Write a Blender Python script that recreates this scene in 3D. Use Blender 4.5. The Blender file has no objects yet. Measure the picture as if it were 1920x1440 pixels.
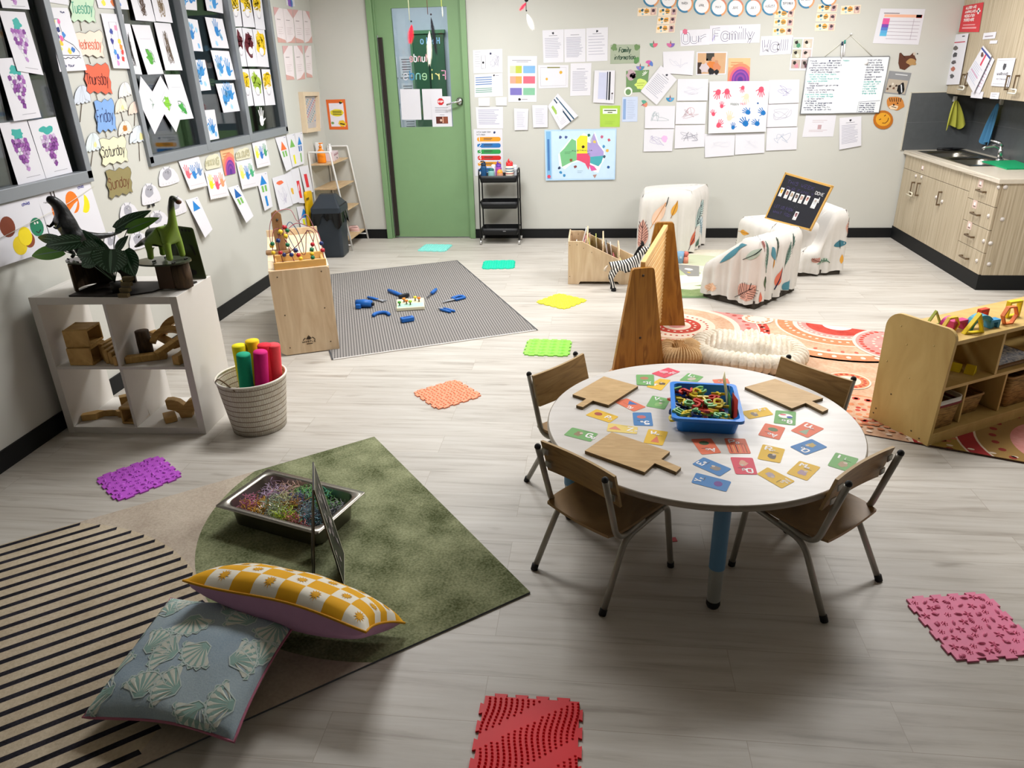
import bpy, bmesh, math, random
from mathutils import Vector, Matrix, geometry, noise
S = bpy.context.scene
COL = S.collection
random.seed(7)
V = Vector
R = math.radians
# ---------------------------------------------------------------- camera
H = 1.79366
FPX = 1372.13
_p, _r, _y = 1.15257452, 0.06374857, 0.0494982
ROT = Matrix.Rotation(_y, 3, 'Z') @ Matrix.Rotation(_p, 3, 'X') @ Matrix.Rotation(_r, 3, 'Y')
cd = bpy.data.cameras.new('camera')
cd.sensor_width = 36.0
cd.lens = 36.0 * FPX / 1920.0
cd.clip_start = 0.05
cam = bpy.data.objects.new('camera', cd)
cam.matrix_world = Matrix.Translation((0, 0, H)) @ ROT.to_4x4()
COL.objects.link(cam)
S.camera = cam
# ---------------------------------------------------------------- world, exposure, lamps
w = bpy.data.worlds.new('world')
S.world = w
w.use_nodes = True
w.node_tree.nodes['Background'].inputs[0].default_value = (0.9, 0.93, 1.0, 1)
w.node_tree.nodes['Background'].inputs[1].default_value = 0.04
S.view_settings.view_transform = 'Standard'
S.view_settings.look = 'None'
S.view_settings.gamma = 1.0
S.view_settings.exposure = 0.15
S.view_settings.use_curve_mapping = False
S.cycles.max_bounces = 6
S.cycles.diffuse_bounces = 4
S.cycles.glossy_bounces = 3
S.cycles.transmission_bounces = 6
S.cycles.transparent_max_bounces = 8
S.cycles.caustics_reflective = False
S.cycles.caustics_refractive = False
CEIL = 2.75
LAMPS = [(-1.2, 4.4, 60), (1.9, 4.4, 60), (-1.2, 6.5, 54), (1.9, 6.5, 54)]
for lx, ly, lp in LAMPS:
 ld = bpy.data.lights.new('panel_lamp', 'AREA')
 ld.shape = 'RECTANGLE'
 ld.size = 1.1
 ld.size_y = 0.5
 ld.energy = lp
 ld.color = (1.0, 0.995, 0.99)
 lo = bpy.data.objects.new('panel_lamp', ld)
 lo.location = (lx, ly, CEIL - 0.045)
 COL.objects.link(lo)
# ---------------------------------------------------------------- pixel rays onto real planes
def ray(x, y):
 return ROT @ V(((x - 960) / FPX, (720 - y) / FPX, -1.0))
def onz(x, y, z=0.0):
 r = ray(x, y); return V((0, 0, H)) + r * ((z - H) / r.z)
def ony(x, y, Y):
 r = ray(x, y); return V((0, 0, H)) + r * (Y / r.y)
def onx(x, y, X):
 r = ray(x, y); return V((0, 0, H)) + r * (X / r.x)
def onpl(x, y, p, n):
 r = ray(x, y); return V((0, 0, H)) + r * ((V(p) - V((0, 0, H))).dot(V(n)) / r.dot(V(n)))
# ---------------------------------------------------------------- materials
def lin(h):
 h = h.lstrip('#')
 c = [int(h[i:i + 2], 16) / 255 for i in (0, 2, 4)]
 return [x / 12.92 if x <= .04045 else ((x + .055) / 1.055) ** 2.4 for x in c] + [1.0]
MC = {}
def mat(h, rough=.55, metal=0., var=.06, scale=14., bump=0., alpha=1., coat=0., trans=0., emit=0.):
 """plain surface of colour h with a faint procedural tone variation"""
 if not isinstance(h, str):
  return h
 key = (h, rough, metal, var, scale, bump, alpha, coat, trans, emit)
 if key in MC: return MC[key]
 m = bpy.data.materials.new('surface_' + h.strip('#'))
 m.use_nodes = True
 nt = m.node_tree; N = nt.nodes; L = nt.links
 b = N['Principled BSDF']
 tc = N.new('ShaderNodeTexCoord'); nz = N.new('ShaderNodeTexNoise')
 nz.inputs['Scale'].default_value = scale; nz.inputs['Detail'].default_value = 3
 L.new(tc.outputs['Object'], nz.inputs['Vector'])
 mx = N.new('ShaderNodeMix'); mx.data_type = 'RGBA'
 c = lin(h)
 mx.inputs[6].default_value = [x * (1 - var) for x in c[:3]] + [1]
 mx.inputs[7].default_value = [min(1, x * (1 + var)) for x in c[:3]] + [1]
 L.new(nz.outputs[0], mx.inputs[0]); L.new(mx.outputs[2], b.inputs['Base Color'])
 b.inputs['Roughness'].default_value = rough
 b.inputs['Metallic'].default_value = metal
 b.inputs['Specular IOR Level'].default_value = .35
 if coat: b.inputs['Coat Weight'].default_value = coat; b.inputs['Coat Roughness'].default_value = .1
 if alpha < 1: b.inputs['Alpha'].default_value = alpha
 if trans: b.inputs['Transmission Weight'].default_value = trans
 if emit:
  b.inputs['Emission Color'].default_value = c; b.inputs['Emission Strength'].default_value = emit
 if bump:
  bp = N.new('ShaderNodeBump'); bp.inputs['Strength'].default_value = bump; bp.inputs['Distance'].default_value = .004
  L.new(nz.outputs[0], bp.inputs['Height']); L.new(bp.outputs[0], b.inputs['Normal'])
 MC[key] = m
 return m
def grain(name, stops, scale=(1, 1, 1), nscale=3., dist=1.5, rough=.45, rot=(0, 0, 0), bump=.05, kind='noise', spec=.35):
 """streaky procedural material: noise stretched by `scale`, run through a colour ramp"""
 key = ('g', name)
 if key in MC: return MC[key]
 m = bpy.data.materials.new(name); m.use_nodes = True
 nt = m.node_tree; N = nt.nodes; L = nt.links; b = N['Principled BSDF']
 tc = N.new('ShaderNodeTexCoord'); mp = N.new('ShaderNodeMapping')
 mp.inputs['Scale'].default_value = scale; mp.inputs['Rotation'].default_value = rot
 L.new(tc.outputs['Object'], mp.inputs[0])
 nz = N.new('ShaderNodeTexNoise'); nz.inputs['Scale'].default_value = nscale
 nz.inputs['Detail'].default_value = 6; nz.inputs['Distortion'].default_value = dist
 L.new(mp.outputs[0], nz.inputs['Vector'])
 cr = N.new('ShaderNodeValToRGB'); e = cr.color_ramp.elements
 while len(e) < len(stops): e.new(.5)
 for i, (p, c) in enumerate(stops): e[i].position = p; e[i].color = lin(c)
 L.new(nz.outputs[0], cr.inputs[0]); L.new(cr.outputs[0], b.inputs['Base Color'])
 b.inputs['Roughness'].default_value = rough
 b.inputs['Specular IOR Level'].default_value = spec
 if bump:
  bp = N.new('ShaderNodeBump'); bp.inputs['Strength'].default_value = bump; bp.inputs['Distance'].default_value = .003
  L.new(nz.outputs[0], bp.inputs['Height']); L.new(bp.outputs[0], b.inputs['Normal'])
 MC[key] = m
 return m
def floor_mat():
 m = bpy.data.materials.new('vinyl_planks'); m.use_nodes = True
 nt = m.node_tree; N = nt.nodes; L = nt.links; b = N['Principled BSDF']
 tc = N.new('ShaderNodeTexCoord')
 mp0 = N.new('ShaderNodeMapping'); mp0.inputs['Location'].default_value = (.31, .046, 0)
 L.new(tc.outputs['Object'], mp0.inputs[0])
 br = N.new('ShaderNodeTexBrick'); br.offset = .37; br.offset_frequency = 2
 br.inputs['Scale'].default_value = 1; br.inputs['Brick Width'].default_value = 1.22
 br.inputs['Row Height'].default_value = .1778; br.inputs['Mortar Size'].default_value = .0011
 br.inputs['Color1'].default_value = (0, 0, 0, 1); br.inputs['Color2'].default_value = (1, 1, 1, 1)
 br.inputs['Mortar'].default_value = (.5, .5, .5, 1)
 L.new(mp0.outputs[0], br.inputs['Vector'])
 ad = N.new('ShaderNodeVectorMath'); ad.operation = 'MULTIPLY_ADD'
 L.new(br.outputs['Color'], ad.inputs[0]); ad.inputs[1].default_value = (3.1, 5.7, 0)
 L.new(tc.outputs['Object'], ad.inputs[2])
 mp = N.new('ShaderNodeMapping'); mp.inputs['Scale'].default_value = (.8, 11, 1)
 L.new(ad.outputs[0], mp.inputs[0])
 nz = N.new('ShaderNodeTexNoise'); nz.inputs['Scale'].default_value = 2.2; nz.inputs['Detail'].default_value = 8
 nz.inputs['Roughness'].default_value = .62; nz.inputs['Distortion'].default_value = .5
 L.new(mp.outputs[0], nz.inputs['Vector'])
 cr = N.new('ShaderNodeValToRGB'); e = cr.color_ramp.elements
 e[0].position = .25; e[0].color = lin('#988f85'); e[1].position = .75; e[1].color = lin('#cac6bf')
 e2 = e.new(.45); e2.color = lin('#bab4ab')
 L.new(nz.outputs[0], cr.inputs[0])
 # darker knots
 mk = N.new('ShaderNodeMapping'); mk.inputs['Scale'].default_value = (1.5, 6, 1); L.new(ad.outputs[0], mk.inputs[0])
 nk = N.new('ShaderNodeTexNoise'); nk.inputs['Scale'].default_value = 1.7; nk.inputs['Detail'].default_value = 3; L.new(mk.outputs[0], nk.inputs['Vector'])
 ck = N.new('ShaderNodeValToRGB'); ck.color_ramp.elements[0].position = .66; ck.color_ramp.elements[1].position = .82
 L.new(nk.outputs[0], ck.inputs[0])
 mxk = N.new('ShaderNodeMix'); mxk.data_type = 'RGBA'; L.new(ck.outputs[0], mxk.inputs[0]); L.new(cr.outputs[0], mxk.inputs[6]); mxk.inputs[7].default_value = lin('#8c8276')
 # plank to plank tone
 sep = N.new('ShaderNodeSeparateColor'); L.new(br.outputs['Color'], sep.inputs[0])
 mr = N.new('ShaderNodeMapRange'); mr.inputs[3].default_value = .93; mr.inputs[4].default_value = 1.04; L.new(sep.outputs[0], mr.inputs[0])
 ml = N.new('ShaderNodeVectorMath'); ml.operation = 'SCALE'; L.new(mxk.outputs[2], ml.inputs[0]); L.new(mr.outputs[0], ml.inputs['Scale'])
 mm = N.new('ShaderNodeMix'); mm.data_type = 'RGBA'; L.new(br.outputs['Fac'], mm.inputs[0]); L.new(ml.outputs[0], mm.inputs[6]); mm.inputs[7].default_value = lin('#a39a8e')
 L.new(mm.outputs[2], b.inputs['Base Color'])
 b.inputs['Roughness'].default_value = .42; b.inputs['Specular IOR Level'].default_value = .35
 bp = N.new('ShaderNodeBump'); bp.inputs['Strength'].default_value = .12; bp.inputs['Distance'].default_value = .002
 L.new(nz.outputs[0], bp.inputs['Height']); L.new(bp.outputs[0], b.inputs['Normal'])
 return m
BIRCH = grain('birch_ply', [(.3, '#c6aa88'), (.7, '#dac3a2')], (6, 6, .7), 3)
PINE = grain('stained_pine', [(.3, '#8a5a1c'), (.5, '#a5722c'), (.62, '#80521a'), (.75, '#ad7d36')], (5, 5, .55), 2.2, 2.2, .38)
HONEY = grain('honey_ply', [(.3, '#b9995a'), (.7, '#cbae6e')], (2.2, 2.2, .8), 4, 1, .4)
OAKW = grain('oak_ply', [(.3, '#765730'), (.5, '#92703f'), (.75, '#a5834f')], (1.2, 1.2, 9), 4, 1.2, .45)
BLOCKW = grain('block_wood', [(.3, '#ae8748'), (.7, '#cfa868')], (3, 14, 3), 4, 1, .55)
LAMI = grain('cabinet_laminate', [(.3, '#9f9078'), (.5, '#b5a78e'), (.7, '#c3b69f')], (34, 34, .8), 2.2, .3, .4, bump=.02)
CHROME = mat('#d4d6d8', .22, 1.)
STEEL = mat('#9b978f', .32, 1., .05)
BLACK = mat('#14161a', .5)
RUBBER = mat('#1a1a1c', .6)
PAPER = mat('#dcdbe2', .75, var=.02, scale=5)
# ---------------------------------------------------------------- mesh builder
class MB:
 def __init__(s): s.v = []; s.f = []; s.m = []; s.sm = []; s.mats = []
 def mi(s, m):
  m = mat(m)
  if m not in s.mats: s.mats.append(m)
  return s.mats.index(m)
 def add(s, vs, fs, m, smooth=False):
  o = len(s.v); s.v += [V(p) for p in vs]; k = s.mi(m)
  for f in fs: s.f.append([o + i for i in f]); s.m.append(k); s.sm.append(smooth)
  return o
 def box(s, c, d, m, rot=None, rz=0.):
  c = V(c); h = V(d) / 2
  M = Matrix.Rotation(rz, 3, 'Z') if rot is None else rot
  vs = [c + M @ V((x * h.x, y * h.y, z * h.z)) for x in (-1, 1) for y in (-1, 1) for z in (-1, 1)]
  s.add(vs, [(0, 1, 3, 2), (4, 6, 7, 5), (0, 4, 5, 1), (2, 3, 7, 6), (0, 2, 6, 4), (1, 5, 7, 3)], m)
 def bx(s, a, b, m):
  s.box([(a[i] + b[i]) / 2 for i in range(3)], [abs(b[i] - a[i]) for i in range(3)], m)
 def tube(s, pts, r, m, seg=10, caps=True, closed=False):
  pts = [V(p) for p in pts]; n = len(pts)
  rr = r if isinstance(r, (list, tuple)) else [r] * n
  T = []
  for i in range(n):
   a = pts[(i - 1) % n] if (i or closed) else pts[0]
   b = pts[(i + 1) % n] if (i < n - 1 or closed) else pts[-1]
   T.append((b - a).normalized())
  up = V((0, 0, 1)) if abs(T[0].z) < .9 else V((1, 0, 0))
  x = T[0].cross(up).normalized(); vs = []
  for i in range(n):
   x = (x - T[i] * x.dot(T[i])).normalized(); y = T[i].cross(x)
   for k in range(seg):
    a = 2 * math.pi * k / seg
    vs.append(pts[i] + (x * math.cos(a) + y * math.sin(a)) * rr[i])
  fs = []
  for i in range(n if closed else n - 1):
   for k in range(seg):
    j = (i + 1) % n; k2 = (k + 1) % seg
    fs.append((i * seg + k, i * seg + k2, j * seg + k2, j * seg + k))
  if caps and not closed:
   fs.append(tuple(range(seg))[::-1]); fs.append(tuple((n - 1) * seg + k for k in range(seg)))
  s.add(vs, fs, m, True)
 def cyl(s, a, b, r, m, seg=16, r2=None):
  s.tube([a, b], [r, r if r2 is None else r2], m, seg)
 def lathe(s, prof, m, c=(0, 0, 0), seg=24, sx=1., sy=1., caps=False):
  vs = []; n = len(prof)
  for r, z in prof:
   for k in range(seg):
    a = 2 * math.pi * k / seg
    vs.append((c[0] + r * math.cos(a) * sx, c[1] + r * math.sin(a) * sy, c[2] + z))
  fs = [(i * seg + k, i * seg + (k + 1) % seg, (i + 1) * seg + (k + 1) % seg, (i + 1) * seg + k) for i in range(n - 1) for k in range(seg)]
  if caps: fs += [tuple(range(seg))[::-1], tuple((n - 1) * seg + k for k in range(seg))]
  s.add(vs, fs, m, True)
 def ball(s, c, r, m, seg=12, sc=(1, 1, 1)):
  n = seg // 2; pr = [(max(1e-4, math.sin(math.pi * i / n)) * r, -math.cos(math.pi * i / n) * r) for i in range(n + 1)]
  o = len(s.v); s.lathe(pr, m, (0, 0, 0), seg)
  for i in range(o, len(s.v)): s.v[i] = V((s.v[i].x * sc[0] + c[0], s.v[i].y * sc[1] + c[1], s.v[i].z * sc[2] + c[2]))
 def prism(s, poly, t, m, M=None):
  """poly in local xy, extruded 0..t in local z, placed by 4x4 M"""
  n = len(poly); M = M or Matrix.Identity(4)
  vs = [M @ V((p[0], p[1], 0)) for p in poly] + [M @ V((p[0], p[1], t)) for p in poly]
  tri = geometry.tessellate_polygon([[V((p[0], p[1], 0)) for p in poly]])
  ar = sum(poly[i][0] * poly[(i + 1) % n][1] - poly[(i + 1) % n][0] * poly[i][1] for i in range(n))
  fs = []
  for a, b, c in tri:
   q = [poly[i] for i in (a, b, c)]
   ccw = (q[1][0] - q[0][0]) * (q[2][1] - q[0][1]) - (q[2][0] - q[0][0]) * (q[1][1] - q[0][1]) > 0
   if not ccw: a, c = c, a
   fs.append((c, b, a)); fs.append((a + n, b + n, c + n))
  for i in range(n):
   j = (i + 1) % n
   fs.append((i, j, j + n, i + n) if ar > 0 else (j, i, i + n, j + n))
  s.add(vs, fs, m)
 def grid(s, fn, nu, nv, m, smooth=True, matfn=None):
  vs = [fn(i / nu, j / nv) for j in range(nv + 1) for i in range(nu + 1)]
  W_ = nu + 1
  fs = [(j * W_ + i, j * W_ + i + 1, (j + 1) * W_ + i + 1, (j + 1) * W_ + i) for j in range(nv) for i in range(nu)]
  o = s.add(vs, fs, m, smooth)
  if matfn:
   k0 = len(s.m) - len(fs); t = 0
   for j in range(nv):
    for i in range(nu):
     mm = matfn((i + .5) / nu, (j + .5) / nv)
     if mm is not None: s.m[k0 + t] = s.mi(mm)
     t += 1
 def build(s, name, parent=None, loc=None, label=None, cat=None, group=None, kind=None, bevel=0., rz=0., sub=0, M=None, flip=False):
  me = bpy.data.meshes.new(name)
  loc = V(loc) if loc is not None else None
  if parent is None and loc is None and s.v:
   lo = V([min(p[i] for p in s.v) for i in range(3)]); hi = V([max(p[i] for p in s.v) for i in range(3)])
   loc = V(((lo.x + hi.x) / 2, (lo.y + hi.y) / 2, lo.z)); vs = [p - loc for p in s.v]
  else: vs = s.v
  me.from_pydata([tuple(p) for p in vs], [], s.f)
  for m in s.mats: me.materials.append(m)
  me.polygons.foreach_set('material_index', s.m)
  me.polygons.foreach_set('use_smooth', s.sm)
  me.update()
  o = bpy.data.objects.new(name, me); COL.objects.link(o)
  if loc is not None: o.location = loc
  if rz: o.rotation_euler.z = rz
  if M is not None: o.matrix_local = M
  if parent is not None: o.parent = parent
  if bevel:
   bm_ = bmesh.new(); bm_.from_mesh(me)
   bmesh.ops.remove_doubles(bm_, verts=bm_.verts, dist=1e-5); bm_.to_mesh(me); bm_.free()
   md = o.modifiers.new('bevel', 'BEVEL'); md.width = bevel; md.segments = 2; md.limit_method = 'ANGLE'; md.angle_limit = R(40)
  if sub:
   md = o.modifiers.new('sub', 'SUBSURF'); md.levels = sub; md.render_levels = sub
  tag(o, label, cat, group, kind)
  return o
def tag(o, label=None, cat=None, group=None, kind=None):
 if label: o['label'] = label
 if cat: o['category'] = cat
 if group: o['group'] = group
 if kind: o['kind'] = kind
 return o
def thing(name, label, cat, loc=(0, 0, 0), rz=0., group=None):
 o = bpy.data.objects.new(name, None); COL.objects.link(o)
 o.location = loc; o.rotation_euler = (0, 0, rz); o.empty_display_size = .05
 return tag(o, label, cat, group)
def struct(name, mb, **k):
 o = mb.build(name, **k); o['kind'] = 'structure'; return o
def copy_tree(o, parent=None):
 c = o.copy(); COL.objects.link(c); c.parent = parent
 if parent is not None: c.matrix_parent_inverse = o.matrix_parent_inverse.copy()
 for ch in [x for x in COL.objects if x.parent == o]: copy_tree(ch, c)
 return c
def arc(c, r, a0, a1, n=10, ry=None):
 ry = r if ry is None else ry
 return [(c[0] + r * math.cos(R(a0 + (a1 - a0) * i / n)), c[1] + ry * math.sin(R(a0 + (a1 - a0) * i / n))) for i in range(n + 1)]
def rrect(w, h, r, n=4, x=0, y=0):
 p = []
 for cx, cy, a in ((w / 2 - r, h / 2 - r, 0), (-w / 2 + r, h / 2 - r, 90), (-w / 2 + r, -h / 2 + r, 180), (w / 2 - r, -h / 2 + r, 270)):
  p += arc((cx + x, cy + y), r, a, a + 90, n)
 return p
def fillet(pts, r, n=5):
 """round the corners of a 3D polyline"""
 pts = [V(p) for p in pts]; out = [pts[0]]
 for i in range(1, len(pts) - 1):
  a, b, c = pts[i - 1], pts[i], pts[i + 1]
  rr = r[i - 1] if isinstance(r, (list, tuple)) else r
  d1 = (a - b); d2 = (c - b); rr = min(rr, d1.length * .49, d2.length * .49)
  p = b + d1.normalized() * rr; q = b + d2.normalized() * rr
  for k in range(n + 1):
   t = k / n; out.append(p * (1 - t) ** 2 + b * 2 * t * (1 - t) + q * t * t)
 out.append(pts[-1]); return out
# ---------------------------------------------------------------- single-stroke lettering
GL = dict(zip('abcdefghijklmnopqrstuvwxyz', (
 '4642/4536160503123243 0802/0516364543321203 4536160503123243 4842/4536160503123243 04444536160503123243 47382722/0646 4641301001/4536160503123243 '
 '0802/0516364542 2622/2829 26212010/2829 0802/3604/1432 2822 0602/05162522/25364542 0602/0516364542 163645433212030516 0600/0516364543321203 4640/4536160503123243 '
 '0602/04153646 45361605143443321203 2823324 0603123243/4642 062246 0612253246 0642/4602 0622/4610 06460242').replace('2823324 ', '28233242/0646 ').split()))
GL.update(dict(zip('ABCDEFGHIJKLMNOPQRSTUVWXYZ', (
 '022842/1434 02082837362505/2534332202 4738180703123243 02082847433202 48080242/0535 480802/0535 47381807031232434525 0802/4842/0545 2822 4843321203 0802/4805/1642 080242 '
 '0208254842 02084248 183847433212030718 02083847463505 183847433212030718/2442 02083847463505/2542 4738180716364433321203 0848/2822 080312324348 082248 0812253248 0842/4802 082548/2522 08480242').split())))
GL.update(dict(zip('0123456789', '183847433212030718 172822 07183847460242 0718384736153643321203 380444/3832 4808063645433 4738180703123243453605 084812 18384736150312324335160718 4536160718384743321203'.replace('4808063645433 ', '4808063645433212 ').split())))
GL.update({'-': '0545', '.': '2223', ',': '2311', '!': '2824/2322', "'": '2826', '/': '0248', '+': '0545/2723', '&': '4806173512 0345'.replace(' ', ''), ':': '2627/2324'})
ADV = {'i': 2.6, 'l': 2.6, 'I': 2.6, '.': 2.4, ',': 2.4, "'": 2.4, '!': 2.4, ' ': 4, 'j': 3.4, 't': 4.6, 'f': 4.8, ':': 2.4, 'r': 4.8}
def text_strokes(t, x, y, h, sx=1., slant=0., jit=0.):
 """strokes for text t; y baseline, h capital height; returns list of polylines and the width"""
 k = h / 6.; out = []; cx = 0.; rnd = random.Random(len(t) * 31 + ord(t[0]) if t else 0)
 for ch in t:
  a = ADV.get(ch, 5.6); off = -1.4 if a < 3 else (-1 if a < 4 and ch != ' ' else 0)
  dy = rnd.uniform(-jit, jit)
  for g in GL.get(ch, '').split('/'):
   if not g: continue
   ps = [(int(g[i]), int(g[i + 1]) - 2 + dy) for i in range(0, len(g) - 1, 2)]
   out.append([(x + ((cx + off + p[0] + slant * p[1]) * k * sx), y + p[1] * k) for p in ps])
  cx += a
 return out, cx * k * sx
def smooth2(ps, n=3):
 if len(ps) < 3: return ps
 o = []
 for i in range(len(ps) - 1):
  p0 = ps[max(0, i - 1)]; p1 = ps[i]; p2 = ps[i + 1]; p3 = ps[min(len(ps) - 1, i + 2)]
  for k in range(n):
   t = k / n
   o.append(tuple(.5 * (2 * p1[j] + (-p0[j] + p2[j]) * t + (2 * p0[j] - 5 * p1[j] + 4 * p2[j] - p3[j]) * t * t + (-p0[j] + 3 * p1[j] - 3 * p2[j] + p3[j]) * t ** 3) for j in (0, 1)))
 o.append(ps[-1]); return o
# ---------------------------------------------------------------- drawing on a surface
class Art:
 """flat colour shapes laid on a surface patch. local units are metres: u 0..W right, v 0..H up"""
 def __init__(s, surf, W, H, mb=None, step=.00025, base=.0004):
  s.surf = surf; s.W = W; s.H = H; s.mb = mb or MB(); s.k = 0; s.step = step; s.base = base; s.clip = False; s.cell = 0
 def P(s, x, y, k=None):
  p, n = s.surf(x / s.W, y / s.H)
  return p + n * (s.base + s.step * (s.k if k is None else k))
 def _clip(s, ps):
  for ax, lim, sg in ((0, 0, 1), (0, s.W, -1), (1, 0, 1), (1, s.H, -1)):
   o = []
   for i in range(len(ps)):
    a, b = ps[i - 1], ps[i]; da = (a[ax] - lim) * sg; db = (b[ax] - lim) * sg
    if da * db < 0:
     t = da / (da - db); o.append((a[0] + (b[0] - a[0]) * t, a[1] + (b[1] - a[1]) * t))
    if db >= 0: o.append(b)
   ps = o
   if len(ps) < 3: return []
  return ps
 def poly(s, ps, m, fan=False):
  if s.clip: ps = s._clip(ps)
  if len(ps) < 3: return s
  if fan:
   n = len(ps); cx = sum(p[0] for p in ps) / n; cy = sum(p[1] for p in ps) / n
   R_ = max(1, min(16, int(max(math.hypot(p[0] - cx, p[1] - cy) for p in ps) / s.cell))) if s.cell else 1
   vs = [s.P(cx, cy)]
   for r in range(1, R_ + 1):
    vs += [s.P(cx + (p[0] - cx) * r / R_, cy + (p[1] - cy) * r / R_) for p in ps]
   fs = [(0, 1 + i, 1 + (i + 1) % n) for i in range(n)]
   for r in range(R_ - 1):
    a = 1 + r * n; b = a + n
    fs += [(a + i, b + i, b + (i + 1) % n, a + (i + 1) % n) for i in range(n)]
   s.mb.add(vs, fs, m)
  else:
   tri = geometry.tessellate_polygon([[V((p[0], p[1], 0)) for p in ps]])
   s.mb.add([s.P(*p) for p in ps], [tuple(t) for t in tri], m)
  return s
 def up(s): s.k += 1; return s
 def rect(s, x, y, w, h, m, a=0.):
  c, q = math.cos(R(a)), math.sin(R(a)); ps = [(0, 0), (w, 0), (w, h), (0, h)]
  if s.cell:
   n = max(1, int(w / s.cell)); n2 = max(1, int(h / s.cell))
   ps = [(w * i / n, 0) for i in range(n)] + [(w, h * i / n2) for i in range(n2)] + [(w - w * i / n, h) for i in range(n)] + [(0, h - h * i / n2) for i in range(n2)]
  return s.poly([(x + p[0] * c - p[1] * q, y + p[0] * q + p[1] * c) for p in ps], m, bool(s.cell))
 def disc(s, x, y, r, m, ry=None, n=18, a=0.):
  ry = r if ry is None else ry; c, q = math.cos(R(a)), math.sin(R(a))
  ps = [(r * math.cos(6.2832 * i / n), ry * math.sin(6.2832 * i / n)) for i in range(n)]
  return s.poly([(x + p[0] * c - p[1] * q, y + p[0] * q + p[1] * c) for p in ps], m, True)
 def blob(s, x, y, r, m, ry=None, n=14, j=.22, seed=0, a=0.):
  rnd = random.Random(seed + int(x * 9999) + int(y * 7777)); ry = r if ry is None else ry
  c, q = math.cos(R(a)), math.sin(R(a)); ps = []
  for i in range(n):
   t = 6.2832 * i / n; f = 1 + rnd.uniform(-j, j); px, py = r * f * math.cos(t), ry * f * math.sin(t)
   ps.append((x + px * c - py * q, y + px * q + py * c))
  return s.poly(smooth2(ps + [ps[0]], 2)[:-1], m, True)
 def line(s, ps, wd, m, closed=False):
  if closed: ps = list(ps) + [ps[0]]
  if s.cell:
   o = []
   for i in range(len(ps) - 1):
    n = max(1, int(math.hypot(ps[i + 1][0] - ps[i][0], ps[i + 1][1] - ps[i][1]) / s.cell))
    o += [(ps[i][0] + (ps[i + 1][0] - ps[i][0]) * k / n, ps[i][1] + (ps[i + 1][1] - ps[i][1]) * k / n) for k in range(n)]
   ps = o + [ps[-1]]
  L_ = []; R_ = []; n = len(ps)
  for i in range(n):
   a = ps[max(0, i - 1)]; b = ps[min(n - 1, i + 1)]; dx, dy = b[0] - a[0], b[1] - a[1]; d = math.hypot(dx, dy) or 1e-9
   w_ = (wd(i / (n - 1)) if callable(wd) else wd) / 2
   L_.append((ps[i][0] - dy / d * w_, ps[i][1] + dx / d * w_)); R_.append((ps[i][0] + dy / d * w_, ps[i][1] - dx / d * w_))
  if s.clip:
   for i in range(n - 1):
    q = s._clip([L_[i], L_[i + 1], R_[i + 1], R_[i]])
    if len(q) > 2: s.mb.add([s.P(*p) for p in q], [tuple(range(len(q)))], m)
   return s
  s.mb.add([s.P(*p) for p in L_] + [s.P(*p) for p in R_], [(n + i, n + i + 1, i + 1, i) for i in range(n - 1)], m)
  return s
 def text(s, t, x, y, h, m, wd=None, sx=1., slant=0., a=0., cx=False, jit=0., fit=None):
  st, w_ = text_strokes(t, 0, 0, h, sx, slant, jit)
  if fit and w_ > 0: st = [[(p[0] * fit / w_, p[1]) for p in q] for q in st]; w_ = fit
  o = -w_ / 2 if cx else 0; c, q_ = math.cos(R(a)), math.sin(R(a)); wd = wd or h * .13
  for q in st:
   q = smooth2(q, 2) if len(q) > 4 else q
   s.line([(x + (p[0] + o) * c - p[1] * q_, y + (p[0] + o) * q_ + p[1] * c) for p in q], wd, m)
  return s
 def scrawl(s, x, y, w, h, m, wd=.003, n=14, seed=1):
  rnd = random.Random(seed); p = [(x + rnd.random() * w, y + rnd.random() * h) for _ in range(n)]
  return s.line(smooth2(p, 4), wd, m)
 def lines(s, x, y, w, n, dy, m, th=.003, seed=1, ragged=.3, ind=0.):
  rnd = random.Random(seed)
  for i in range(n):
   s.rect(x + ind, y - i * dy, w * (1 - rnd.random() * ragged), th, m)
  return s
 def hand(s, x, y, r, m, a=0., flip=1, spread=1.):
  c, q = math.cos(R(a)), math.sin(R(a)); T = lambda px, py: (x + (px * flip) * c - py * q, y + (px * flip) * q + py * c)
  s.poly([T(*p) for p in [(-.5 * r, .45 * r), (-.62 * r, 0), (-.4 * r, -.6 * r), (.05 * r, -.72 * r), (.45 * r, -.5 * r), (.58 * r, 0), (.5 * r, .42 * r), (0, .55 * r)]], m, True)
  for bx_, by, an, ln in ((-.42, .4, 112, .85), (-.15, .5, 97, 1.05), (.14, .5, 84, 1.), (.4, .4, 68, .8), (.5, -.1, 25, .7)):
   an = 90 + (an - 90) * spread
   s.line([T(bx_ * r, by * r), T((bx_ + ln * math.cos(R(an))) * r, (by + ln * math.sin(R(an))) * r)], .19 * r, m)
  return s
def quad_surf(c, curl=0., base=.0, wave=0.):
 """c: 4 world corners TL TR BR BL -> surf(u,v), W, H"""
 tl, tr, br, bl = [V(p) for p in c]
 n = (tr - tl).cross(tl - bl).normalized()
 if n.dot(V((0, 0, H)) - tl) < 0: n = -n
 def f(u, v):
  p = (bl * (1 - u) + br * u) * (1 - v) + (tl * (1 - u) + tr * u) * v
  d = base + curl * (1 - v)
  return p + n * d, n
 return f, ((tr - tl).length + (br - bl).length) / 2, ((tl - bl).length + (tr - br).length) / 2
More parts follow.
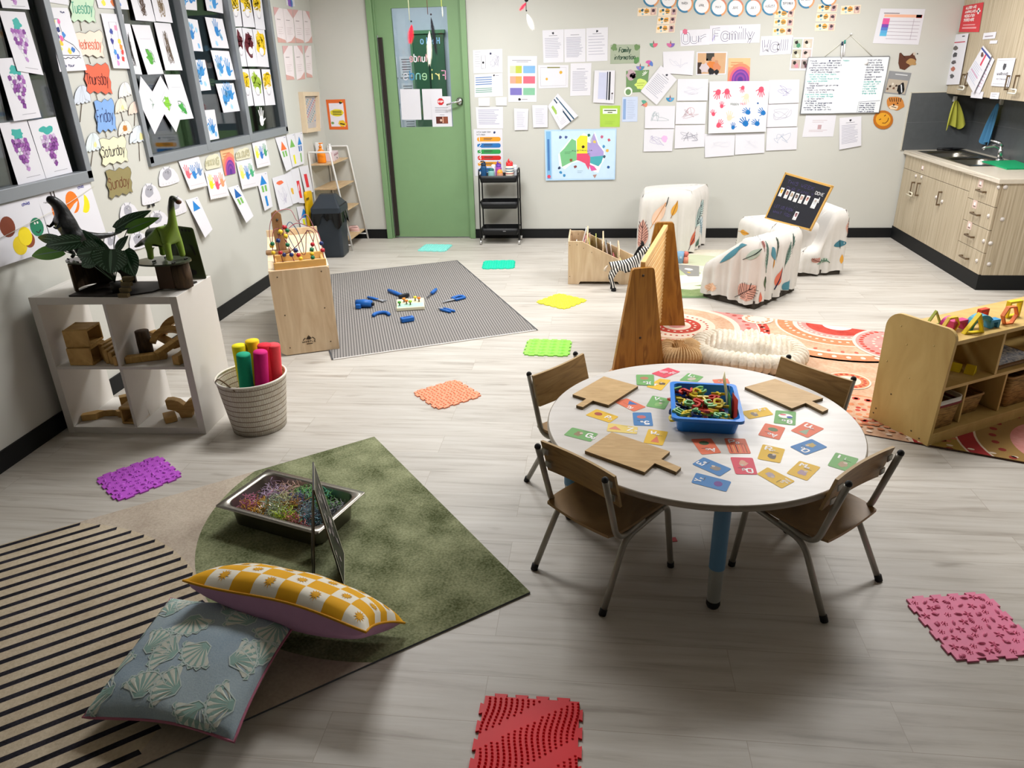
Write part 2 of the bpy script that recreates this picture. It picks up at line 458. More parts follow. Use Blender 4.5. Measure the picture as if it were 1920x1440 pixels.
def paper_on(corners, name, label, cat, m=PAPER, draw=None, curl=0., base=.002, wave=0., group=None, cut=None):
 """a sheet fixed to a wall; draw(a) adds its pattern; cut = outline in unit square"""
 f, W, Hh = quad_surf(corners, curl, base, wave)
 a = Art(f, W, Hh)
 if cut: a.base = 0; a.poly([(p[0] * W, p[1] * Hh) for p in cut], m); a.base = .0004
 else: a.mb.grid(lambda u, v: f(u, v)[0], 1, 1, m)
 if draw: a.k = 0; draw(a)
 c = f(.5, .5)[0]
 a.mb.v = [p - c for p in a.mb.v]
 return a.mb.build(name, loc=c, label=label, cat=cat, group=group)
YB, XL, XR = 7.955, -2.885, 3.62
def qb(*p, y=YB): return [ony(p[i], p[i + 1], y) for i in range(0, 8, 2)]
def ql(*p, x=XL): return [onx(p[i], p[i + 1], x) for i in range(0, 8, 2)]
# ================================================================ room shell
def slab(name, a, b, m, **k):
 q = MB(); q.bx(a, b, m); return struct(name, q, **k)
WALL = mat('#c6c6bf', .75, var=.025, scale=2.5, bump=.02)
WALLL = WALL
q = MB(); q.bx((-3.3, -2.2, -.1), (XR + .1, YB + .12, 0), floor_mat()); struct('floor', q, loc=(0, 0, 0))
slab('ceiling', (-3.1, -2.2, CEIL), (XR + .1, YB + .1, CEIL + .1), mat('#cfcdc8', .8))
slab('wall_front', (-3.0, -2.2, 0), (XR + .1, -2.08, CEIL), mat('#4e4c48', .8))
slab('wall_right', (XR, -2.1, 0), (XR + .12, YB + .1, CEIL), WALL)
# back wall with the doorway opening
DX0, DX1, DZ = -2.30, -1.305, 2.50
q = MB()
q.bx((-3.0, YB, 0), (DX0, YB + .12, CEIL), WALL); q.bx((DX1, YB, 0), (XR, YB + .12, CEIL), WALL); q.bx((DX0, YB, DZ), (DX1, YB + .12, CEIL), WALL)
struct('wall_back', q)
# left wall with two window openings
W1 = (2.0, 4.03); W2 = (4.62, 6.93); WZ = (1.235, 2.45)
q = MB(); X0, X1 = XL - .12, XL
q.bx((X0, -2.1, 0), (X1, YB + .1, WZ[0]), WALLL); q.bx((X0, -2.1, WZ[1]), (X1, YB + .1, CEIL), WALLL)
for a, b in ((-2.1, W1[0]), (W1[1], W2[0]), (W2[1], YB + .1)): q.bx((X0, a, WZ[0]), (X1, b, WZ[1]), WALLL)
struct('wall_left', q)
BB = mat('#07090c', .6)
def bb(name, a, b): slab(name, a, b, BB)
q = MB(); q.bx((XL, YB - .012, 0), (DX0, YB, .1), BB); q.bx((DX1, YB - .012, 0), (3.05, YB, .1), BB); struct('baseboard_back', q)
bb('baseboard_left', (XL, -2.08, 0), (XL + .012, YB - .012, .1))
bb('baseboard_right', (XR - .012, -2.08, 0), (XR, 6.0, .1))
# windows: grey aluminium frame standing proud of the wall, dark glass
ALU = mat('#8b9096', .4, .15, .04); GLASSD = None
def pane_mat(nm, tint, refl):
 m = bpy.data.materials.new(nm); m.use_nodes = True; N = m.node_tree.nodes; L = m.node_tree.links; N.remove(N['Principled BSDF'])
 tr = N.new('ShaderNodeBsdfTransparent'); tr.inputs[0].default_value = tint; gl = N.new('ShaderNodeBsdfGlossy'); gl.inputs['Roughness'].default_value = .03
 fr = N.new('ShaderNodeLayerWeight'); fr.inputs[0].default_value = .35; ml = N.new('ShaderNodeMath'); ml.operation = 'MULTIPLY_ADD'; ml.inputs[1].default_value = .35; ml.inputs[2].default_value = refl
 nz = N.new('ShaderNodeTexNoise'); nz.inputs['Scale'].default_value = 2; bp = N.new('ShaderNodeBump'); bp.inputs['Strength'].default_value = .01; L.new(nz.outputs[0], bp.inputs['Height']); L.new(bp.outputs[0], gl.inputs['Normal'])
 L.new(fr.outputs['Fresnel'], ml.inputs[0]); mx = N.new('ShaderNodeMixShader'); L.new(ml.outputs[0], mx.inputs[0]); L.new(tr.outputs[0], mx.inputs[1]); L.new(gl.outputs[0], mx.inputs[2])
 L.new(mx.outputs[0], N['Material Output'].inputs[0]); return m
def dark_glass():
 return pane_mat('window_glass', (.62, .68, .68, 1), .09)
GLASSD = dark_glass()
def window(name, y0, y1, bars):
 t = thing(name, None, None, (XL, (y0 + y1) / 2, WZ[0])); t['kind'] = 'structure'
 q = MB(); yc = (y0 + y1) / 2; a, b = y0 - yc, y1 - yc; h = WZ[1] - WZ[0]; f = .045
 q.bx((-.06, a, -f * .4), (.022, b, f), ALU); q.bx((-.06, a, h - f), (.022, b, h), ALU)
 q.bx((-.06, a, 0), (.022, a + f, h), ALU); q.bx((-.06, b - f, 0), (.022, b, h), ALU)
 for y in bars: q.bx((-.06, y - yc - .03, 0), (.024, y - yc + .03, h), ALU)
 q.build('window_frame', t, bevel=.003)
 g = MB(); g.bx((-.034, a + .02, .02), (-.028, b - .02, h - .02), GLASSD); g.build('window_pane', t)
window('window_1', W1[0], W1[1], [])
window('window_2', W2[0], W2[1], [5.41, 6.14])
# dim room beyond the glass
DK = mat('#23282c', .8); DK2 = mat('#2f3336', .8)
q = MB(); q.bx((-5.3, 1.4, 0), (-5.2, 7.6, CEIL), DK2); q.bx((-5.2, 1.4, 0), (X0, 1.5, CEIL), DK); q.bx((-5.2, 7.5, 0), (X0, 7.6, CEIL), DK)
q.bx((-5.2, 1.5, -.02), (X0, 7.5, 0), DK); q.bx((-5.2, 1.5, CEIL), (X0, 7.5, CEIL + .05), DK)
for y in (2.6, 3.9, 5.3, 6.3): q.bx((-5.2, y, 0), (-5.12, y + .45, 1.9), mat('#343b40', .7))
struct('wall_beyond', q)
# door: green leaf with tall glass, frame, black pull bar, lever
GR = mat('#7a9b70', .5, var=.03); GR2 = mat('#74946a', .5, var=.03)
t = thing('door_1', None, None, ((DX0 + DX1) / 2, YB, 0)); t['kind'] = 'structure'
hw = (DX1 - DX0) / 2
q = MB()
for sx in (-1, 1):
 q.bx((sx * hw, -.035, 0), (sx * (hw - .055), .11, DZ), GR); q.bx((sx * (hw - .055), .0, 0), (sx * (hw - .075), .11, DZ), GR2)
q.bx((-hw, -.035, DZ - .05), (hw, .11, DZ), GR); q.build('door_frame', t, bevel=.004)
# leaf, measured glass opening
lx0, lx1 = -hw + .075, hw - .075; gx0, gx1 = -2.063 + 1.8025, -1.498 + 1.8025; gz0, gz1 = 1.168, 2.288; dy0, dy1 = .02, .06
q = MB(); q.bx((lx0, dy0, .012), (gx0, dy1, DZ - .05), GR); q.bx((gx1, dy0, .012), (lx1, dy1, DZ - .05), GR)
q.bx((gx0, dy0, .012), (gx1, dy1, gz0), GR); q.bx((gx0, dy0, gz1), (gx1, dy1, DZ - .05), GR); leaf = q.build('door_leaf', t)
def clear_glass():
 return pane_mat('door_glass', (.93, .96, .97, 1), .04)
q = MB(); q.bx((gx0, .034, gz0), (gx1, .04, gz1), clear_glass()); q.build('door_glass', t)
q = MB(); q.bx((lx0 + .012, -.012, .03), (lx0 + .055, .02, 2.03), mat('#2a2320', .4)); q.bx((lx0 + .004, .0, .03), (lx0 + .012, .02, 2.05), mat('#a9acab', .4, .6)); q.build('pull_bar', t, bevel=.003)
hx = -1.412 + 1.8025
q = MB(); q.cyl((hx, .02, 1.415), (hx, .0, 1.415), .036, CHROME, 24); q.cyl((hx, .0, 1.415), (hx, -.045, 1.415), .012, CHROME); q.tube([(hx, -.045, 1.415), (hx - .05, -.05, 1.405), (hx - .13, -.045, 1.385)], .009, CHROME); q.build('door_handle', t)
# corridor seen through the door glass
q = MB(); CW = mat('#c9d2da', .8)
q.bx((-4.2, YB + 2.2, 0), (-.2, YB + 2.3, CEIL), CW); q.bx((-4.2, YB + .12, CEIL), (-.2, YB + 2.3, CEIL + .05), CW); q.bx((-4.3, YB + .12, 0), (-4.2, YB + 2.2, CEIL), CW); q.bx((-.3, YB + .12, 0), (-.2, YB + 2.2, CEIL), CW); q.bx((-4.2, YB + .12, -.05), (-.2, YB + 2.3, 0), mat('#8c8578', .6))
struct('wall_corridor', q)
t = thing('door_2', None, None, (-2.22, YB + 2.19, 0)); t['kind'] = 'structure'
q = MB(); q.bx((-.14, -.05, 0), (.26, 0, 2.12), mat('#3d6b4c', .6)); q.build('door_leaf', t); q = MB(); q.bx((-.17, -.07, 0), (-.14, 0, 2.16), mat('#5f8e66')); q.bx((-.17, -.07, 2.12), (.28, 0, 2.16), mat('#5f8e66')); q.bx((.05, -.055, 0), (.07, -.05, 2.1), mat('#1f3a2a')); q.build('door_frame', t)
ld = bpy.data.lights.new('corridor_lamp', 'AREA'); ld.size = 1.; ld.energy = 26; ld.color = (.93, .97, 1.)
lo = bpy.data.objects.new('corridor_lamp', ld); lo.location = (-2.2, YB + 1.1, CEIL - .05); COL.objects.link(lo)
# ceiling luminaires
for lx, ly, lp in LAMPS:
 t = thing('ceiling_light', 'flat white panel light in the ceiling', 'light', (lx, ly, CEIL), group='ceiling panel lights')
 q = MB(); q.bx((-.6, -.3, -.03), (.6, -.27, 0), mat('#e8e8e8')); q.bx((-.6, .27, -.03), (.6, .3, 0), mat('#e8e8e8')); q.bx((-.6, -.27, -.03), (-.57, .27, 0), mat('#e8e8e8')); q.bx((.57, -.27, -.03), (.6, .27, 0), mat('#e8e8e8')); q.build('frame', t)
 q = MB(); q.bx((-.57, -.27, -.012), (.57, .27, -.006), mat('#ffffff', emit=1.5)); q.build('diffuser', t)
# ================================================================ kitchen
t = thing('base_cabinet', 'wood grain base cabinet with drawers under the sink bench', 'cabinet', (3.05, 6.056, 0))
D = YB - 6.058; KH = .835; SP = mat('#8f826c', .5)
q = MB(); q.bx((.02, .0, .123), (XR - 3.052, .018, KH), LAMI); q.bx((.02, .018, .123), (XR - 3.052, D, .69), SP); q.build('carcass', t)
q = MB(); q.bx((.0, -.0, 0), (XR - 3.052, D, .123), BB); q.build('kickboard', t)
LV = LAMI
def front(nm, ya, yb, za, zb):
 q = MB(); q.bx((0, ya - 6.056 + .002, za + .002), (.02, yb - 6.056 - .002, zb - .002), LV); return q.build(nm, t, bevel=.0015)
def pull(par, y, z, vert):
 q = MB(); B_ = mat('#7d6b57', .35, .7); e = .055
 p = [(0, y - (0 if vert else e), z - (e if vert else 0)), (0, y + (0 if vert else e), z + (e if vert else 0))]
 for a in p: q.box((-.014, a[1], a[2]), (.028, .014, .014), B_)
 q.box((-.028, y, z), (.008, .014 if vert else 2 * e + .014, 2 * e + .014 if vert else .014), B_); q.build('handle', par, bevel=.002)
def yx(px, py, X=3.05): p = onx(px, py, X); return p.y - 6.056, p.z
door_a = front('door', 7.37, 7.93, .123, .703); door_b = front('door', 7.16, 7.37, .123, .703); door_c = front('door', 6.51, 7.16, .123, .703)
false = front('false_front', 6.51, 7.93, .703, KH)
dr = [front('drawer', 6.06, 6.51, a, b) for a, b in ((.655, KH), (.478, .655), (.298, .478), (.123, .298))]
for d, px, py in ((door_a, 1713.5, 353), (door_b, 1724, 355), (door_c, 1764, 372)):
 y, z = yx(px, py); pull(d, y, z, True)
for d, px, py in zip(dr, (1843, 1832, 1821, 1811), (358, 401, 442, 482)):
 y, z = yx(px, py); pull(d, y, z, False)
CL = mat('#e9e2dc', .3, alpha=.85)
for px, py in ((1718, 330), (1728.5, 332), (1756, 370), (1767, 378), (1873, 351), (1854, 405), (1845, 452), (1832, 489)):
 y, z = yx(px, py); q = MB(); q.cyl((-.006, y, z), (0, y, z), .016, CL, 14); q.cyl((-.011, y, z), (-.006, y, z), .009, CL, 12); q.build('child_lock', t, label='clear round child lock pad')
for px, py in ((1885, 351), (1879, 411), (1857, 456), (1854, 495)):
 p = ony(px, py, 6.056); q = MB(); q.cyl((p.x - 3.05, -.006, p.z), (p.x - 3.05, 0, p.z), .016, CL, 14); q.cyl((p.x - 3.05, -.011, p.z), (p.x - 3.05, -.006, p.z), .009, CL, 12); q.build('child_lock', t, label='clear round child lock pad')
for px, py, s_ in ((1730, 315, .05), (1839, 344, .075), (1828, 383, .075), (1818, 423, .075)):
 y, z = yx(px, py); q = MB(); q.bx((-.0015, y - s_ / 2, z - s_ * .42), (-.0003, y + s_ / 2, z + s_ * .42), mat('#d8bfb4', .6)); q.bx((-.002, y - .012, z - .008), (-.0014, y + .014, z + .016), mat('#f4eeee')); q.bx((-.002, y - .02, z - .02), (-.0014, y + .02, z - .012), mat('#7b6660')); q.build('drawer_label', t, label='pale pink picture label')
y, z = yx(1712, 366); q = MB(); q.tube(fillet([(-.035, y + .075, z), (-.035, y - .06, z), (-.035, y - .06, z + .03), (-.035, y + .03, z + .03)], .012), .006, mat('#e6dfc8', .4)); q.build('cupboard_latch', t, label='cream plastic U latch over two handles')
# bench top with a cut-out for the sink
BT = mat('#cfc6b6', .3, var=.08, scale=40); TZ0, TZ1 = KH, .872
sx0, sx1, sy0, sy1 = 3.13, 3.52, 6.75, 7.80
q = MB()
q.bx((3.03, 6.04, TZ0), (XR, sy0, TZ1), BT); q.bx((3.03, sy1, TZ0), (XR, YB, TZ1), BT); q.bx((3.03, sy0, TZ0), (sx0, sy1, TZ1), BT); q.bx((sx1, sy0, TZ0), (XR, sy1, TZ1), BT)
q.build('worktop', label='pale speckled laminate kitchen worktop with rounded front edge', cat='worktop', bevel=.005)
t = thing('sink', 'stainless steel double bowl sink set in the pale worktop', 'sink', (3.325, 7.275, TZ1))
q = MB(); w_, l_ = .21, .54
def bowl(cx, cy, w, l, d, nm):
 b = MB(); P_ = []
 for s_, z in ((1.06, .004), (1., .003), (.95, -.02), (.9, -d), (.0, -d - .004)):
  P_.append([(cx + p[0], cy + p[1], z) for p in rrect(max(w * s_, .002), max(l * s_, .002), min(w, l) * .22 * max(s_, .004))])
 n = len(P_[0]); vs = sum(P_, []); fs = [(i * n + k, i * n + (k + 1) % n, (i + 1) * n + (k + 1) % n, (i + 1) * n + k) for i in range(4) for k in range(n)]
 b.add(vs, fs, STEEL, True); b.cyl((cx, cy, -d - .003), (cx, cy, -d), .03, BLACK); b.build(nm, t)
bowl(-.02, -.24, .33, .46, .15, 'bowl'); bowl(-.02, .27, .33, .42, .15, 'bowl')
q = MB(); q.bx((-.215, -.55, .0), (-.185, .55, .004), STEEL); q.bx((.145, -.55, 0), (.215, .55, .004), STEEL); q.bx((-.19, -.02, 0), (.15, .07, .004), STEEL); q.bx((-.19, -.55, 0), (.15, -.47, .004), STEEL); q.bx((-.19, .48, 0), (.15, .55, .004), STEEL); q.build('rim', t, bevel=.001)
t = thing('tap', 'chrome mixer tap standing behind the sink bowls', 'tap', (3.50, 7.06, TZ1 + .005))
q = MB(); q.cyl((0, 0, 0), (0, 0, .012), .03, CHROME); q.cyl((0, 0, .012), (-.01, 0, .12), .021, CHROME, r2=.019); q.build('tap_body', t)
q = MB(); q.tube([(-.005, 0, .09), (-.06, .01, .12), (-.13, .02, .11), (-.15, .02, .095)], [.014, .013, .012, .012], CHROME); q.build('spout', t)
q = MB(); q.tube([(-.01, 0, .12), (-.02, .0, .145), (-.09, .04, .165)], [.018, .012, .007], CHROME); q.build('lever', t)
# splashback
q = MB(); TL = mat('#55585a', .25, var=.12, scale=20)
q.bx((3.0, YB - .012, TZ1), (XR, YB, 1.40), TL); q.bx((XR - .012, 6.04, TZ1), (XR, YB - .012, 1.40), TL)
q.bx((3.0, YB - .014, 1.398), (XR, YB, 1.405), mat('#c9c4b4', .4)); q.bx((2.994, YB - .014, TZ1), (3.002, YB, 1.405), mat('#c9c4b4', .4))
for z in (1.13,): q.bx((3.0, YB - .0125, z), (XR, YB - .0119, z + .0015), mat('#6d7071')); q.bx((XR - .0125, 6.04, z), (XR - .0119, YB, z + .0015), mat('#6d7071'))
struct('trim_splashback', q)
t = thing('wall_cabinet', 'wood grain wall cabinet above the sink with paper signs on its doors', 'cabinet', (3.32, 5.7, 1.385))
q = MB(); q.bx((.02, 0, 0), (XR - 3.32, YB - 5.7, 1.0), LAMI); q.build('carcass', t)
dd = []
for i, (a, b) in enumerate(((0, .56), (.56, 1.13), (1.13, 1.70), (1.70, 2.25))):
 q = MB(); q.bx((0, a + .002, .003), (.02, b - .002, 1.0), LAMI); dd.append(q.build('door', t, bevel=.0015))
for px, py, k in ((1808, 151, 3), (1817, 149, 2), (1893, 155, 1), (1909, 155, 1)):
 p = onx(px, py, 3.32); q = MB(); y, z = p.y - 5.7, p.z - 1.385; B_ = mat('#7d6b57', .35, .7)
 for s_ in (-1, 1): q.box((-.014, y, z + s_ * .05), (.028, .014, .014), B_)
 q.box((-.028, y, z), (.008, .014, .114), B_); q.build('handle', dd[k], bevel=.002)
for px, py in ((1802, 168), (1898, 175)):
 p = onx(px, py, 3.29); q = MB(); y, z = p.y - 5.7, p.z - 1.385
 q.tube(fillet([(-.035, y + .06, z), (-.035, y - .06, z), (-.035, y - .06, z + .03), (-.035, y + .03, z + .03)], .012), .006, mat('#eceadf', .4)); q.build('cupboard_latch', t, label='white plastic U latch over two handles')
# ================================================================ round table and chairs
TH = .48
TC = V((.425, 2.623, 0))
t = thing('round_table', 'round pale wood-look table with blue and grey legs', 'table', TC)
TOPM = grain('pale_tabletop', [(.3, '#cfcac4'), (.7, '#dedad6')], (1, 7, 1), 3, 1, .3, (0, 0, .5), bump=.01)
q = MB(); q.lathe([(.0001, TH - .026), (.592, TH - .026), (.598, TH - .022), (.6, TH - .013), (.598, TH - .003), (.594, TH), (.0001, TH)], mat('#a39a8d', .35), seg=96)
q.lathe([(.0001, TH + .0004), (.5935, TH + .0004)], TOPM, seg=96); q.build('tabletop', t)
q = MB(); q.lathe([(.44, TH - .07), (.46, TH - .07), (.46, TH - .026)], mat('#7e8790', .4), seg=64); q.build('apron', t)
for lx, ly in ((.017, -.505), (-.505, .01), (.5, 0), (0, .5)):
 q = MB(); n = 20; y0 = .17
 q.lathe([(.028, TH - .026), (.0275, .17)], mat('#5f8eb4', .4), (lx, ly, 0), n); q.lathe([(.026, .172), (.023, .02)], mat('#a9adaa', .35, .3), (lx, ly, 0), n)
 g = q.build('leg', t, label='blue upper tube over a grey lower tube')
 q = MB(); q.lathe([(.0235, .03), (.025, .012), (.02, 0), (.0001, 0)], RUBBER, (lx, ly, 0), n); q.build('foot_cap', g)
CHM = mat('#a8a49b', .38, .35, .03)
def make_chair(name='child_chair'):
 t = thing(name, None, 'chair')
 r = .0115
 for s in (-1, 1):
  y = s * .158; yf = s * .174; c = MB()
  c.tube(fillet([(-.185, y, .535), (-.112, y, .262), (.03, y * .98, .285)], .055, 6), r, CHM, 10); up = c.build('back_upright', t)
  c = MB(); c.ball((-.186, y, .538), .0125, RUBBER, 10); c.build('end_cap', up)
  c = MB(); pth = fillet([(-.192, yf, .012), (-.07, y, .252), (.165, y, .29), (.192, yf, .012)], [.05, .04], 6)
  h = len(pth) // 2 + 1
  c.tube(pth[:h], r, CHM, 10); lg = c.build('leg', t); k = MB(); k.cyl((-.199, yf, 0), (-.190, yf, .022), .0135, RUBBER, 12); k.build('foot_cap', lg)
  c = MB(); c.tube(pth[h - 1:], r, CHM, 10); lg = c.build('leg', t); k = MB(); k.cyl((.193, yf, 0), (.191, yf, .022), .0135, RUBBER, 12); k.build('foot_cap', lg)
 c = MB()
 def seat(u, v):
  x = -.15 + .33 * u; y = (v - .5) * .33; e = abs(v - .5) * 2
  y *= 1 - .10 * max(0, (.25 - u) / .25) ** 2 - .08 * max(0, (u - .8) / .2) ** 2
  return V((x, y, .298 + .012 * u - .010 * (1 - e * e) - .035 * max(0, (u - .88) / .12) ** 2 + .0 * u))
 c.grid(seat, 12, 10, OAKW); o = len(c.v); c.grid(lambda u, v: seat(1 - u, v) - V((0, 0, .011)), 12, 10, OAKW)
 # rim
 rim = [(i / 12, 0) for i in range(12)] + [(1, j / 10) for j in range(10)] + [(1 - i / 12, 1) for i in range(12)] + [(0, 1 - j / 10) for j in range(10)]
 vs = [seat(*p) for p in rim] + [seat(*p) - V((0, 0, .011)) for p in rim]; n = len(rim)
 c.add(vs, [(i, i + n, (i + 1) % n + n, (i + 1) % n) for i in range(n)], mat('#9a7d58')); c.build('seat', t)
 c = MB()
 def bk(u, v, o=0.):
  y = (v - .5) * .345; z = .41 + .135 * u; x = -.134 - .27 * (z - .41) + .012 + .012 * (1 - (abs(v - .5) * 2) ** 2) + o
  return V((x, y, z))
 c.grid(lambda u, v: bk(1 - u, v, .011), 4, 12, OAKW); c.grid(lambda u, v: bk(u, v), 4, 12, OAKW)
 rim = [(i / 4, 0) for i in range(4)] + [(1, j / 12) for j in range(12)] + [(1 - i / 4, 1) for i in range(4)] + [(0, 1 - j / 12) for j in range(12)]
 n = len(rim); vs = [bk(*p) for p in rim] + [bk(*p, .011) for p in rim]; c.add(vs, [(i, i + n, (i + 1) % n + n, (i + 1) % n) for i in range(n)], mat('#b39668')); b = c.build('backrest', t)
 for s in (-1, 1):
  for z in (.45, .51):
   c = MB(); c.box((-.134 - .27 * (z - .41) + .003, s * .15, z), (.004, .03, .022), CHM); c.build('bracket', b)
 return t
CHG = 'children\'s chairs round the table'
ch = make_chair()
def place(o, x, y, ang, label):
 o.location = (x, y, 0); o.rotation_euler.z = R(ang); o['label'] = label; o['group'] = CHG
place(ch, .055, 2.305, 48, 'wood and grey tube chair at the near left of the round table')
place(copy_tree(ch), .804, 2.332, 132.5, 'wood and grey tube chair at the near right of the round table, pulled furthest out')
place(copy_tree(ch), -.03, 2.93, -38, 'wood and grey tube chair at the far left of the round table')
place(copy_tree(ch), .84, 2.93, 221, 'wood and grey tube chair at the far right of the round table')
# ---- paddle boards
BRD = grain('board_ply', [(.3, '#b79462'), (.7, '#cfae7c')], (2, 9, 1), 4, 1, .5, (0, 0, .6))
EDG = mat('#6f5a38', .6)
def board(px, lab):
 ps = [onz(px[i], px[i + 1], TH + .013) for i in range(0, len(px), 2)]
 if geometry.normal([p for p in ps]).z < 0: ps.reverse()
 c = sum(ps, V()) / len(ps); q = MB(); q.prism([(p.x - c.x, p.y - c.y) for p in ps], .012, EDG)
 n = len(q.f);
 q.prism([(p.x - c.x, p.y - c.y) for p in ps], .0003, BRD, Matrix.Translation((0, 0, .012)))
 q.build('serving_board', loc=(c.x, c.y, TH + .0006), label=lab, cat='board', group='wooden paddle boards on the table')
board((1132.3, 705.5, 1196.5, 723.6, 1140.9, 759.3, 1111.7, 751.1, 1092.8, 763.1, 1080.4, 759.7, 1099.3, 747.3, 1073.6, 739.4), 'wooden paddle board at the far left of the round table')
board((1147, 809.9, 1256.1, 846.5, 1239.8, 860.8, 1277.1, 876.2, 1268.1, 884.8, 1227.7, 868.3, 1208.8, 885.2, 1096.6, 844.8), 'wooden paddle board nearest the camera on the round table')
board((1453.5, 710, 1543.6, 746, 1522.3, 752, 1553.3, 767, 1542.6, 772, 1510.8, 755.5, 1484.8, 765.5, 1396.6, 725.5), 'wooden paddle board at the far right of the round table')
# ---- alphabet cards
CC = dict(y='#e3b72c', g='#6fa860', b='#3f7cb8', r='#d9455a', c='#e0714f', Y='#e8cd72')
def card(px, col, letters, pic, rot=0, pcol='#8b6f5c', pos=(.3, .74), size=.32, lab='', z=None, la=0, pp=(.55, .35)):
 ps = [onz(px[i], px[i + 1], TH + .001) for i in range(0, 8, 2)]; ps = ps[rot:] + ps[:rot]
 f, W, Hh = quad_surf(ps)
 a = Art(f, W, Hh, step=.0002, base=.0003 if z is None else z); a.base = .0003 if z is None else z
 a.poly([(x * W + W / 2, y * Hh + Hh / 2) for x, y in rrect(1, 1, .07, 3)], CC[col]); a.up()
 a.rect(W * .02, Hh * .02, W * .96, Hh * .0, CC[col])
 px_, py_ = pp; s = min(W, Hh)
 if pic == 'disc': a.disc(W * px_, Hh * py_, s * .24, pcol, s * .2); a.up(); a.disc(W * px_, Hh * (py_ + .04), s * .1, '#ffffff', s * .05) if False else None
 elif pic == 'blob': a.blob(W * px_, Hh * py_, s * .2, pcol, s * .26, seed=3); a.up(); a.blob(W * (px_ + .08), Hh * (py_ + .12), s * .09, '#cbb9a6', seed=9)
 elif pic == 'tri': a.poly([(W * (px_ - .22), Hh * (py_ - .2)), (W * (px_ + .22), Hh * (py_ - .2)), (W * px_, Hh * (py_ + .25))], pcol)
 elif pic == 'stripes':
  for i in range(6): a.rect(W * (.12 + i * .14), Hh * .06, W * .04, Hh * .5, ['#7d3a2c', '#e8b06a', '#3a2a20', '#d9a05a', '#b5523c', '#8a5a3a'][i])
 elif pic == 'ball': a.disc(W * px_, Hh * py_, s * .34, '#f3efee', s * .26); a.up(); a.disc(W * (px_ - .2), Hh * (py_ + .08), s * .14, '#3552a8', s * .12); a.disc(W * (px_ + .12), Hh * (py_ - .08), s * .16, '#d8566a', s * .08)
 a.up()
 h = Hh * size if Hh < W * 1.3 else W * size * 1.1
 a.text(letters[0], W * pos[0] - h * .3, Hh * pos[1] - h * .3, h, '#f7f4f4', h * .24, a=la)
 a.text(letters[1:], W * pos[0] + h * .55, Hh * pos[1] - h * .3, h * .55, '#f7f4f4', h * .13, a=la)
 a.rect(W * .45, Hh * (pos[1] - .12 if pos[1] > .5 else .9), W * .35, Hh * .015, '#5b5a58')
 c = f(.5, .5)[0]; a.mb.v = [p - c for p in a.mb.v]
 return a.mb.build('alphabet_card', loc=c, label=lab, cat='card', group='alphabet cards on the round table')
card((1220.9, 700.4, 1252.7, 689.2, 1275.9, 697, 1246.6, 709), 'r', 'Nn', 'blob', 2, '#e89aa8', lab='red alphabet card with N at the back of the table', pp=(.5, .3))
card((1211.4, 725.3, 1237, 709.8, 1257.8, 712.4, 1239.8, 732.2), 'y', 'Gg', 'blob', 0, '#5a4a3c', lab='yellow alphabet card with a dark animal, half under the green X card')
card((1192.5, 703, 1226, 703, 1226.5, 723.6, 1193.9, 721.9), 'g', 'Xx', 'disc', 2, '#b3785a', lab='green alphabet card with X behind the far left paddle board', z=.0015)
card((1290.5, 699.5, 1319.4, 706.4, 1307.7, 715.9, 1273.3, 713.3), 'g', 'Ll', 'blob', 0, '#b9b0a0', lab='green alphabet card with L just behind the blue tub')
card((1335.3, 711.9, 1364, 709.8, 1369, 719, 1340, 719), 'c', 'Tt', 'blob', 2, '#b36a4a', lab='coral alphabet card mostly hidden behind the right of the blue tub')
card((1175.3, 746.8, 1211.4, 763.1, 1188.2, 771.7, 1152.1, 753.7), 'c', 'Kk', 'tri', 2, '#3f6fb0', lab='coral alphabet card with a blue kite beside the far left paddle board')
card((1223.4, 741.6, 1257.3, 748.5, 1246.1, 767.9, 1211.1, 761.8), 'g', 'Vv', 'blob', 0, '#8cbc70', lab='green alphabet card with V left of the blue tub')
card((1118.6, 766.9, 1160.2, 781.2, 1142.7, 792.7, 1097.6, 778.3), 'y', 'Pp', 'disc', 0, '#a8483a', pos=(.72, .45), pp=(.3, .55), lab='yellow alphabet card with a dark red fruit near the left edge of the table', size=.34)
card((1186, 773.4, 1220.9, 773.4, 1224.8, 798.9, 1188.2, 797.5), 'b', 'Ss', 'disc', 2, '#c46a6a', lab='blue alphabet card with S and a red shell, left of the tub')
card((1140.9, 793.2, 1195.9, 800.9, 1194.2, 813.8, 1137.5, 808.7), 'Y', 'Zz', 'tri', 0, '#e08a78', pos=(.75, .45), pp=(.25, .5), lab='pale yellow alphabet card with a pink triangle above the nearest paddle board', size=.5)
card((1073, 801.3, 1121.7, 813, 1107.4, 828.4, 1056.7, 815.6), 'g', 'Gg', 'blob', 0, '#8f7a58', pos=(.78, .5), pp=(.4, .5), lab='green alphabet card with G at the left edge of the table', size=.4, la=0)
card((1215.7, 804.4, 1252.7, 809.5, 1242.4, 835.7, 1206.3, 830.2), 'y', 'Ww', 'tri', 0, '#d9744f', lab='yellow alphabet card with W and a pink melon slice')
card((1389, 772, 1436.6, 763.4, 1450.6, 777.5, 1404.7, 785.9), 'y', 'Ff', 'blob', 0, '#8d8070', pos=(.72, .75), pp=(.35, .4), lab='yellow alphabet card touching the right side of the blue tub')
card((1454.4, 769.1, 1492.8, 772.3, 1491.5, 797.8, 1450.3, 793.4), 'g', 'Bb', 'ball', 2, lab='green alphabet card with B and a beach ball', pp=(.5, .38))
card((1510.6, 790.6, 1545.9, 803.8, 1514.4, 821, 1482.1, 807.5), 'c', 'Uu', 'tri', 0, '#93a78a', lab='coral alphabet card with U near the right edge of the table')
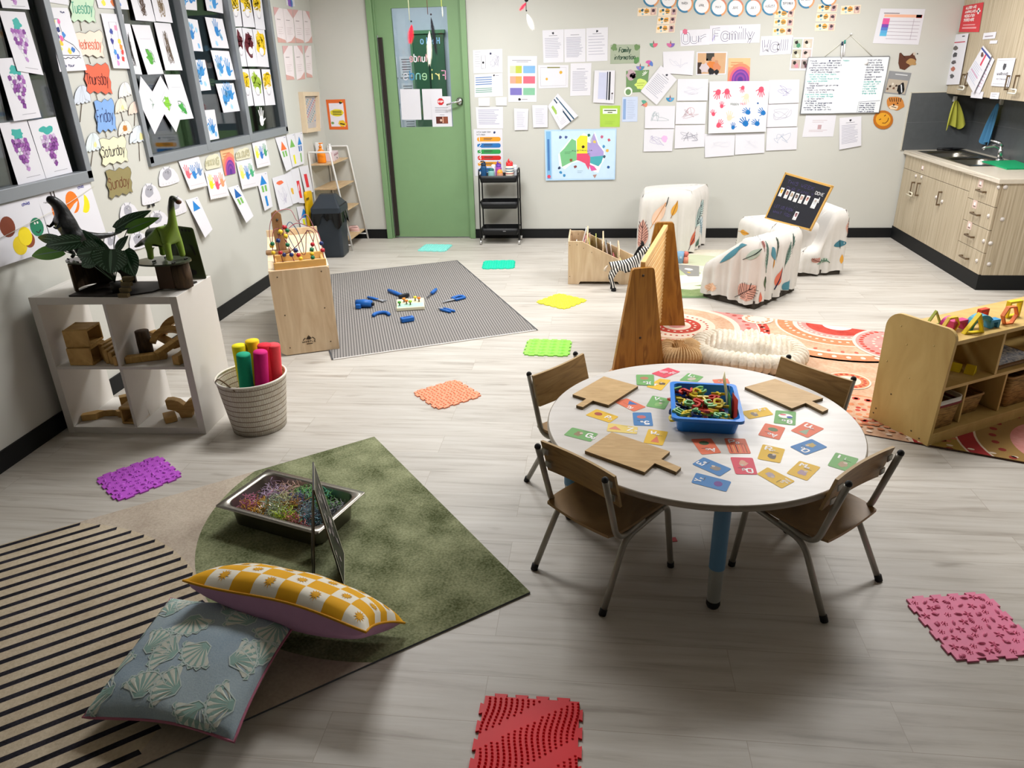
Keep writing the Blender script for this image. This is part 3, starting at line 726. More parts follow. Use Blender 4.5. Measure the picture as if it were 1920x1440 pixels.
card((1434.7, 793.4, 1472.8, 801.9, 1461.5, 824.9, 1421, 815.9), 'c', 'Aa', 'disc', 2, '#5d7a52', lab='coral alphabet card with A right of the tub, beside the B card', pp=(.5, .35))
card((1295, 823.4, 1333.4, 821.9, 1352.8, 849.1, 1315.6, 852.5), 'c', 'Aa', 'disc', 2, '#47603c', lab='coral alphabet card with A directly in front of the blue tub', pp=(.5, .3))
card((1357.4, 821.9, 1397.2, 822.5, 1408.4, 850.6, 1368.1, 850.3), 'c', 'Pp', 'stripes', 0, lab='coral alphabet card with P and upright stripes')
card((1430, 832.8, 1472.2, 842.2, 1462.8, 868.4, 1419.7, 860.4), 'y', 'Rr', 'blob', 0, '#5f5750', lab='yellow alphabet card with R and a grey figure')
card((1521.9, 822.9, 1551.9, 838.4, 1510.6, 853.4, 1480.6, 837.5), 'b', 'Oo', 'blob', 2, '#b9a05c', lab='blue alphabet card with O and a yellowish picture')
card((1566.9, 848.2, 1610.4, 860, 1593.5, 885.7, 1551.3, 872.8), 'g', 'Ii', 'blob', 0, '#a89070', lab='green alphabet card nearest the right edge of the table')
card((1319.4, 857.2, 1371.9, 879.1, 1349.4, 893.4, 1297.3, 870.3), 'b', 'Ee', 'blob', 3, '#8a8078', pos=(.35, .8), pp=(.5, .35), lab='blue alphabet card with E and a grey animal', size=.3)
card((1369.1, 857.2, 1411.3, 858.5, 1420.6, 890, 1379.4, 889.1), 'r', 'Dd', 'blob', 2, '#d9a088', lab='red alphabet card with D', pp=(.5, .35))
card((1499.4, 863.8, 1538.8, 875.9, 1513.4, 901.6, 1474.1, 887.2), 'y', 'Mm', 'blob', 0, '#a98fa0', lab='yellow alphabet card with M')
card((1439.4, 875.9, 1490.9, 902.2, 1465.6, 915.9, 1418.8, 888.5), 'y', 'Nn', 'blob', 1, '#b0a0a8', pos=(.3, .8), pp=(.5, .32), size=.3, lab='yellow alphabet card with a pale bird near the front edge of the table')
card((1305.3, 886.3, 1371.5, 903.1, 1361.6, 922.3, 1295.9, 905), 'b', 'Yy', 'disc', 3, '#6a3f8c', pos=(.35, .82), pp=(.5, .3), size=.3, lab='blue alphabet card with Y and a purple ball, nearest the front edge')
# ---- blue tub of magnetic numbers
b0, b1 = onz(1269.7, 808.8, TH), onz(1380, 815, TH); ang = math.atan2((b1 - b0).y, (b1 - b0).x)
TWd = (b1 - b0).length; TD = .29; ex = V((math.cos(ang), math.sin(ang), 0)); ey = V((-ex.y, ex.x, 0))
tc = (b0 + b1) / 2 + ey * TD / 2; tc.z = TH + .0008
BLUE = mat('#2f88ea', .3, var=.03)
t = thing('storage_tub', 'blue plastic tub full of magnetic numbers on the round table', 'tub', tc, ang)
q = MB(); P_ = []; W_, TZ = TWd, .068
for s, z, e in ((1., .0, 0), (1.10, TZ - .012, 0), (1.10, TZ - .012, .014), (1.10, TZ, .014), (1.10, TZ, -.002), (.99, .004, -.004)):
 P_.append([(p[0], p[1], z) for p in rrect(W_ * s + 2 * e, TD * s + 2 * e, .022)])
n = len(P_[0]); q.add(sum(P_, []), [(i * n + k, i * n + (k + 1) % n, (i + 1) * n + (k + 1) % n, (i + 1) * n + k) for i in range(5) for k in range(n)] + [tuple(range(n))[::-1], tuple(range(5 * n, 6 * n))], BLUE)
q.build('tub_body', t)
MCOL = [('yellow', '#dcc21e'), ('green', '#7fc07a'), ('red', '#d8453c'), ('dark blue', '#23355f'), ('dark green', '#2f6a44'), ('dark red', '#6d2230')]
rnd = random.Random(11); seen = {}
for i in range(70):
 chx = '0123456789AEHKLNTX'[rnd.randrange(18)]; cn, cc_ = MCOL[[0, 0, 1, 2, 2, 3, 3, 4, 5][rnd.randrange(9)]]
 if i > 50 : cn, cc_ = MCOL[[0, 1, 2, 0, 1][i % 5]]
 lay = i // 18; gx = (i % 18) % 6; gy = (i % 18) // 6
 u = (-.45 + .16 * gx + rnd.uniform(-.06, .06)) * W_ * .93; v = (-.38 + .36 * gy + rnd.uniform(-.09, .09)) * TD * .9
 st, ww = text_strokes(chx, 0, -.02, .044); q = MB()
 Mx = Matrix.Rotation(rnd.uniform(0, 6.28), 3, 'Z') @ Matrix.Rotation(rnd.uniform(-.3, .3), 3, 'X') @ Matrix.Rotation(rnd.uniform(-.25, .25), 3, 'Y')
 for g in st:
  g = smooth2(g, 3) if len(g) > 4 else g; nn = len(g); L_ = []; T_ = []
  for k in range(nn):
   a = g[max(0, k - 1)]; b = g[min(nn - 1, k + 1)]; dx, dy = b[0] - a[0], b[1] - a[1]; d = math.hypot(dx, dy) or 1
   if k == 0: e_ = (-dx / d * .003, -dy / d * .003)
   elif k == nn - 1: e_ = (dx / d * .003, dy / d * .003)
   else: e_ = (0, 0)
   for sg in (1, -1):
    for z in (-.0045, .0045): L_.append(Mx @ V((g[k][0] + e_[0] - sg * dy / d * .0042 - .014, g[k][1] + e_[1] + sg * dx / d * .0042, z)))
  fs = []
  for k in range(nn - 1):
   o = 4 * k
   for a, b in ((0, 1), (1, 3), (3, 2), (2, 0)): fs.append((o + a, o + b, o + b + 4, o + a + 4))
  fs += [(0, 2, 3, 1), (4 * nn - 4, 4 * nn - 3, 4 * nn - 1, 4 * nn - 2)]
  q.add(L_, fs, mat(cc_, .35))
 w_ = 'number' if chx.isdigit() else 'letter'
 q.build('magnetic_' + w_, loc=tc + ex * (u - .012) + ey * v + V((0, 0, .022 + lay * .0135 + rnd.uniform(0, .004))), label='%s plastic magnetic %s %s lying in the blue tub' % (cn, w_, chx), cat='magnetic ' + w_, group='magnetic numbers and letters in the blue tub')
for i, (du, dv, c1, c2, nm, hh) in enumerate(((.40, .36, '#e6dfae', '#c7b35a', 'pale yellow', .135), (.455, .18, '#2f6fb0', '#e8e8ee', 'blue', .12), (.43, -.02, '#3c8a4a', '#b44a30', 'green and brown', .10), (.49, -.2, '#cf3f3a', '#8fb050', 'red', .115))):
 p = tc + ex * (W_ * du) + ey * (TD * dv) + V((0, 0, .006)); q = MB(); tl = .12 + .05 * i
 A_ = Matrix.Rotation(ang + R(90 + (i - 1.5) * 7), 3, 'Z') @ Matrix.Rotation(R(78 + 3 * i), 3, 'X')
 q.box((0, 0, .0), (.07, hh, .0012), c1, rot=A_); q.box(A_ @ V((0, hh * .1, .0008)), (.045, hh * .5, .0006), c2, rot=A_)
 q.v = [v + V((0, 0, hh * .48)) for v in q.v]
 q.build('alphabet_card', loc=p, label='%s alphabet card standing upright at the right side inside the blue tub' % nm, cat='card', group='cards standing in the blue tub')
q = MB(); p = onz(1264, 1012); q.box((0, 0, .0012), (.02, .028, .0016), '#c2303a', rz=.2); q.build('paper_scrap', loc=p, label='tiny red scrap lying on the floor under the table', cat='scrap')
q = MB(); p = onz(1564, 999); q.tube([(-.02, -.008, .004), (.018, .008, .004)], .0035, '#c9c4c0', 8); q.box((.014, .008, .006), (.016, .012, .006), '#c03a40'); q.build('small_toy', loc=p, label='tiny red and white toy piece on the floor behind the near right chair', cat='toy')
# ================================================================ texture mats (0.3 m, jigsaw edges)
def floor_mat_tile(cx, cy, ang, col, kind, lab, sz=.288):
 t = 5; tab = .011; h = sz / 2; out = []
 def edge(n=4):
  e = [(0, 0)]; w = sz / (2 * n + 1)
  for i in range(n):
   x = w * (2 * i + 1) + w * .0
   e += [(x, 0), (x - .004, tab), (x + w + .004, tab), (x + w, 0)]
  return e
 for k in range(4):
  a = R(90 * k); c, s = math.cos(a), math.sin(a)
  for x, y in edge():
   X_, Y_ = x - h, -(h + y); out.append((X_ * c - Y_ * s, X_ * s + Y_ * c))
 q = MB(); q.prism(out, .007, mat(col, .5, var=.03)); m2 = mat(col, .45, var=.05, scale=60)
 r2 = random.Random(int(cx * 1000))
 def bump(x, y, rx, ry, hh, an=0):
  n = 8; c, s = math.cos(an), math.sin(an); vs = [(x, y, .007 + hh)]
  for f, z in ((.6, .75), (1, 0)):
   for i in range(n):
    th = 6.2832 * i / n; px, py = rx * f * math.cos(th), ry * f * math.sin(th); vs.append((x + px * c - py * s, y + px * s + py * c, .007 + hh * z))
  fs = [(0, 1 + i, 1 + (i + 1) % n) for i in range(n)] + [(1 + i, 1 + n + i, 1 + n + (i + 1) % n, 1 + (i + 1) % n) for i in range(n)]
  q.add(vs, fs, m2, True)
 if kind == 'studs':
  for i in range(17):
   for j in range(25):
    x = -h + .01 + i * .0168; y = -h + .008 + j * .0113; x += .007 * math.sin(j * .35)
    w_ = .5 + .5 * math.sin((x * .9 - y * 1.2) * 26 + 1.)
    if w_ > .18: bump(x, y, .0044, .0044, .0035 + .004 * w_)
 elif kind == 'shells':
  for i in range(8):
   for j in range(8):
    x = -h + .02 + i * .0355 + r2.uniform(-.006, .006); y = -h + .02 + j * .0355 + r2.uniform(-.006, .006); an = r2.uniform(0, 6.28); k = (i * 3 + j * 5) % 4
    if k == 0:
     for b in range(5): aa = an + (b - 2) * .42; bump(x + .008 * math.cos(aa), y + .008 * math.sin(aa), .011, .0032, .006, aa)
    elif k == 1:
     for b in range(5): aa = an + b * 1.257; bump(x + .008 * math.cos(aa), y + .008 * math.sin(aa), .0095, .0028, .005, aa)
    elif k == 2: bump(x, y, .015, .006, .008, an)
    else:
     bump(x, y, .004, .004, .006)
     for b in range(7): aa = b * .9; bump(x + .009 * math.cos(aa), y + .009 * math.sin(aa), .0022, .0022, .003)
 elif kind == 'bars':
  for j in range(5):
   for i in range(4): bump(-h + .045 + i * .066, -h + .035 + j * .055, .029, .015, .011)
 else:
  for i in range(12):
   for j in range(12): bump(-h + .015 + i * .0235 + r2.uniform(-.004, .004), -h + .015 + j * .0235 + r2.uniform(-.004, .004), .008, .006, .006, r2.uniform(0, 3))
 q.build('texture_mat', loc=(cx, cy, .0003), rz=ang, label=lab, cat='mat', group='jigsaw-edged texture mats on the floor')
def mat_px(px, col, kind, lab):
 p = [onz(px[i], px[i + 1]) for i in range(0, len(px), 2)]
 c = (p[0] + p[2]) / 2; d = p[1] - p[0]; floor_mat_tile(c.x, c.y, math.atan2(d.y, d.x), col, kind, lab)
floor_mat_tile(-.163, 1.502, 0.0, '#e01826', 'studs', 'red studded jigsaw mat at the bottom edge of the photo')
mat_px((1717, 1128, 1862, 1118, 1935, 1225, 1828, 1245), '#ee80a6', 'shells', 'pink shell-patterned jigsaw mat at the right edge of the photo')
mat_px((182, 903, 300, 860, 340, 890, 225, 942), '#bd55cf', 'shells', 'purple jigsaw mat on the floor in front of the white cube shelf')
mat_px((778, 738, 855, 715, 900, 742, 822, 769), '#f0916c', 'pebble', 'orange jigsaw mat lying cornerwise in the middle of the floor')
mat_px((990, 638, 1068, 640, 1067, 668, 985, 666), '#8ede4f', 'bars', 'lime green jigsaw mat left of the wooden slatted stand')
mat_px((1010, 566, 1051, 551, 1096, 565, 1055, 579), '#e4e23a', 'pebble', 'yellow jigsaw mat below the wooden book box')
mat_px((906, 489, 963, 488, 966, 505, 908, 506), '#12c7a4', 'pebble', 'teal jigsaw mat in front of the black trolley')
mat_px((798, 459, 849, 460, 835, 472, 785, 471), '#84d8cf', 'pebble', 'pale aqua jigsaw mat in front of the green door')
# ================================================================ skinned bodies
def skin_body(name, nodes, edges, m, parent=None, sub=2, **k):
 """one continuous body grown round a jointed skeleton; nodes: (x,y,z,radius)"""
 me = bpy.data.meshes.new(name); me.from_pydata([n[:3] for n in nodes], edges, []); o = bpy.data.objects.new(name, me); COL.objects.link(o)
 bm_ = bmesh.new(); bm_.from_mesh(me); L_ = bm_.verts.layers.skin.verify()
 for v, n in zip(bm_.verts, nodes): v[L_].radius = (n[3], n[3] if len(n) < 5 else n[4]); v[L_].use_root = v.index == 0
 bm_.to_mesh(me); bm_.free(); me.materials.append(mat(m))
 md = o.modifiers.new('skin', 'SKIN'); md.use_smooth_shade = True
 s = o.modifiers.new('sub', 'SUBSURF'); s.levels = sub; s.render_levels = sub
 if parent: o.parent = parent
 tag(o, **k); return o
def TR(loc, rz=0., rx=0., ry=0.): return Matrix.Translation(loc) @ Matrix.Rotation(rz, 4, 'Z') @ Matrix.Rotation(ry, 4, 'Y') @ Matrix.Rotation(rx, 4, 'X')
# ================================================================ white cube shelf
WH = mat('#d6d2cc', .45, var=.015)
KA = math.atan2(.034, .77); KT = thing('cube_shelf', 'white four-cube shelf unit against the left wall holding wooden blocks', 'shelf', (-2.05, 3.277, 0), KA)
KM = Matrix.Translation((-2.05, 3.277, 0)) @ Matrix.Rotation(KA, 4, 'Z')
for nm, a, b in (('side_panel', (-.77, 0, 0), (-.732, .385, .765)), ('side_panel', (-.038, 0, 0), (0, .385, .765)), ('top_panel', (-.732, 0, .727), (-.038, .385, .765)), ('base_panel', (-.732, 0, 0), (-.038, .385, .038)), ('shelf', (-.732, .003, .374), (-.038, .382, .39)), ('divider', (-.393, .003, .038), (-.377, .382, .374)), ('divider', (-.393, .003, .39), (-.377, .382, .727))):
 q = MB(); q.bx(a, b, WH); q.build(nm, KT, bevel=.0015)
BG = 'wooden building blocks in the white shelf'
def blk(q, x, y, z, lab, ang=0., rx=0., ry=0., nm='wooden_block', bev=.003):
 """q in its own frame; placed at shelf-local x,y,z"""
 M = KM @ TR((x, y, z), ang, rx, ry); o = q.build(nm, loc=(0, 0, 0), label=lab, cat='block', group=BG, bevel=bev)
 o.matrix_world = M; return o
def hollow(w, d, h, t=.011, m=BLOCKW, openx=True):
 q = MB()
 for a, b in (((-w / 2, -d / 2, 0), (w / 2, -d / 2 + t, h)), ((-w / 2, d / 2 - t, 0), (w / 2, d / 2, h)), ((-w / 2, -d / 2 + t, 0), (w / 2, d / 2 - t, t)), ((-w / 2, -d / 2 + t, h - t), (w / 2, d / 2 - t, h))): q.bx(a, b, m)
 return q
def bar(w, d, h, m=BLOCKW): q = MB(); q.bx((-w / 2, -d / 2, 0), (w / 2, d / 2, h), m); return q
def arch(r0, r1, a0, a1, t, m=BLOCKW):
 q = MB(); q.prism(arc((0, 0), r1, a0, a1, 16) + arc((0, 0), r0, a1, a0, 16), t, m); return q
blk(hollow(.125, .14, .093), -.60, .085, .391, 'open-sided wooden box block, lower of the stacked pair in the top left cube')
blk(hollow(.125, .14, .093), -.607, .10, .485, 'open-sided wooden box block on top of the pair in the top left cube', .06)
for i, (x, y, h, l) in enumerate(((-.522, .22, .088, .25), (-.497, .20, .082, .26), (-.472, .17, .074, .26), (-.447, .16, .066, .26), (-.418, .13, .05, .24))):
 blk(bar(.021, l, h), x, y, .391, '%s wooden plank block standing on edge in the top left cube' % ('leftmost', 'second from left', 'middle', 'second from right', 'rightmost')[i], .03 * (i - 2))
q = MB(); BK = grain('bark', [(.3, '#3a2c20'), (.7, '#5d4a36')], (20, 20, 3), 3, 1, .8, bump=.6); q.lathe([(.0001, 0), (.036, 0), (.037, .07), (.035, .14), (.0001, .14)], BK, seg=14)
blk(q, -.322, .16, .391, 'short dark log block with bark, at the left of the top right cube', bev=0)
blk(bar(.045, .20, .035), -.285, .09, .391, 'wooden bar block lying at the front of the top right cube', R(-70))
blk(bar(.05, .25, .04), -.10, .20, .391, 'wooden plank block under the pile in the top right cube', R(6))
blk(bar(.04, .16, .05), -.075, .10, .391, 'short wooden block at the right front of the top right cube', R(-12))
blk(arch(.085, .125, 15, 165, .04), -.17, .29, .445, 'large curved arch block lying on the pile in the top right cube', R(20), R(65))
blk(arch(.075, .105, 20, 160, .035), -.20, .20, .43, 'thin curved arch block leaning in the middle of the top right cube', R(35), R(50))
blk(bar(.05, .27, .028), -.145, .19, .455, 'light wooden plank block slanting on top of the pile in the top right cube', R(-38), R(20))
blk(bar(.04, .22, .028), -.255, .24, .44, 'dark wooden plank block tucked behind the pile in the top right cube', R(60), R(10))
q = MB(); q.prism([(-.13, 0), (-.13, .03), (-.06, .055), (0, .03), (.07, .03), (.12, .055), (.12, 0), (.07, 0)] + arc((0, -.02), .06, 20, 160, 6), .035, BLOCKW)
blk(q, -.60, .10, .039, 'flat curved block lying at the front of the bottom left cube', R(15))
blk(hollow(.10, .10, .095), -.445, .085, .039, 'open wooden box block standing in the bottom left cube', R(90), R(0), R(-90)).matrix_world = KM @ TR((-.475, .085, .09), R(88), R(90), 0)
blk(bar(.045, .15, .075), -.53, .27, .039, 'wooden block on edge behind the box in the bottom left cube', R(-55))
blk(bar(.06, .12, .05), -.45, .28, .06, 'wooden block at the back right of the bottom left cube', R(20))
blk(arch(.03, .06, 0, 180, .035), -.45, .24, .115, 'small curved block on top at the back of the bottom left cube', R(30), R(80))
q = MB(); q.prism([(-.03, 0), (.03, 0), (.036, .028), (.055, .045), (.092, .055), (.094, .11), (.06, .112), (.025, .10), (0, .075), (-.025, .10), (-.06, .112), (-.094, .11), (-.092, .055), (-.055, .045), (-.036, .028)], .045, BLOCKW)
blk(q, -.165, .16, .039, 'Y-shaped forked wooden block standing in the bottom right cube', R(8), R(90))
blk(bar(.062, .085, .034), -.235, .09, .039, 'small rectangular wooden block lying in the bottom right cube', R(35))
# ================================================================ bark play house, dinosaurs, plant
SZ = .7655
t = thing('toy_tree_house', 'dark bark toy house with flat platforms on the white shelf', 'play house', KM @ V((-.29, .13, SZ)), KA)
DKB = mat('#1d1712', .6); OLV = mat('#39402f', .35, coat=.3); DWD = mat('#2a2018', .55, var=.2)
q = MB(); q.prism([(-.27, -.12), (.02, -.13), (.13, -.06), (.17, .04), (.26, .03), (.28, .12), (-.25, .13)], .008, DKB); q.build('base', t)
def wallp(x0, x1, y, z0, z1, ax, ar, m=DWD, th=.012):
 q = MB(); o = [(x0, z0), (ax - ar, z0)] + [(ax - ar, z0 + .035)] + arc((ax, z0 + .035), ar, 180, 0, 8) + [(ax + ar, z0), (x1, z0), (x1, z1), (x0, z1)]
 q.prism(o, th, m, Matrix.Translation((0, y + th, 0)) @ Matrix.Rotation(R(90), 4, 'X')); return q
wallp(-.24, -.04, .10, .008, .145, -.14, .026).build('back_wall', t)
wallp(.08, .26, .10, .008, .14, .17, .02, mat('#3d2b1c', .5)).build('back_wall', t)
q = MB(); q.prism(arc((-.21, .02), .10, 110, 235, 10) + arc((-.21, .02), .085, 235, 110, 10), .135, BK, Matrix.Translation((0, 0, .008))); q.build('bark_wall', t)
q = MB(); q.lathe([(.0001, .008), (.052, .008), (.055, .07), (.05, .14), (.0001, .14)], BK, (.255, .02, 0), 16, 1, .8); q.build('log_end', t)
q = MB(); q.bx((.15, -.02, .008), (.23, -.008, .14), mat('#4a3220', .5)); q.build('front_wall', t)
q = MB(); q.prism([(p[0], p[1]) for p in arc((-.17, .03), .165, 0, 350, 28, .085)], .009, OLV, Matrix.Translation((0, 0, .145))); q.build('platform', t)
q = MB(); q.prism([(p[0], p[1]) for p in arc((.19, .0), .14, 0, 350, 28, .095)], .009, OLV, Matrix.Translation((0, 0, .142))); q.build('platform', t)
for i in range(4):
 q = MB(); q.bx((-.0, -.145 + .022 * i, .0 + .022 * i), (.05, -.118 + .022 * i, .02 + .022 * i), mat('#6b5c3c', .6)); q.build('step', t, bevel=.002)
for i in range(3): q = MB(); q.box((-.08 + .034 * i, -.03 + .006 * i, .04 + .007 * i), (.02, .018, .012), mat('#9c8a5c', .6), rz=.3); q.build('peg', t)
q = MB(); q.box((-.1, -.01, .035), (.17, .035, .006), DWD, rot=Matrix.Rotation(.2, 3, 'Z') @ Matrix.Rotation(-.25, 3, 'Y')); q.build('ramp', t)
# T-rex, facing the wall side, tail to the right
tb = KM @ V((-.54, .13, SZ + .1545))
t = thing('toy_dinosaur', 'black toy tyrannosaurus rearing up on the left platform', 'toy dinosaur', tb, R(238)); t.scale = (1.1, 1.15, 1.12)
nd = [(0, 0, .115, .045), (.008, 0, .16, .045), (.014, 0, .205, .036), (.02, 0, .245, .03), (.04, 0, .275, .026, .024), (.066, 0, .285, .014, .016), (-.05, 0, .10, .026), (-.11, 0, .088, .017), (-.17, 0, .085, .009), (-.22, 0, .09, .004),
  (.005, .035, .09, .02), (.015, .045, .05, .013), (-.005, .045, .022, .009), (.012, .047, .007, .008), (.005, -.035, .09, .02), (.015, -.045, .05, .013), (-.005, -.045, .022, .009), (.012, -.047, .007, .008),
  (.05, .03, .175, .009), (.07, .034, .16, .006), (.08, .032, .17, .004), (.05, -.03, .175, .009), (.07, -.034, .16, .006), (.08, -.032, .17, .004)]
ed = [(0, 1), (1, 2), (2, 3), (3, 4), (4, 5), (0, 6), (6, 7), (7, 8), (8, 9), (0, 10), (10, 11), (11, 12), (12, 13), (0, 14), (14, 15), (15, 16), (16, 17), (1, 18), (18, 19), (19, 20), (1, 21), (21, 22), (22, 23)]
skin_body('body', nd, ed, mat('#16181a', .35, var=.3, scale=60, bump=.5), t)
q = MB()
for s in (-1, 1):
 for k in (-1, 0, 1): q.ball((.026, s * .047 + k * .006, .005), .004, mat('#0c0c0c', .4), 6)
q.build('claws', t)
q = MB()
for i in range(6): q.cyl((.05 + i * .005, .009, .27), (.05 + i * .005, .009, .264), .0014, '#a8a598', 4, .0003); q.cyl((.05 + i * .005, -.009, .27), (.05 + i * .005, -.009, .264), .0014, '#a8a598', 4, .0003)
q.build('teeth', t)
# long-necked dinosaur
bb_ = KM @ V((-.075, .12, SZ + .1515))
t = thing('toy_dinosaur', 'green long-necked toy dinosaur standing on the right platform', 'toy dinosaur', bb_, R(-12)); t.scale = (1.15,) * 3
nd = [(-.01, 0, .105, .042), (.045, 0, .115, .036), (.07, 0, .15, .023), (.08, 0, .20, .015), (.088, 0, .245, .012), (.098, 0, .275, .012), (.122, 0, .262, .0105), (.136, 0, .25, .007), (-.06, 0, .10, .03), (-.10, 0, .08, .015), (-.14, 0, .06, .008), (-.17, .01, .05, .004),
  (.05, .035, .085, .019), (.055, .038, .045, .014), (.055, .038, .01, .014), (.05, -.035, .085, .019), (.055, -.038, .045, .014), (.055, -.038, .01, .014),
  (-.045, .034, .08, .02), (-.045, .036, .045, .014), (-.05, .036, .01, .0135), (-.045, -.034, .08, .02), (-.045, -.036, .045, .014), (-.05, -.036, .01, .0135)]
ed = [(0, 1), (1, 2), (2, 3), (3, 4), (4, 5), (5, 6), (6, 7), (0, 8), (8, 9), (9, 10), (10, 11), (1, 12), (12, 13), (13, 14), (1, 15), (15, 16), (16, 17), (8, 18), (18, 19), (19, 20), (8, 21), (21, 22), (22, 23)]
def dino_green():
 m = bpy.data.materials.new('dino_green'); m.use_nodes = True; N = m.node_tree.nodes; L = m.node_tree.links; b = N['Principled BSDF']
 g = N.new('ShaderNodeTexCoord'); s = N.new('ShaderNodeSeparateXYZ'); L.new(g.outputs['Object'], s.inputs[0])
 nz = N.new('ShaderNodeTexNoise'); nz.inputs['Scale'].default_value = 60
 ml = N.new('ShaderNodeMath'); ml.operation = 'MULTIPLY_ADD'; L.new(s.outputs['X'], ml.inputs[0]); ml.inputs[1].default_value = -.9; L.new(s.outputs['Z'], ml.inputs[2])
 a2 = N.new('ShaderNodeMath'); a2.operation = 'MULTIPLY_ADD'; L.new(nz.outputs[0], a2.inputs[0]); a2.inputs[1].default_value = .03; L.new(ml.outputs[0], a2.inputs[2])
 cr = N.new('ShaderNodeValToRGB'); e = cr.color_ramp.elements; e[0].position = .145; e[0].color = lin('#7a9a2e'); e[1].position = .165; e[1].color = lin('#2c3420')
 L.new(a2.outputs[0], cr.inputs[0]); L.new(cr.outputs[0], b.inputs['Base Color']); b.inputs['Roughness'].default_value = .4
 bp = N.new('ShaderNodeBump'); bp.inputs['Strength'].default_value = .4; bp.inputs['Distance'].default_value = .002; L.new(nz.outputs[0], bp.inputs['Height']); L.new(bp.outputs[0], b.inputs['Normal']); return m
skin_body('body', nd, ed, dino_green(), t)
q = MB()
for x, y in ((.055, .038), (.055, -.038), (-.05, .036), (-.05, -.036)):
 for k in (-1, 0, 1): q.ball((x + .015, y + k * .007, .004), .0045, mat('#14160e', .4), 6)
q.build('claws', t)
q = MB(); q.ball((.128, 0, .256), .0125, mat('#5a3420', .5), 10, (1.1, .95, .8)); q.build('snout', t, label='brown snout')
q = MB()
for s in (-1, 1): q.ball((.112, s * .011, .272), .0025, '#0a0a0a', 6)
q.build('eyes', t)
# artificial plant
LG = [mat('#26482c', .4, var=.1), mat('#5a9428', .4, var=.1), mat('#6d8f78', .45)]
pb = KM @ V((-.335, .06, SZ + .06)); t = thing('artificial_plant', 'artificial plant with big striped dark green leaves between the two toy dinosaurs', 'plant', pb)
q = MB(); q.lathe([(.0001, -.05), (.022, -.05), (.026, .0), (.0001, .0)], mat('#1c1a16', .6)); q.build('pot', t)
def leaf(bx_, by, tx, ty, wpx, Y, dY, m, fold=.25, tilt=0., yb=None):
 b = ony(bx_, by, (yb or Y)) - pb; tp = ony(tx, ty, Y + dY) - pb; ax = (tp - b); L_ = ax.length; ax.normalize()
 side = ax.cross(V((math.sin(tilt), -math.cos(tilt), .25)).normalized()).normalized(); nr = side.cross(ax).normalized()
 if nr.y > 0: nr = -nr
 W_ = wpx * .00262 / 2; q = MB()
 def f(u, v):
  s = (v - .5) * 2; w = W_ * (math.sin(math.pi * min(1, u * .93 + .07) ** .75) ** .8) if u < 1 else 0
  back = -.06 * L_ * (1 - u) * abs(s) * (1 if u < .2 else 0)
  return b + ax * (L_ * u + back) + side * (w * s) + nr * (fold * w * (1 - abs(s)) * -.5 + .05 * L_ * math.sin(u * 3.14) - .10 * L_ * u * u)
 def mf(u, v):
  s = abs(v - .5) * 2
  if s < .06: return LG[2]
  if m == 0 and ((u * 9 - s * 3.2) % 1) < .16 and s < .9: return LG[2]
  return LG[m]
 q.grid(f, 36, 24, LG[m], True, mf); q.build('leaf', t, label='bright green leaf' if m == 1 else None)
 s = MB(); s.tube([(0, 0, 0), b * .6 + V((0, 0, .03)), b], .0022, mat('#27381f', .5), 6); s.build('stem', t)
YP = 3.30
for a in ((118, 470, 53.6, 480, 27, YP + .02, .0, 1), (150, 452, 80, 461, 30, YP - .03, -.02, 0), (112, 450, 66, 445, 20, YP + .06, .02, 0), (200, 470, 151, 431, 22, YP + .0, .0, 0), (217, 429, 279, 394, 24, YP + .04, .01, 0), (239, 431, 295, 408, 22, YP + .03, .0, 1),
   (206, 467, 204, 513, 74, YP - .08, -.03, 0), (232, 470, 250, 519, 48, YP - .05, -.02, 0), (219, 468, 238, 442, 16, YP, .0, 0), (185, 470, 140, 478, 46, YP - .03, 0, 0), (180, 480, 150, 500, 30, YP, 0, 0)):
 leaf(*a)
# green acrylic picture stand behind the dinosaur
t = thing('picture_stand', 'clear green-tinted picture stand with a dark dinosaur shape behind the green toy dinosaur', 'picture', ony(350, 525, 3.60))
c0 = ony(350, 525, 3.60); P4 = [ony(306, 420, 3.63) - c0, ony(362, 427, 3.63) - c0, ony(388, 523, 3.60) - c0, ony(330, 530, 3.60) - c0]
for p in P4[2:]: p.z = max(p.z, .001)
f, W, Hh = quad_surf([p + c0 for p in P4]); a = Art(lambda u, v: (f(u, v)[0] - c0, f(u, v)[1]), W, Hh)
a.poly([(p[0] + W / 2, p[1] + Hh / 2) for p in rrect(W, Hh, .012)], mat('#5c6645', .25, coat=.4)); a.up(); a.rect(.006, .006, W - .012, Hh - .012, mat('#3f4a30', .2, coat=.5)); a.up()
ink = mat('#15180f', .5)
a.line([(W * .55, Hh * .1), (W * .62, Hh * .35), (W * .8, Hh * .5), (W * .78, Hh * .62), (W * .55, Hh * .68), (W * .45, Hh * .62)], lambda t: .03 * (1 - .6 * t), ink); a.blob(W * .6, Hh * .22, .03, ink, .045)
for i in range(7): a.blob(W * (.12 + .12 * i), Hh * .93, .007, ink, seed=i)
a.mb.build('picture', t); q = MB(); q.box((P4[3] + P4[2]) / 2 + V((0, .03, .004)), (.12, .07, .006), mat('#8c9278', .3)); q.build('foot', t)
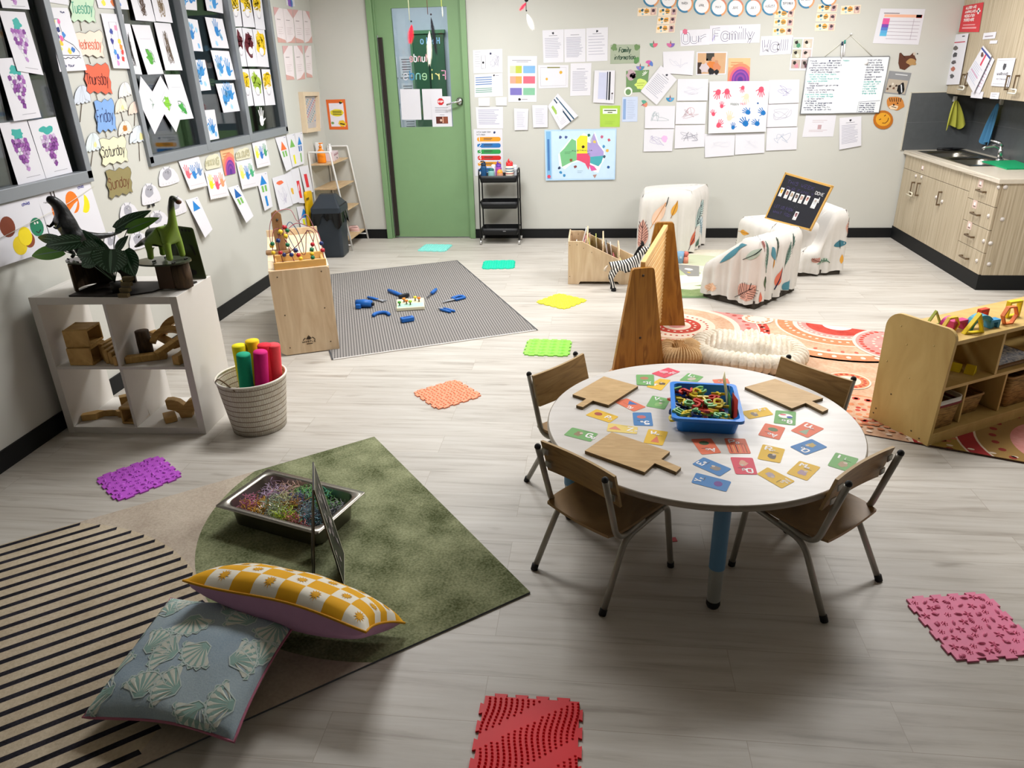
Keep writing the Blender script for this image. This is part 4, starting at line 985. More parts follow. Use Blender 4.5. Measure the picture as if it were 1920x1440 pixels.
# ================================================================ basket of foam rolls
bc = V((-1.80, 3.395, 0)); t = thing('wicker_basket', 'cream wicker basket with a twisted handle on the floor right of the white shelf', 'basket', bc)
def basket_mat():
 m = bpy.data.materials.new('cream_wicker'); m.use_nodes = True; N = m.node_tree.nodes; L = m.node_tree.links; b = N['Principled BSDF']
 tc = N.new('ShaderNodeTexCoord'); s = N.new('ShaderNodeSeparateXYZ'); L.new(tc.outputs['Object'], s.inputs[0])
 at = N.new('ShaderNodeMath'); at.operation = 'ARCTAN2'; L.new(s.outputs['Y'], at.inputs[0]); L.new(s.outputs['X'], at.inputs[1])
 cb = N.new('ShaderNodeCombineXYZ'); L.new(at.outputs[0], cb.inputs[0]); L.new(s.outputs['Z'], cb.inputs[1])
 br = N.new('ShaderNodeTexBrick'); br.inputs['Scale'].default_value = 1; br.inputs['Brick Width'].default_value = .075; br.inputs['Row Height'].default_value = .031; br.inputs['Mortar Size'].default_value = .0022
 br.inputs['Color1'].default_value = lin('#ebe5d8'); br.inputs['Color2'].default_value = lin('#e0d6c4'); br.inputs['Mortar'].default_value = lin('#7d6448'); L.new(cb.outputs[0], br.inputs['Vector'])
 wv = N.new('ShaderNodeTexWave'); wv.inputs['Scale'].default_value = 14; wv.inputs['Distortion'].default_value = 1.5; L.new(cb.outputs[0], wv.inputs['Vector'])
 mx = N.new('ShaderNodeMix'); mx.data_type = 'RGBA'; mx.inputs[0].default_value = .12; L.new(br.outputs['Color'], mx.inputs[6]); L.new(wv.outputs['Color'], mx.inputs[7]); mx.blend_type = 'MULTIPLY'
 L.new(mx.outputs[2], b.inputs['Base Color']); b.inputs['Roughness'].default_value = .6
 bp = N.new('ShaderNodeBump'); bp.inputs['Strength'].default_value = .6; bp.inputs['Distance'].default_value = .004; L.new(wv.outputs[0], bp.inputs['Height']); L.new(bp.outputs[0], b.inputs['Normal']); return m
BM = basket_mat(); q = MB()
q.lathe([(.0001, .004), (.135, .004), (.14, .0), (.148, .06), (.162, .16), (.176, .27), (.181, .298), (.178, .30), (.172, .27), (.158, .16), (.143, .06), (.132, .012), (.0001, .012)], BM, seg=64); q.build('basket_body', t)
q = MB(); q.tube([(.179 * math.cos(a), .179 * math.sin(a), .299) for a in [6.2832 * i / 48 for i in range(48)]], .006, mat('#e6e0d4', .5), 8, closed=True); q.build('rim', t)
q = MB(); h0, h1 = R(-150), R(-92); q.tube([V((.178 * math.cos(h0 + (h1 - h0) * k / 8), .178 * math.sin(h0 + (h1 - h0) * k / 8), .285 + .05 * math.sin(3.14 * k / 8))) for k in range(9)], .004, mat('#6a5334', .6), 8); q.build('handle', t)
for nm, px, py, Y, bx_, by, c in (('yellow', 447, 646, 3.43, -.06, .03, '#e9dc12'), ('deep yellow', 472, 637, 3.47, .0, .07, '#f0c915'), ('green', 456, 663, 3.33, -.03, -.06, '#0f9d78'), ('magenta', 488, 658, 3.345, .05, -.05, '#cf1276'), ('red', 495, 645, 3.42, .075, .02, '#e8263a'), ('coral red', 512, 645, 3.44, .10, .045, '#ec4850')):
 a = bc + V((bx_ * .9, by * .9, .014)); b = ony(px, py, Y); q = MB(); d = (b - a).normalized(); L_ = (b - a).length
 q.tube([a, a + d * .02, a + d * L_ * .5, b - d * .008, b - d * .002, b], [.033, .036, .036, .036, .033, .0005], mat(c, .8, var=.08, scale=90), 20)
 q.build('foam_roll', label='%s foam roll standing in the cream wicker basket' % nm, cat='foam roll', group='foam rolls in the basket')
# ================================================================ wooden bench, bead maze
BNA = math.atan2(.153, .35); BN = V((-2.082, 4.39, .0062)); BMx = Matrix.Translation(BN) @ Matrix.Rotation(BNA, 4, 'Z')
t = thing('storage_bench', 'pale plywood storage bench standing between the left wall and the grey rug', 'bench', BN, BNA)
def part(q, nm, p, **k): return q.build(nm, p, **k)
W_, L_, h_ = .382, 1.12, .58
q = MB(); q.prism([(0, .02), (.03, 0), (W_ - .0, 0), (W_ - .0, h_ - .02)] + arc((W_ - .02, h_ - .02), .02, 0, 90, 4) + arc((.02, h_ - .02), .02, 90, 180, 4), .018, BIRCH, Matrix.Translation((0, .018, 0)) @ Matrix.Rotation(R(90), 4, 'X')); ep = q.build('end_panel', t)
q = MB()
for x, z in ((.05, .54), (.33, .55), (.06, .28), (.32, .3), (.06, .05), (.33, .06)): q.cyl((x, 0, z), (x, -.0008, z), .0045, mat('#4a3a26', .4), 10)
q.build('screw_head', ep)
q = MB(); f = lambda u, v: (V((.14 + .1 * u, -.0012, .055 + .07 * v)), V((0, -1, 0))); a = Art(f, .1, .07, q, base=0)
ink = '#3b2c1d'; a.line([(.01, .035), (.025, .05), (.035, .042), (.05, .066), (.065, .045), (.075, .052), (.09, .035)], .006, ink); a.blob(.05, .048, .012, ink); a.text('WHISTLE', .004, .018, .011, ink, .0032, fit=.092); a.rect(.03, .005, .04, .006, ink); a.mb.build('logo', ep)
q = MB(); q.bx((0, L_ - .018, 0), (W_, L_, h_ + .05), BIRCH); q.build('end_panel', t, bevel=.003)
q = MB(); q.bx((0, .018, h_ - .018), (W_, L_ - .018, h_), grain('birch_top', [(.3, '#dcc3a0'), (.7, '#ecd9ba')], (5, 1, 5), 3)); q.build('top_panel', t)
q = MB(); q.bx((0, .018, .06), (.012, L_ - .018, h_ - .018), BIRCH); q.build('back_panel', t)
q = MB(); q.bx((.012, .018, .27), (W_ - .01, L_ - .018, .285), BIRCH); q.build('shelf', t)
q = MB(); q.bx((.012, .018, .045), (W_ - .01, L_ - .018, .06), BIRCH); q.build('base_panel', t)
mz = BMx @ V((.19, .145, h_ + .0005)); t = thing('bead_maze', 'wire bead maze toy with coloured beads on the plywood bench', 'toy', mz, BNA)
PN = mat('#d6a862', .45, var=.12);
for a, b in (((-.15, -.12, .0), (.18, -.10, .045)), ((-.15, .10, 0), (.18, .12, .045))): q = MB(); q.bx(a, b, PN); q.build('base_bar', t, bevel=.003)
for x in (-.14, .16): q = MB(); q.cyl((x, -.1, .02), (x, .1, .02), .009, PN); q.build('rod', t)
WR = [('#7a2330', [(-.13, -.11), (-.13, -.1, .2), (-.05, 0, .25), (.05, .02, .12), (.12, .1, .04)], .16), ]
def wire(col, pts):
 q = MB(); P_ = [V(p) for p in pts]; o = []
 for i in range(len(P_) - 1):
  p0, p1, p2, p3 = P_[max(0, i - 1)], P_[i], P_[i + 1], P_[min(len(P_) - 1, i + 2)]
  for k in range(6):
   s = k / 6; o.append(.5 * (2 * p1 + (p2 - p0) * s + (2 * p0 - 5 * p1 + 4 * p2 - p3) * s * s + (3 * p1 - p0 - 3 * p2 + p3) * s ** 3))
 o.append(P_[-1]); q.tube(o, .0026, mat(col, .35), 6); return q.build('wire', t), o
wires = [('#7a2330', [(-.14, -.11, .04), (-.14, -.10, .15), (-.12, -.07, .24), (-.08, -.03, .24), (-.05, .02, .14), (-.02, .06, .08), (0, .11, .04)]),
   ('#6b1f2c', [(-.09, -.11, .04), (-.10, -.08, .18), (-.05, -.02, .25), (.01, .0, .18), (.03, -.01, .08), (.06, .03, .06), (.09, .08, .2), (.12, .1, .12), (.14, .11, .04)]),
   ('#8c3040', [(-.02, -.11, .04), (-.05, -.06, .2), (.02, .02, .26), (.1, .06, .23), (.15, .02, .2), (.165, -.05, .15), (.17, -.11, .04)]),
   ('#23406e', [(.03, -.11, .04), (.0, -.05, .1), (-.04, 0, .22), (-.01, .04, .27), (.03, .07, .2), (.05, .1, .1), (.05, .11, .04)]),
   ('#5c2430', [(.1, -.11, .04), (.1, -.07, .1), (.13, -.02, .19), (.09, .04, .2), (.03, .03, .13), (-.04, .05, .07), (-.09, .11, .04)]),
   ('#b07078', [(-.14, .11, .04), (-.15, .1, .2), (-.1, .1, .32), (0, .1, .34), (.04, .1, .26), (.1, .1, .3), (.14, .1, .2), (.16, .11, .04)])]
BC_ = ['#d8b32a', '#1d6a45', '#b0222e', '#1f2f66', '#d8b32a', '#b0222e', '#1f2f66', '#1d6a45']
wo = [wire(*w) for w in wires]; k = 0
def bead(o_, p, d, sq):
 global k
 q = MB(); c = mat(BC_[k % 8], .35); k += 1
 if sq: q.cyl(p - d * .011, p + d * .011, .014, c, 8)
 else: q.ball(p, .0145, c, 12)
 q.build('bead', o_)
for (o_, pt), spots in zip(wo, ([4, 7], [3, 6, 9, 12], [2, 4, 6, 8, 33, 31], [2, 4, 6], [2, 4, 6, 8, 34], [3])):
 for s_ in spots:
  s_ = min(s_, len(pt) - 2); bead(o_, pt[s_], (pt[s_ + 1] - pt[s_]).normalized(), s_ % 3 == 0)
t = thing('wooden_toy', 'tall brown wooden toy with a flat foot behind the bead maze', 'toy', BMx @ V((.1, .52, h_ + .0005)), BNA)
q = MB(); q.prism([(-.035, 0), (.035, 0), (.03, .20), (.03, .27), (.0, .30), (-.035, .28), (-.04, .2)], .03, grain('toy_wood', [(.3, '#7a583a'), (.7, '#9a7550')], (5, 5, 1), 3), Matrix.Rotation(R(90), 4, 'X')); u_ = q.build('upright', t, bevel=.003)
q = MB(); q.cyl((.0, -.03, .235), (0, -.034, .235), .008, mat('#3a3630', .4)); q.cyl((.0, -.03, .14), (0, -.034, .14), .01, mat('#6a6a66', .3, .8)); q.build('bolt', u_)
q = MB(); q.bx((-.11, -.05, 0), (.06, .02, .022), mat('#8a6a48', .5)); q.build('base', t, bevel=.006)
# ================================================================ bin, ladder shelf and what stands there
t = thing('rubbish_bin', 'dark grey rubbish bin with a peaked swing lid and a black bag over its rim', 'bin', (-2.66, 7.20, 0), R(4))
GB = mat('#2b323a', .42)
q = MB(); P_ = []
for z, s in ((0, .86), (.02, .88), (.44, 1.0), (.46, 1.0)): P_ += [(x * s, y * s, z) for x, y in rrect(.27, .30, .035)]
n = len(P_) // 4; q.add(P_, [(i * n + k, i * n + (k + 1) % n, (i + 1) * n + (k + 1) % n, (i + 1) * n + k) for i in range(3) for k in range(n)] + [tuple(range(n))[::-1]], GB, True); q.build('bin_body', t)
q = MB(); rp = rrect(.30, .33, .03); P_ = [(x, y, .45) for x, y in rp] + [(x, y, .50) for x, y in rp] + [(x * .5, y * .25, .615) for x, y in rp]
q.add(P_, [(i * n + k, i * n + (k + 1) % n, (i + 1) * n + (k + 1) % n, (i + 1) * n + k) for i in range(2) for k in range(n)] + [tuple(range(2 * n, 3 * n))], GB); q.build('lid', t, bevel=.002)
q = MB(); q.add([(.085, -.13, .528), (.085, .13, .528), (.145, .13, .504), (.145, -.13, .504)], [(0, 1, 2, 3)], '#101215'); q.v = [v + V((0.004, 0, .010)) for v in q.v]; q.build('flap', t)
q = MB(); n_ = 72; r3 = random.Random(5); P_ = []; ph = [r3.uniform(0, 6.28) for _ in range(6)]
for j in range(6):
 for k_ in range(n_):
  a = 6.2832 * k_ / n_; w = 1 + j * .012 + .03 * (j / 5) * (math.sin(9 * a + ph[0]) + .7 * math.sin(23 * a + ph[1])); zz = .465 - (j / 5) * (.10 + .045 * math.sin(4 * a + ph[2]) + .03 * math.sin(11 * a + ph[3]))
  e = max(abs(math.cos(a)), abs(math.sin(a))); P_.append((.142 / e * math.cos(a) * w, .157 / e * math.sin(a) * w, zz))
q.add(P_, [(j * n_ + k_, j * n_ + (k_ + 1) % n_, (j + 1) * n_ + (k_ + 1) % n_, (j + 1) * n_ + k_) for j in range(5) for k_ in range(n_)], mat('#0d0e10', .22), True); q.build('bin_bag', t, label='black plastic bag folded over the rim')
t = thing('ladder_shelf', 'white tube ladder shelf with four pale wood shelves in the far left corner', 'shelf', (-2.7, 7.65, 0))
WT = mat('#e4e3e0', .4); LX = lambda x: x + 2.7
for y in (7.37, 7.93):
 q = MB(); y_ = y - 7.65; q.tube(fillet([(LX(-2.525), y_, 0), (LX(-2.65), y_, .995), (LX(-2.868), y_, .995), (LX(-2.868), y_, 0)], .01), .0095, WT); q.tube([(LX(-2.868), y_, .06), (LX(-2.535), y_, .06)], .007, WT); q.build('side_frame', t)
for z, x in ((.88, -2.652), (.638, -2.618), (.398, -2.588), (.115, -2.55)):
 q = MB(); q.bx((LX(-2.862), -.272, z - .014), (LX(x), .272, z), grain('shelf_oak', [(.3, '#bfa17a'), (.7, '#d6bb94')], (5, .8, 5), 3)); q.build('shelf', t, bevel=.002)
t = thing('bottle', 'orange plastic bottle with a pump top on the ladder shelf', 'bottle', (-2.78, 7.48, .8805)); OR = mat('#f08a1c', .4)
q = MB(); q.lathe([(.0001, 0), (.042, 0), (.045, .01), (.044, .085), (.036, .115), (.016, .135), (.014, .15)], OR, seg=20, sy=.7); q.build('bottle_body', t)
q = MB(); q.cyl((0, 0, .15), (0, 0, .165), .015, OR); q.cyl((0, 0, .165), (0, 0, .185), .005, OR); q.box((.008, 0, .19), (.04, .014, .01), OR); q.build('pump', t)
t = thing('tissue_box', 'pink patterned tissue box on the top of the ladder shelf', 'tissue box', (-2.755, 7.69, .8805), R(8))
q = MB(); q.bx((-.055, -.12, 0), (.055, .12, .085), mat('#d9c9cf', .6)); bo = q.build('box', t, bevel=.002)
q = MB(); a = Art(lambda u, v: (V((.0555, -.12 + .24 * u, .085 * v)), V((1, 0, 0))), .24, .085, q)
for i in range(14): a.blob(.01 + .017 * i, .062 + .008 * math.sin(i * 2), .007, ['#b0475e', '#c98a98', '#8a2f40'][i % 3], seed=i)
a.rect(.13, .012, .04, .015, '#555560'); a.mb.build('pattern', bo)
q = MB(); q.lathe([(.03, .085), (.035, .12), (.018, .15), (.026, .16)], mat('#f3f3f4', .8), seg=9, sx=.5, sy=1.3); q.build('tissue', t)
t = thing('tissue_box', 'white box with a raised white tissue behind the orange bottle', 'tissue box', (-2.80, 7.62, .8805), R(-14)) if False else None
q = MB(); q.bx((-2.862, 7.56, .8805), (-2.79, 7.585, 1.07), mat('#e9e9ea', .6)); q.build('paper_roll', label='white paper packet standing upright against the left wall on the ladder shelf', cat='packet', bevel=.004)
for i, (x, y, z, c, lb) in enumerate(((-2.66, 7.86, .1155, '#d9b3ab', 'pale pink baby shoe on the lowest ladder shelf'), (-2.62, 7.78, .1155, '#d2a9a2', 'pale pink baby shoe nearer the front of the lowest ladder shelf'), (-2.66, 7.60, .1155, '#e9e7e4', 'white baby shoe beside the bin on the lowest ladder shelf'))):
 t = thing('baby_shoe', lb, 'shoe', (x, y, z), R(20 - 30 * i)); q = MB(); q.lathe([(.0001, .002), (.03, .002), (.033, .012), (.031, .025), (.026, .04), (.02, .045)], mat(c, .6), seg=18, sx=1.9, sy=.9); q.build('upper', t)
 q = MB(); q.lathe([(.0001, 0), (.031, 0), (.033, .006), (.0001, .006)], mat('#efe9e4', .6), seg=18, sx=1.9, sy=.9); q.build('sole', t)
# yellow ruler-like foam board leaning on the left wall
q = MB(); M_ = Matrix.Translation((-2.866, 7.13, .0)) @ Matrix.Rotation(R(-3.5), 4, 'X') @ Matrix.Rotation(R(90), 4, 'Z') @ Matrix.Rotation(R(90), 4, 'X')
o_ = [(-.075, 0), (.075, 0)] + arc((.045, .62), .03, 0, 90, 4) + arc((-.045, .62), .03, 90, 180, 4)
q.prism(o_, .028, mat('#e8b810', .5), M_); q.box((-2.835, 7.10, .585), (.005, .07, .022), '#6d5b14', rot=Matrix.Rotation(0, 3, 'X')); q.build('foam_board', label='tall yellow foam board with a slot handle leaning between bin and left wall', cat='board', bevel=.004)
# ================================================================ rugs
def floor_art(tl, ex, W, Hh, base=.0):
 """rug patch: tl corner, ex unit vector along W, going down by Hh to its right-hand side"""
 tl = V((tl[0], tl[1], 0)); ex = V((ex[0], ex[1], 0)).normalized(); ey = V((ex.y, -ex.x, 0))
 bl = tl + ey * Hh
 a = Art(lambda u, v: (bl + ex * (W * u) - ey * (Hh * v) + V((0, 0, base)), V((0, 0, 1))), W, Hh, step=.00012, base=.0)
 a.tl = tl; a.ex = ex; a.ey = ey
 a.px = lambda x, y: (lambda p: ((p - bl).dot(ex), -(p - bl).dot(ey)))(onz(x, y, base))
 a.w = lambda x, y: ((V((x, y, 0)) - bl).dot(ex), -((V((x, y, 0)) - bl).dot(ey)))
 return a
def pile(name, c1, c2, sc=8., sc2=90., rough=.95, bump=.5, stretch=(1, 1, 1)):
 key = ('p', name)
 if key in MC: return MC[key]
 m = bpy.data.materials.new(name); m.use_nodes = True; N = m.node_tree.nodes; L = m.node_tree.links; b = N['Principled BSDF']
 tc = N.new('ShaderNodeTexCoord'); mp = N.new('ShaderNodeMapping'); mp.inputs['Scale'].default_value = stretch; L.new(tc.outputs['Object'], mp.inputs[0])
 n1 = N.new('ShaderNodeTexNoise'); n1.inputs['Scale'].default_value = sc; n1.inputs['Detail'].default_value = 5; n2 = N.new('ShaderNodeTexNoise'); n2.inputs['Scale'].default_value = sc2; n2.inputs['Detail'].default_value = 2
 L.new(mp.outputs[0], n1.inputs['Vector']); L.new(mp.outputs[0], n2.inputs['Vector'])
 ad = N.new('ShaderNodeMath'); ad.operation = 'MULTIPLY_ADD'; L.new(n2.outputs[0], ad.inputs[0]); ad.inputs[1].default_value = .6; L.new(n1.outputs[0], ad.inputs[2])
 mr = N.new('ShaderNodeMapRange'); mr.inputs[1].default_value = .55; mr.inputs[2].default_value = 1.05; L.new(ad.outputs[0], mr.inputs[0])
 mx = N.new('ShaderNodeMix'); mx.data_type = 'RGBA'; mx.inputs[6].default_value = lin(c1); mx.inputs[7].default_value = lin(c2); L.new(mr.outputs[0], mx.inputs[0]); L.new(mx.outputs[2], b.inputs['Base Color'])
 b.inputs['Roughness'].default_value = rough; b.inputs['Specular IOR Level'].default_value = .1
 bp = N.new('ShaderNodeBump'); bp.inputs['Strength'].default_value = bump; bp.inputs['Distance'].default_value = .003; L.new(n2.outputs[0], bp.inputs['Height']); L.new(bp.outputs[0], b.inputs['Normal']); MC[key] = m; return m
def rug_base(a, th, m, edge):
 a.mb.box((a.tl + a.ex * a.W / 2 + a.ey * a.Hh / 2) + V((0, 0, th / 2)) if False else tuple((a.tl + a.ex * a.W / 2 + a.ey * a.H / 2) + V((0, 0, th / 2 + .0004))), (a.W, a.H, th), edge, rz=math.atan2(a.ex.y, a.ex.x))
 a.poly([(0, 0), (a.W, 0), (a.W, a.H), (0, a.H)], m)
# big beige rug with the green disc and the striped disc
RT = .007
a = floor_art((-1.128 - .783 * 2.25, 3.289 - .622 * 2.25), (.783, .622), 2.25, 1.475, RT + .0006)
rug_base(a, RT, pile('rug_beige', '#a8998a', '#c4b8a8', 5), mat('#5d6268', .8)); a.clip = True
a.up(); g = a.w(-.773, 2.628); a.disc(g[0], g[1], .882, pile('rug_green', '#4b5234', '#9b9f7c', 6, 110, stretch=(1, 1, 1)), n=96)
a.up(); s = a.w(-2.189, 1.496); a.disc(s[0], s[1], .935, pile('rug_sand', '#b1a189', '#cdbfa8', 5), n=96)
a.up(); dk = pile('rug_black', '#17171b', '#34323a', 9, 120)
for i in range(24):
 y = a.H - (.019 + i * .0638) - .011; dy = (y + .011) - s[1]
 if abs(dy) < .93:
  hw_ = math.sqrt(.93 ** 2 - dy * dy); x0, x1 = s[0] - hw_, s[0] + hw_
  a.poly([(x0, y), (x1 + .006 * (1 if dy < 0 else -1), y), (x1, y + .022), (x0, y + .022)], dk)
a.mb.build('area_rug', label='large beige rug with a green disc and a black-striped disc in the left foreground', cat='rug')
# grey woven rug
def weave():
 m = bpy.data.materials.new('grey_weave'); m.use_nodes = True; N = m.node_tree.nodes; L = m.node_tree.links; b = N['Principled BSDF']
 tc = N.new('ShaderNodeTexCoord'); mp = N.new('ShaderNodeMapping'); mp.inputs['Rotation'].default_value = (0, 0, R(26)); L.new(tc.outputs['Object'], mp.inputs[0])
 ck = N.new('ShaderNodeTexChecker'); ck.inputs['Scale'].default_value = 75; ck.inputs[1].default_value = lin('#242428'); ck.inputs[2].default_value = lin('#a9a4a0'); L.new(mp.outputs[0], ck.inputs[0])
 nz = N.new('ShaderNodeTexNoise'); nz.inputs['Scale'].default_value = 5; mx = N.new('ShaderNodeMix'); mx.data_type = 'RGBA'; L.new(nz.outputs[0], mx.inputs[0]); mx.inputs[7].default_value = lin('#77736f')
 mr = N.new('ShaderNodeMath'); mr.operation = 'MULTIPLY'; mr.inputs[1].default_value = .7; L.new(nz.outputs[0], mr.inputs[0]); L.new(mr.outputs[0], mx.inputs[0]); L.new(ck.outputs[0], mx.inputs[6]); L.new(mx.outputs[2], b.inputs['Base Color'])
 b.inputs['Roughness'].default_value = .95; return m
tl = onz(850, 488); br_ = onz(1009, 620); bl_ = onz(622, 676); exv = (br_ - bl_).normalized(); hh = 2.20
a = floor_art(bl_ + V((-exv.y, exv.x, 0)) * hh, exv, (br_ - bl_).length, hh, .0055); rug_base(a, .005, weave(), mat('#c4bfba', .8)); a.up()
for r_ in ((0, 0, a.W, .014), (0, 0, .012, a.H), (a.W - .012, 0, .012, a.H), (0, a.H - .012, a.W, .012)): a.rect(*r_, mat('#48484a', .8) if r_[1] or r_[2] < .1 else mat('#cdc8c4', .8))
a.mb.build('area_rug', label='grey woven flat rug beside the plywood bench', cat='rug')
# coral rug of dots and arcs
RC = pile('rug_peach', '#b98f72', '#ceb096', 9, 60); RW = mat('#d9c7b4', .9); RR = pile('rug_red', '#a83a30', '#bf5044', 9, 60); RO = pile('rug_orange', '#bd7250', '#cd8e68', 9, 60); RP = pile('rug_pink', '#c9807a', '#d69a92', 9, 60); RG = mat('#cdc5b4', .9)
a = floor_art((.62, 5.545), (.93, -.367), 2.7, 1.65, .0055); rug_base(a, .005, RC, mat('#3a2420', .9)); a.clip = True; a.base = 0
def ring(x, y, rs, cols):
 for r, c in zip(rs, cols): a.disc(x, y, r, c, n=56); a.up()
def dots(x, y, r, n, s, c, a0=0, a1=360, s2=None):
 for i in range(n):
  t = a0 + (a1 - a0) * i / n; a.disc(x + r * math.cos(R(t)), y + r * math.sin(R(t)), s, c, s2 or s, n=8, a=t)
x, y = a.w(*onz(1570, 612)[:2]); ring(x, y, (.70, .67, .58, .55, .42, .405, .30, .27, .21, .10), (RW, RO, RW, RC, RW, RO, RW, RP, RR, mat('#d4cfc6', .9)));
dots(x, y, .53, 40, .02, mat('#b9604c', .9), s2=.013); dots(x, y, .625, 46, .022, RW, s2=.016); dots(x, y, .25, 40, .010, RW); dots(x, y, .345, 44, .012, RW)
x, y = a.w(.60, 5.10); ring(x, y, (.64, .575, .565, .44, .43, .40, .27, .17, .10, .06), (RR, RW, RP, RW, RG, RC, RW, RR, RW, RP)); dots(x, y, .50, 44, .018, mat('#b4524a', .9)); dots(x, y, .215, 34, .010, RR); dots(x, y, .13, 18, .010, RW); dots(x, y, .605, 60, .008, RW)
x, y = a.w(*onz(1700, 650)[:2]); ring(x, y, (.33, .31, .13, .10), (RW, RP, RW, RR)); dots(x, y, .275, 40, .016, RR); dots(x, y, .2, 26, .010, RW)
x, y = a.w(*onz(1590, 716)[:2]); ring(x, y, (.125, .115, .07, .025), (RW, RO, RG, RW)); dots(x, y, .092, 18, .011, RR)
x, y = a.w(*onz(1612, 770)[:2]); ring(x, y, (.19, .175), (RO, RC)); dots(x, y, .14, 14, .022, RR); dots(x, y, .14, 14, .012, RW); dots(x, y, .07, 8, .018, RO); dots(x, y, 0.02, 3, .014, RR)
x, y = a.w(*onz(1420, 600)[:2]); ring(x, y, (.11, .1), (RW, RG)); dots(x, y, .078, 14, .013, RO)
x, y = a.w(.52, 4.62); ring(x, y, (.2, .185, .15), (RW, RR, RG)); dots(x, y, .115, 14, .016, RR)
x, y = a.w(2.35, 3.35); ring(x, y, (.78, .76, .70, .69, .55, .54, .46, .45, .30), (RW, mat('#a02c2c', .9), RW, mat('#a4883f', .9), RW, mat('#a02c2c', .9), RW, mat('#9c7a44', .9), RP)); dots(x, y, .62, 46, .02, mat('#8c2f26', .9), s2=.016); dots(x, y, .375, 30, .018, mat('#8c2f26', .9)); dots(x, y, .73, 60, .012, RW)
for i in range(30): a.disc(.05 + i * .09, .035, .016, RW, .010, n=8)
for i in range(9):
 for j in range(4): a.disc(*[(p + dlt) for p, dlt in zip(a.px(1660, 800), (i * .05 - .12 + (j % 2) * .025, j * .04 - .05))], .018, RO, .012, n=8)
a.mb.build('area_rug', label='coral and red dotted circle-pattern rug under the wooden shelf and pouf', cat='rug')
# leafy rug
a = floor_art((.50, 7.40), (1, 0), .82, 1.62, .0045); rug_base(a, .004, pile('rug_cream', '#c9c0ac', '#d9d2c2', 6), mat('#78897a', .9)); a.clip = True; a.up()
a.poly([(0, 0), (.82, 0), (.82, .34), (.5, .42), (.25, .30), (0, .36)], pile('rug_sage', '#6f8253', '#8b9a6c', 9)); a.up(); a.poly([(0, .0), (.82, 0), (.82, .05), (0, .05)], mat('#5f7a4e', .9)); a.up()
a.disc(.15, .75, .3, mat('#a7b08c', .9), .2); a.up(); a.disc(.3, .55, .32, mat('#d8d2c0', .9), .12, a=20); a.up(); a.disc(.5, 1.2, .4, mat('#b8bda0', .9), .2, a=-20); a.up(); a.poly([(.0, .3), (.3, .22), (.55, .31), (.3, .34)], mat('#c8c9b8', .9))
a.mb.build('area_rug', label='sage and cream leaf-shape rug between the covered armchairs', cat='rug')
q = MB(); f, W, Hh = quad_surf([onz(1262, 496), onz(1311, 500), onz(1311, 519), onz(1290, 519)]); a = Art(f, W, Hh, q, base=.006); a.rect(0, 0, W, Hh, '#85847f'); a.up(); a.blob(W * .5, Hh * .6, .035, '#e4e4e0'); a.blob(W * .35, Hh * .3, .02, '#c9a932'); q.build('picture_book', label='grey picture book lying on the leaf-shape rug', cat='book')
for nm, px, py, z1, c, lb in (('toy_cup', 1275, 494, .105, '#7da3bf', 'pale blue toy cup on the leaf-shape rug'), ('toy_figure', 1285, 494, .11, '#d88a74', 'coral stacked toy figure beside the pale blue cup')):
 p = onz(px, py, .0); t = thing(nm, lb, 'toy', (p.x, p.y, .0055)); q = MB()
 if nm == 'toy_cup': q.lathe([(.0001, 0), (.028, 0), (.034, z1), (.03, z1), (.025, .01), (.0001, .01)], c, seg=18); q.build('cup_body', t); q = MB(); q.box((0, -.031, .06), (.02, .004, .02), '#b9cfdc'); q.build('picture', t)
 else: q.lathe([(.0001, 0), (.026, 0), (.024, .06), (.0001, .06)], c, seg=16); q.build('base', t); q = MB(); q.ball((0, 0, .085), .026, '#cf6f62'); q.build('head', t)
# ================================================================ toy tools on the grey rug
ZR = .0062
t = thing('peg_board', 'white toy board with orange, yellow and green pegs in the middle of the grey rug', 'toy', onz(770, 574, .006) + V((0, 0, .0006)), R(14))
q = MB(); q.box((0, 0, .014), (.22, .24, .026), '#d8d4b8'); q.build('board', t, bevel=.004)
q = MB(); q.box((0, -.06, .0274), (.2, .1, .0008), '#a9d0bf'); q.build('picture', t)
for i, (x, y, c) in enumerate(((-.085, -.06, '#3f9a36'), (-.03, -.03, '#e07a28'), (-.05, .03, '#e58a2c'), (.0, -.055, '#9cc43a'), (.04, .05, '#e3d23a'), (.07, .02, '#e07a28'))):
 q = MB(); q.cyl((x, y, .027), (x, y, .05), .005, '#6a5a3a', 8); q.cyl((x, y, .05), (x, y, .062), .015, c, 6); q.build('peg', t)
BT_ = '#1f63b4'; GT = '#8d9096'
def tool(nm, p0, p1, lab, fn):
 a_ = onz(*p0, .006); b_ = onz(*p1, .006); d = b_ - a_; t = thing(nm, lab, 'toy tool', (a_.x, a_.y, ZR), math.atan2(d.y, d.x), 'toy tools round the peg board'); fn(t, d.length)
def rod(t, nm, x0, x1, r, c, z=None, y=0.): q = MB(); z = z or r; q.tube([(x0, y, z), ((x0 + x1) / 2, y, z), (x1, y, z)], [r * .85, r, r * .8], mat(c, .4), 10); q.build(nm, t)
def f_drill(t, L): rod(t, 'drill_body', 0, .13, .034, BT_); rod(t, 'drill_tip', .13, L, .015, '#1a1c20', .03); q = MB(); q.box((.03, -.03, .02), (.04, .05, .035), BT_); q.build('handle', t, bevel=.006)
tool('toy_drill', (669, 576), (702, 577), 'blue toy drill at the left of the ring of toy tools', f_drill)
def f_span(t, L): rod(t, 'handle', 0, L * .6, .012, BT_); q = MB(); q.prism([(L * .55, -.01), (L * .75, -.012), (L, -.022), (L * .92, 0), (L, .022), (L * .75, .012), (L * .55, .01)], .008, GT, Matrix.Translation((0, 0, .006))); q.build('spanner_head', t)
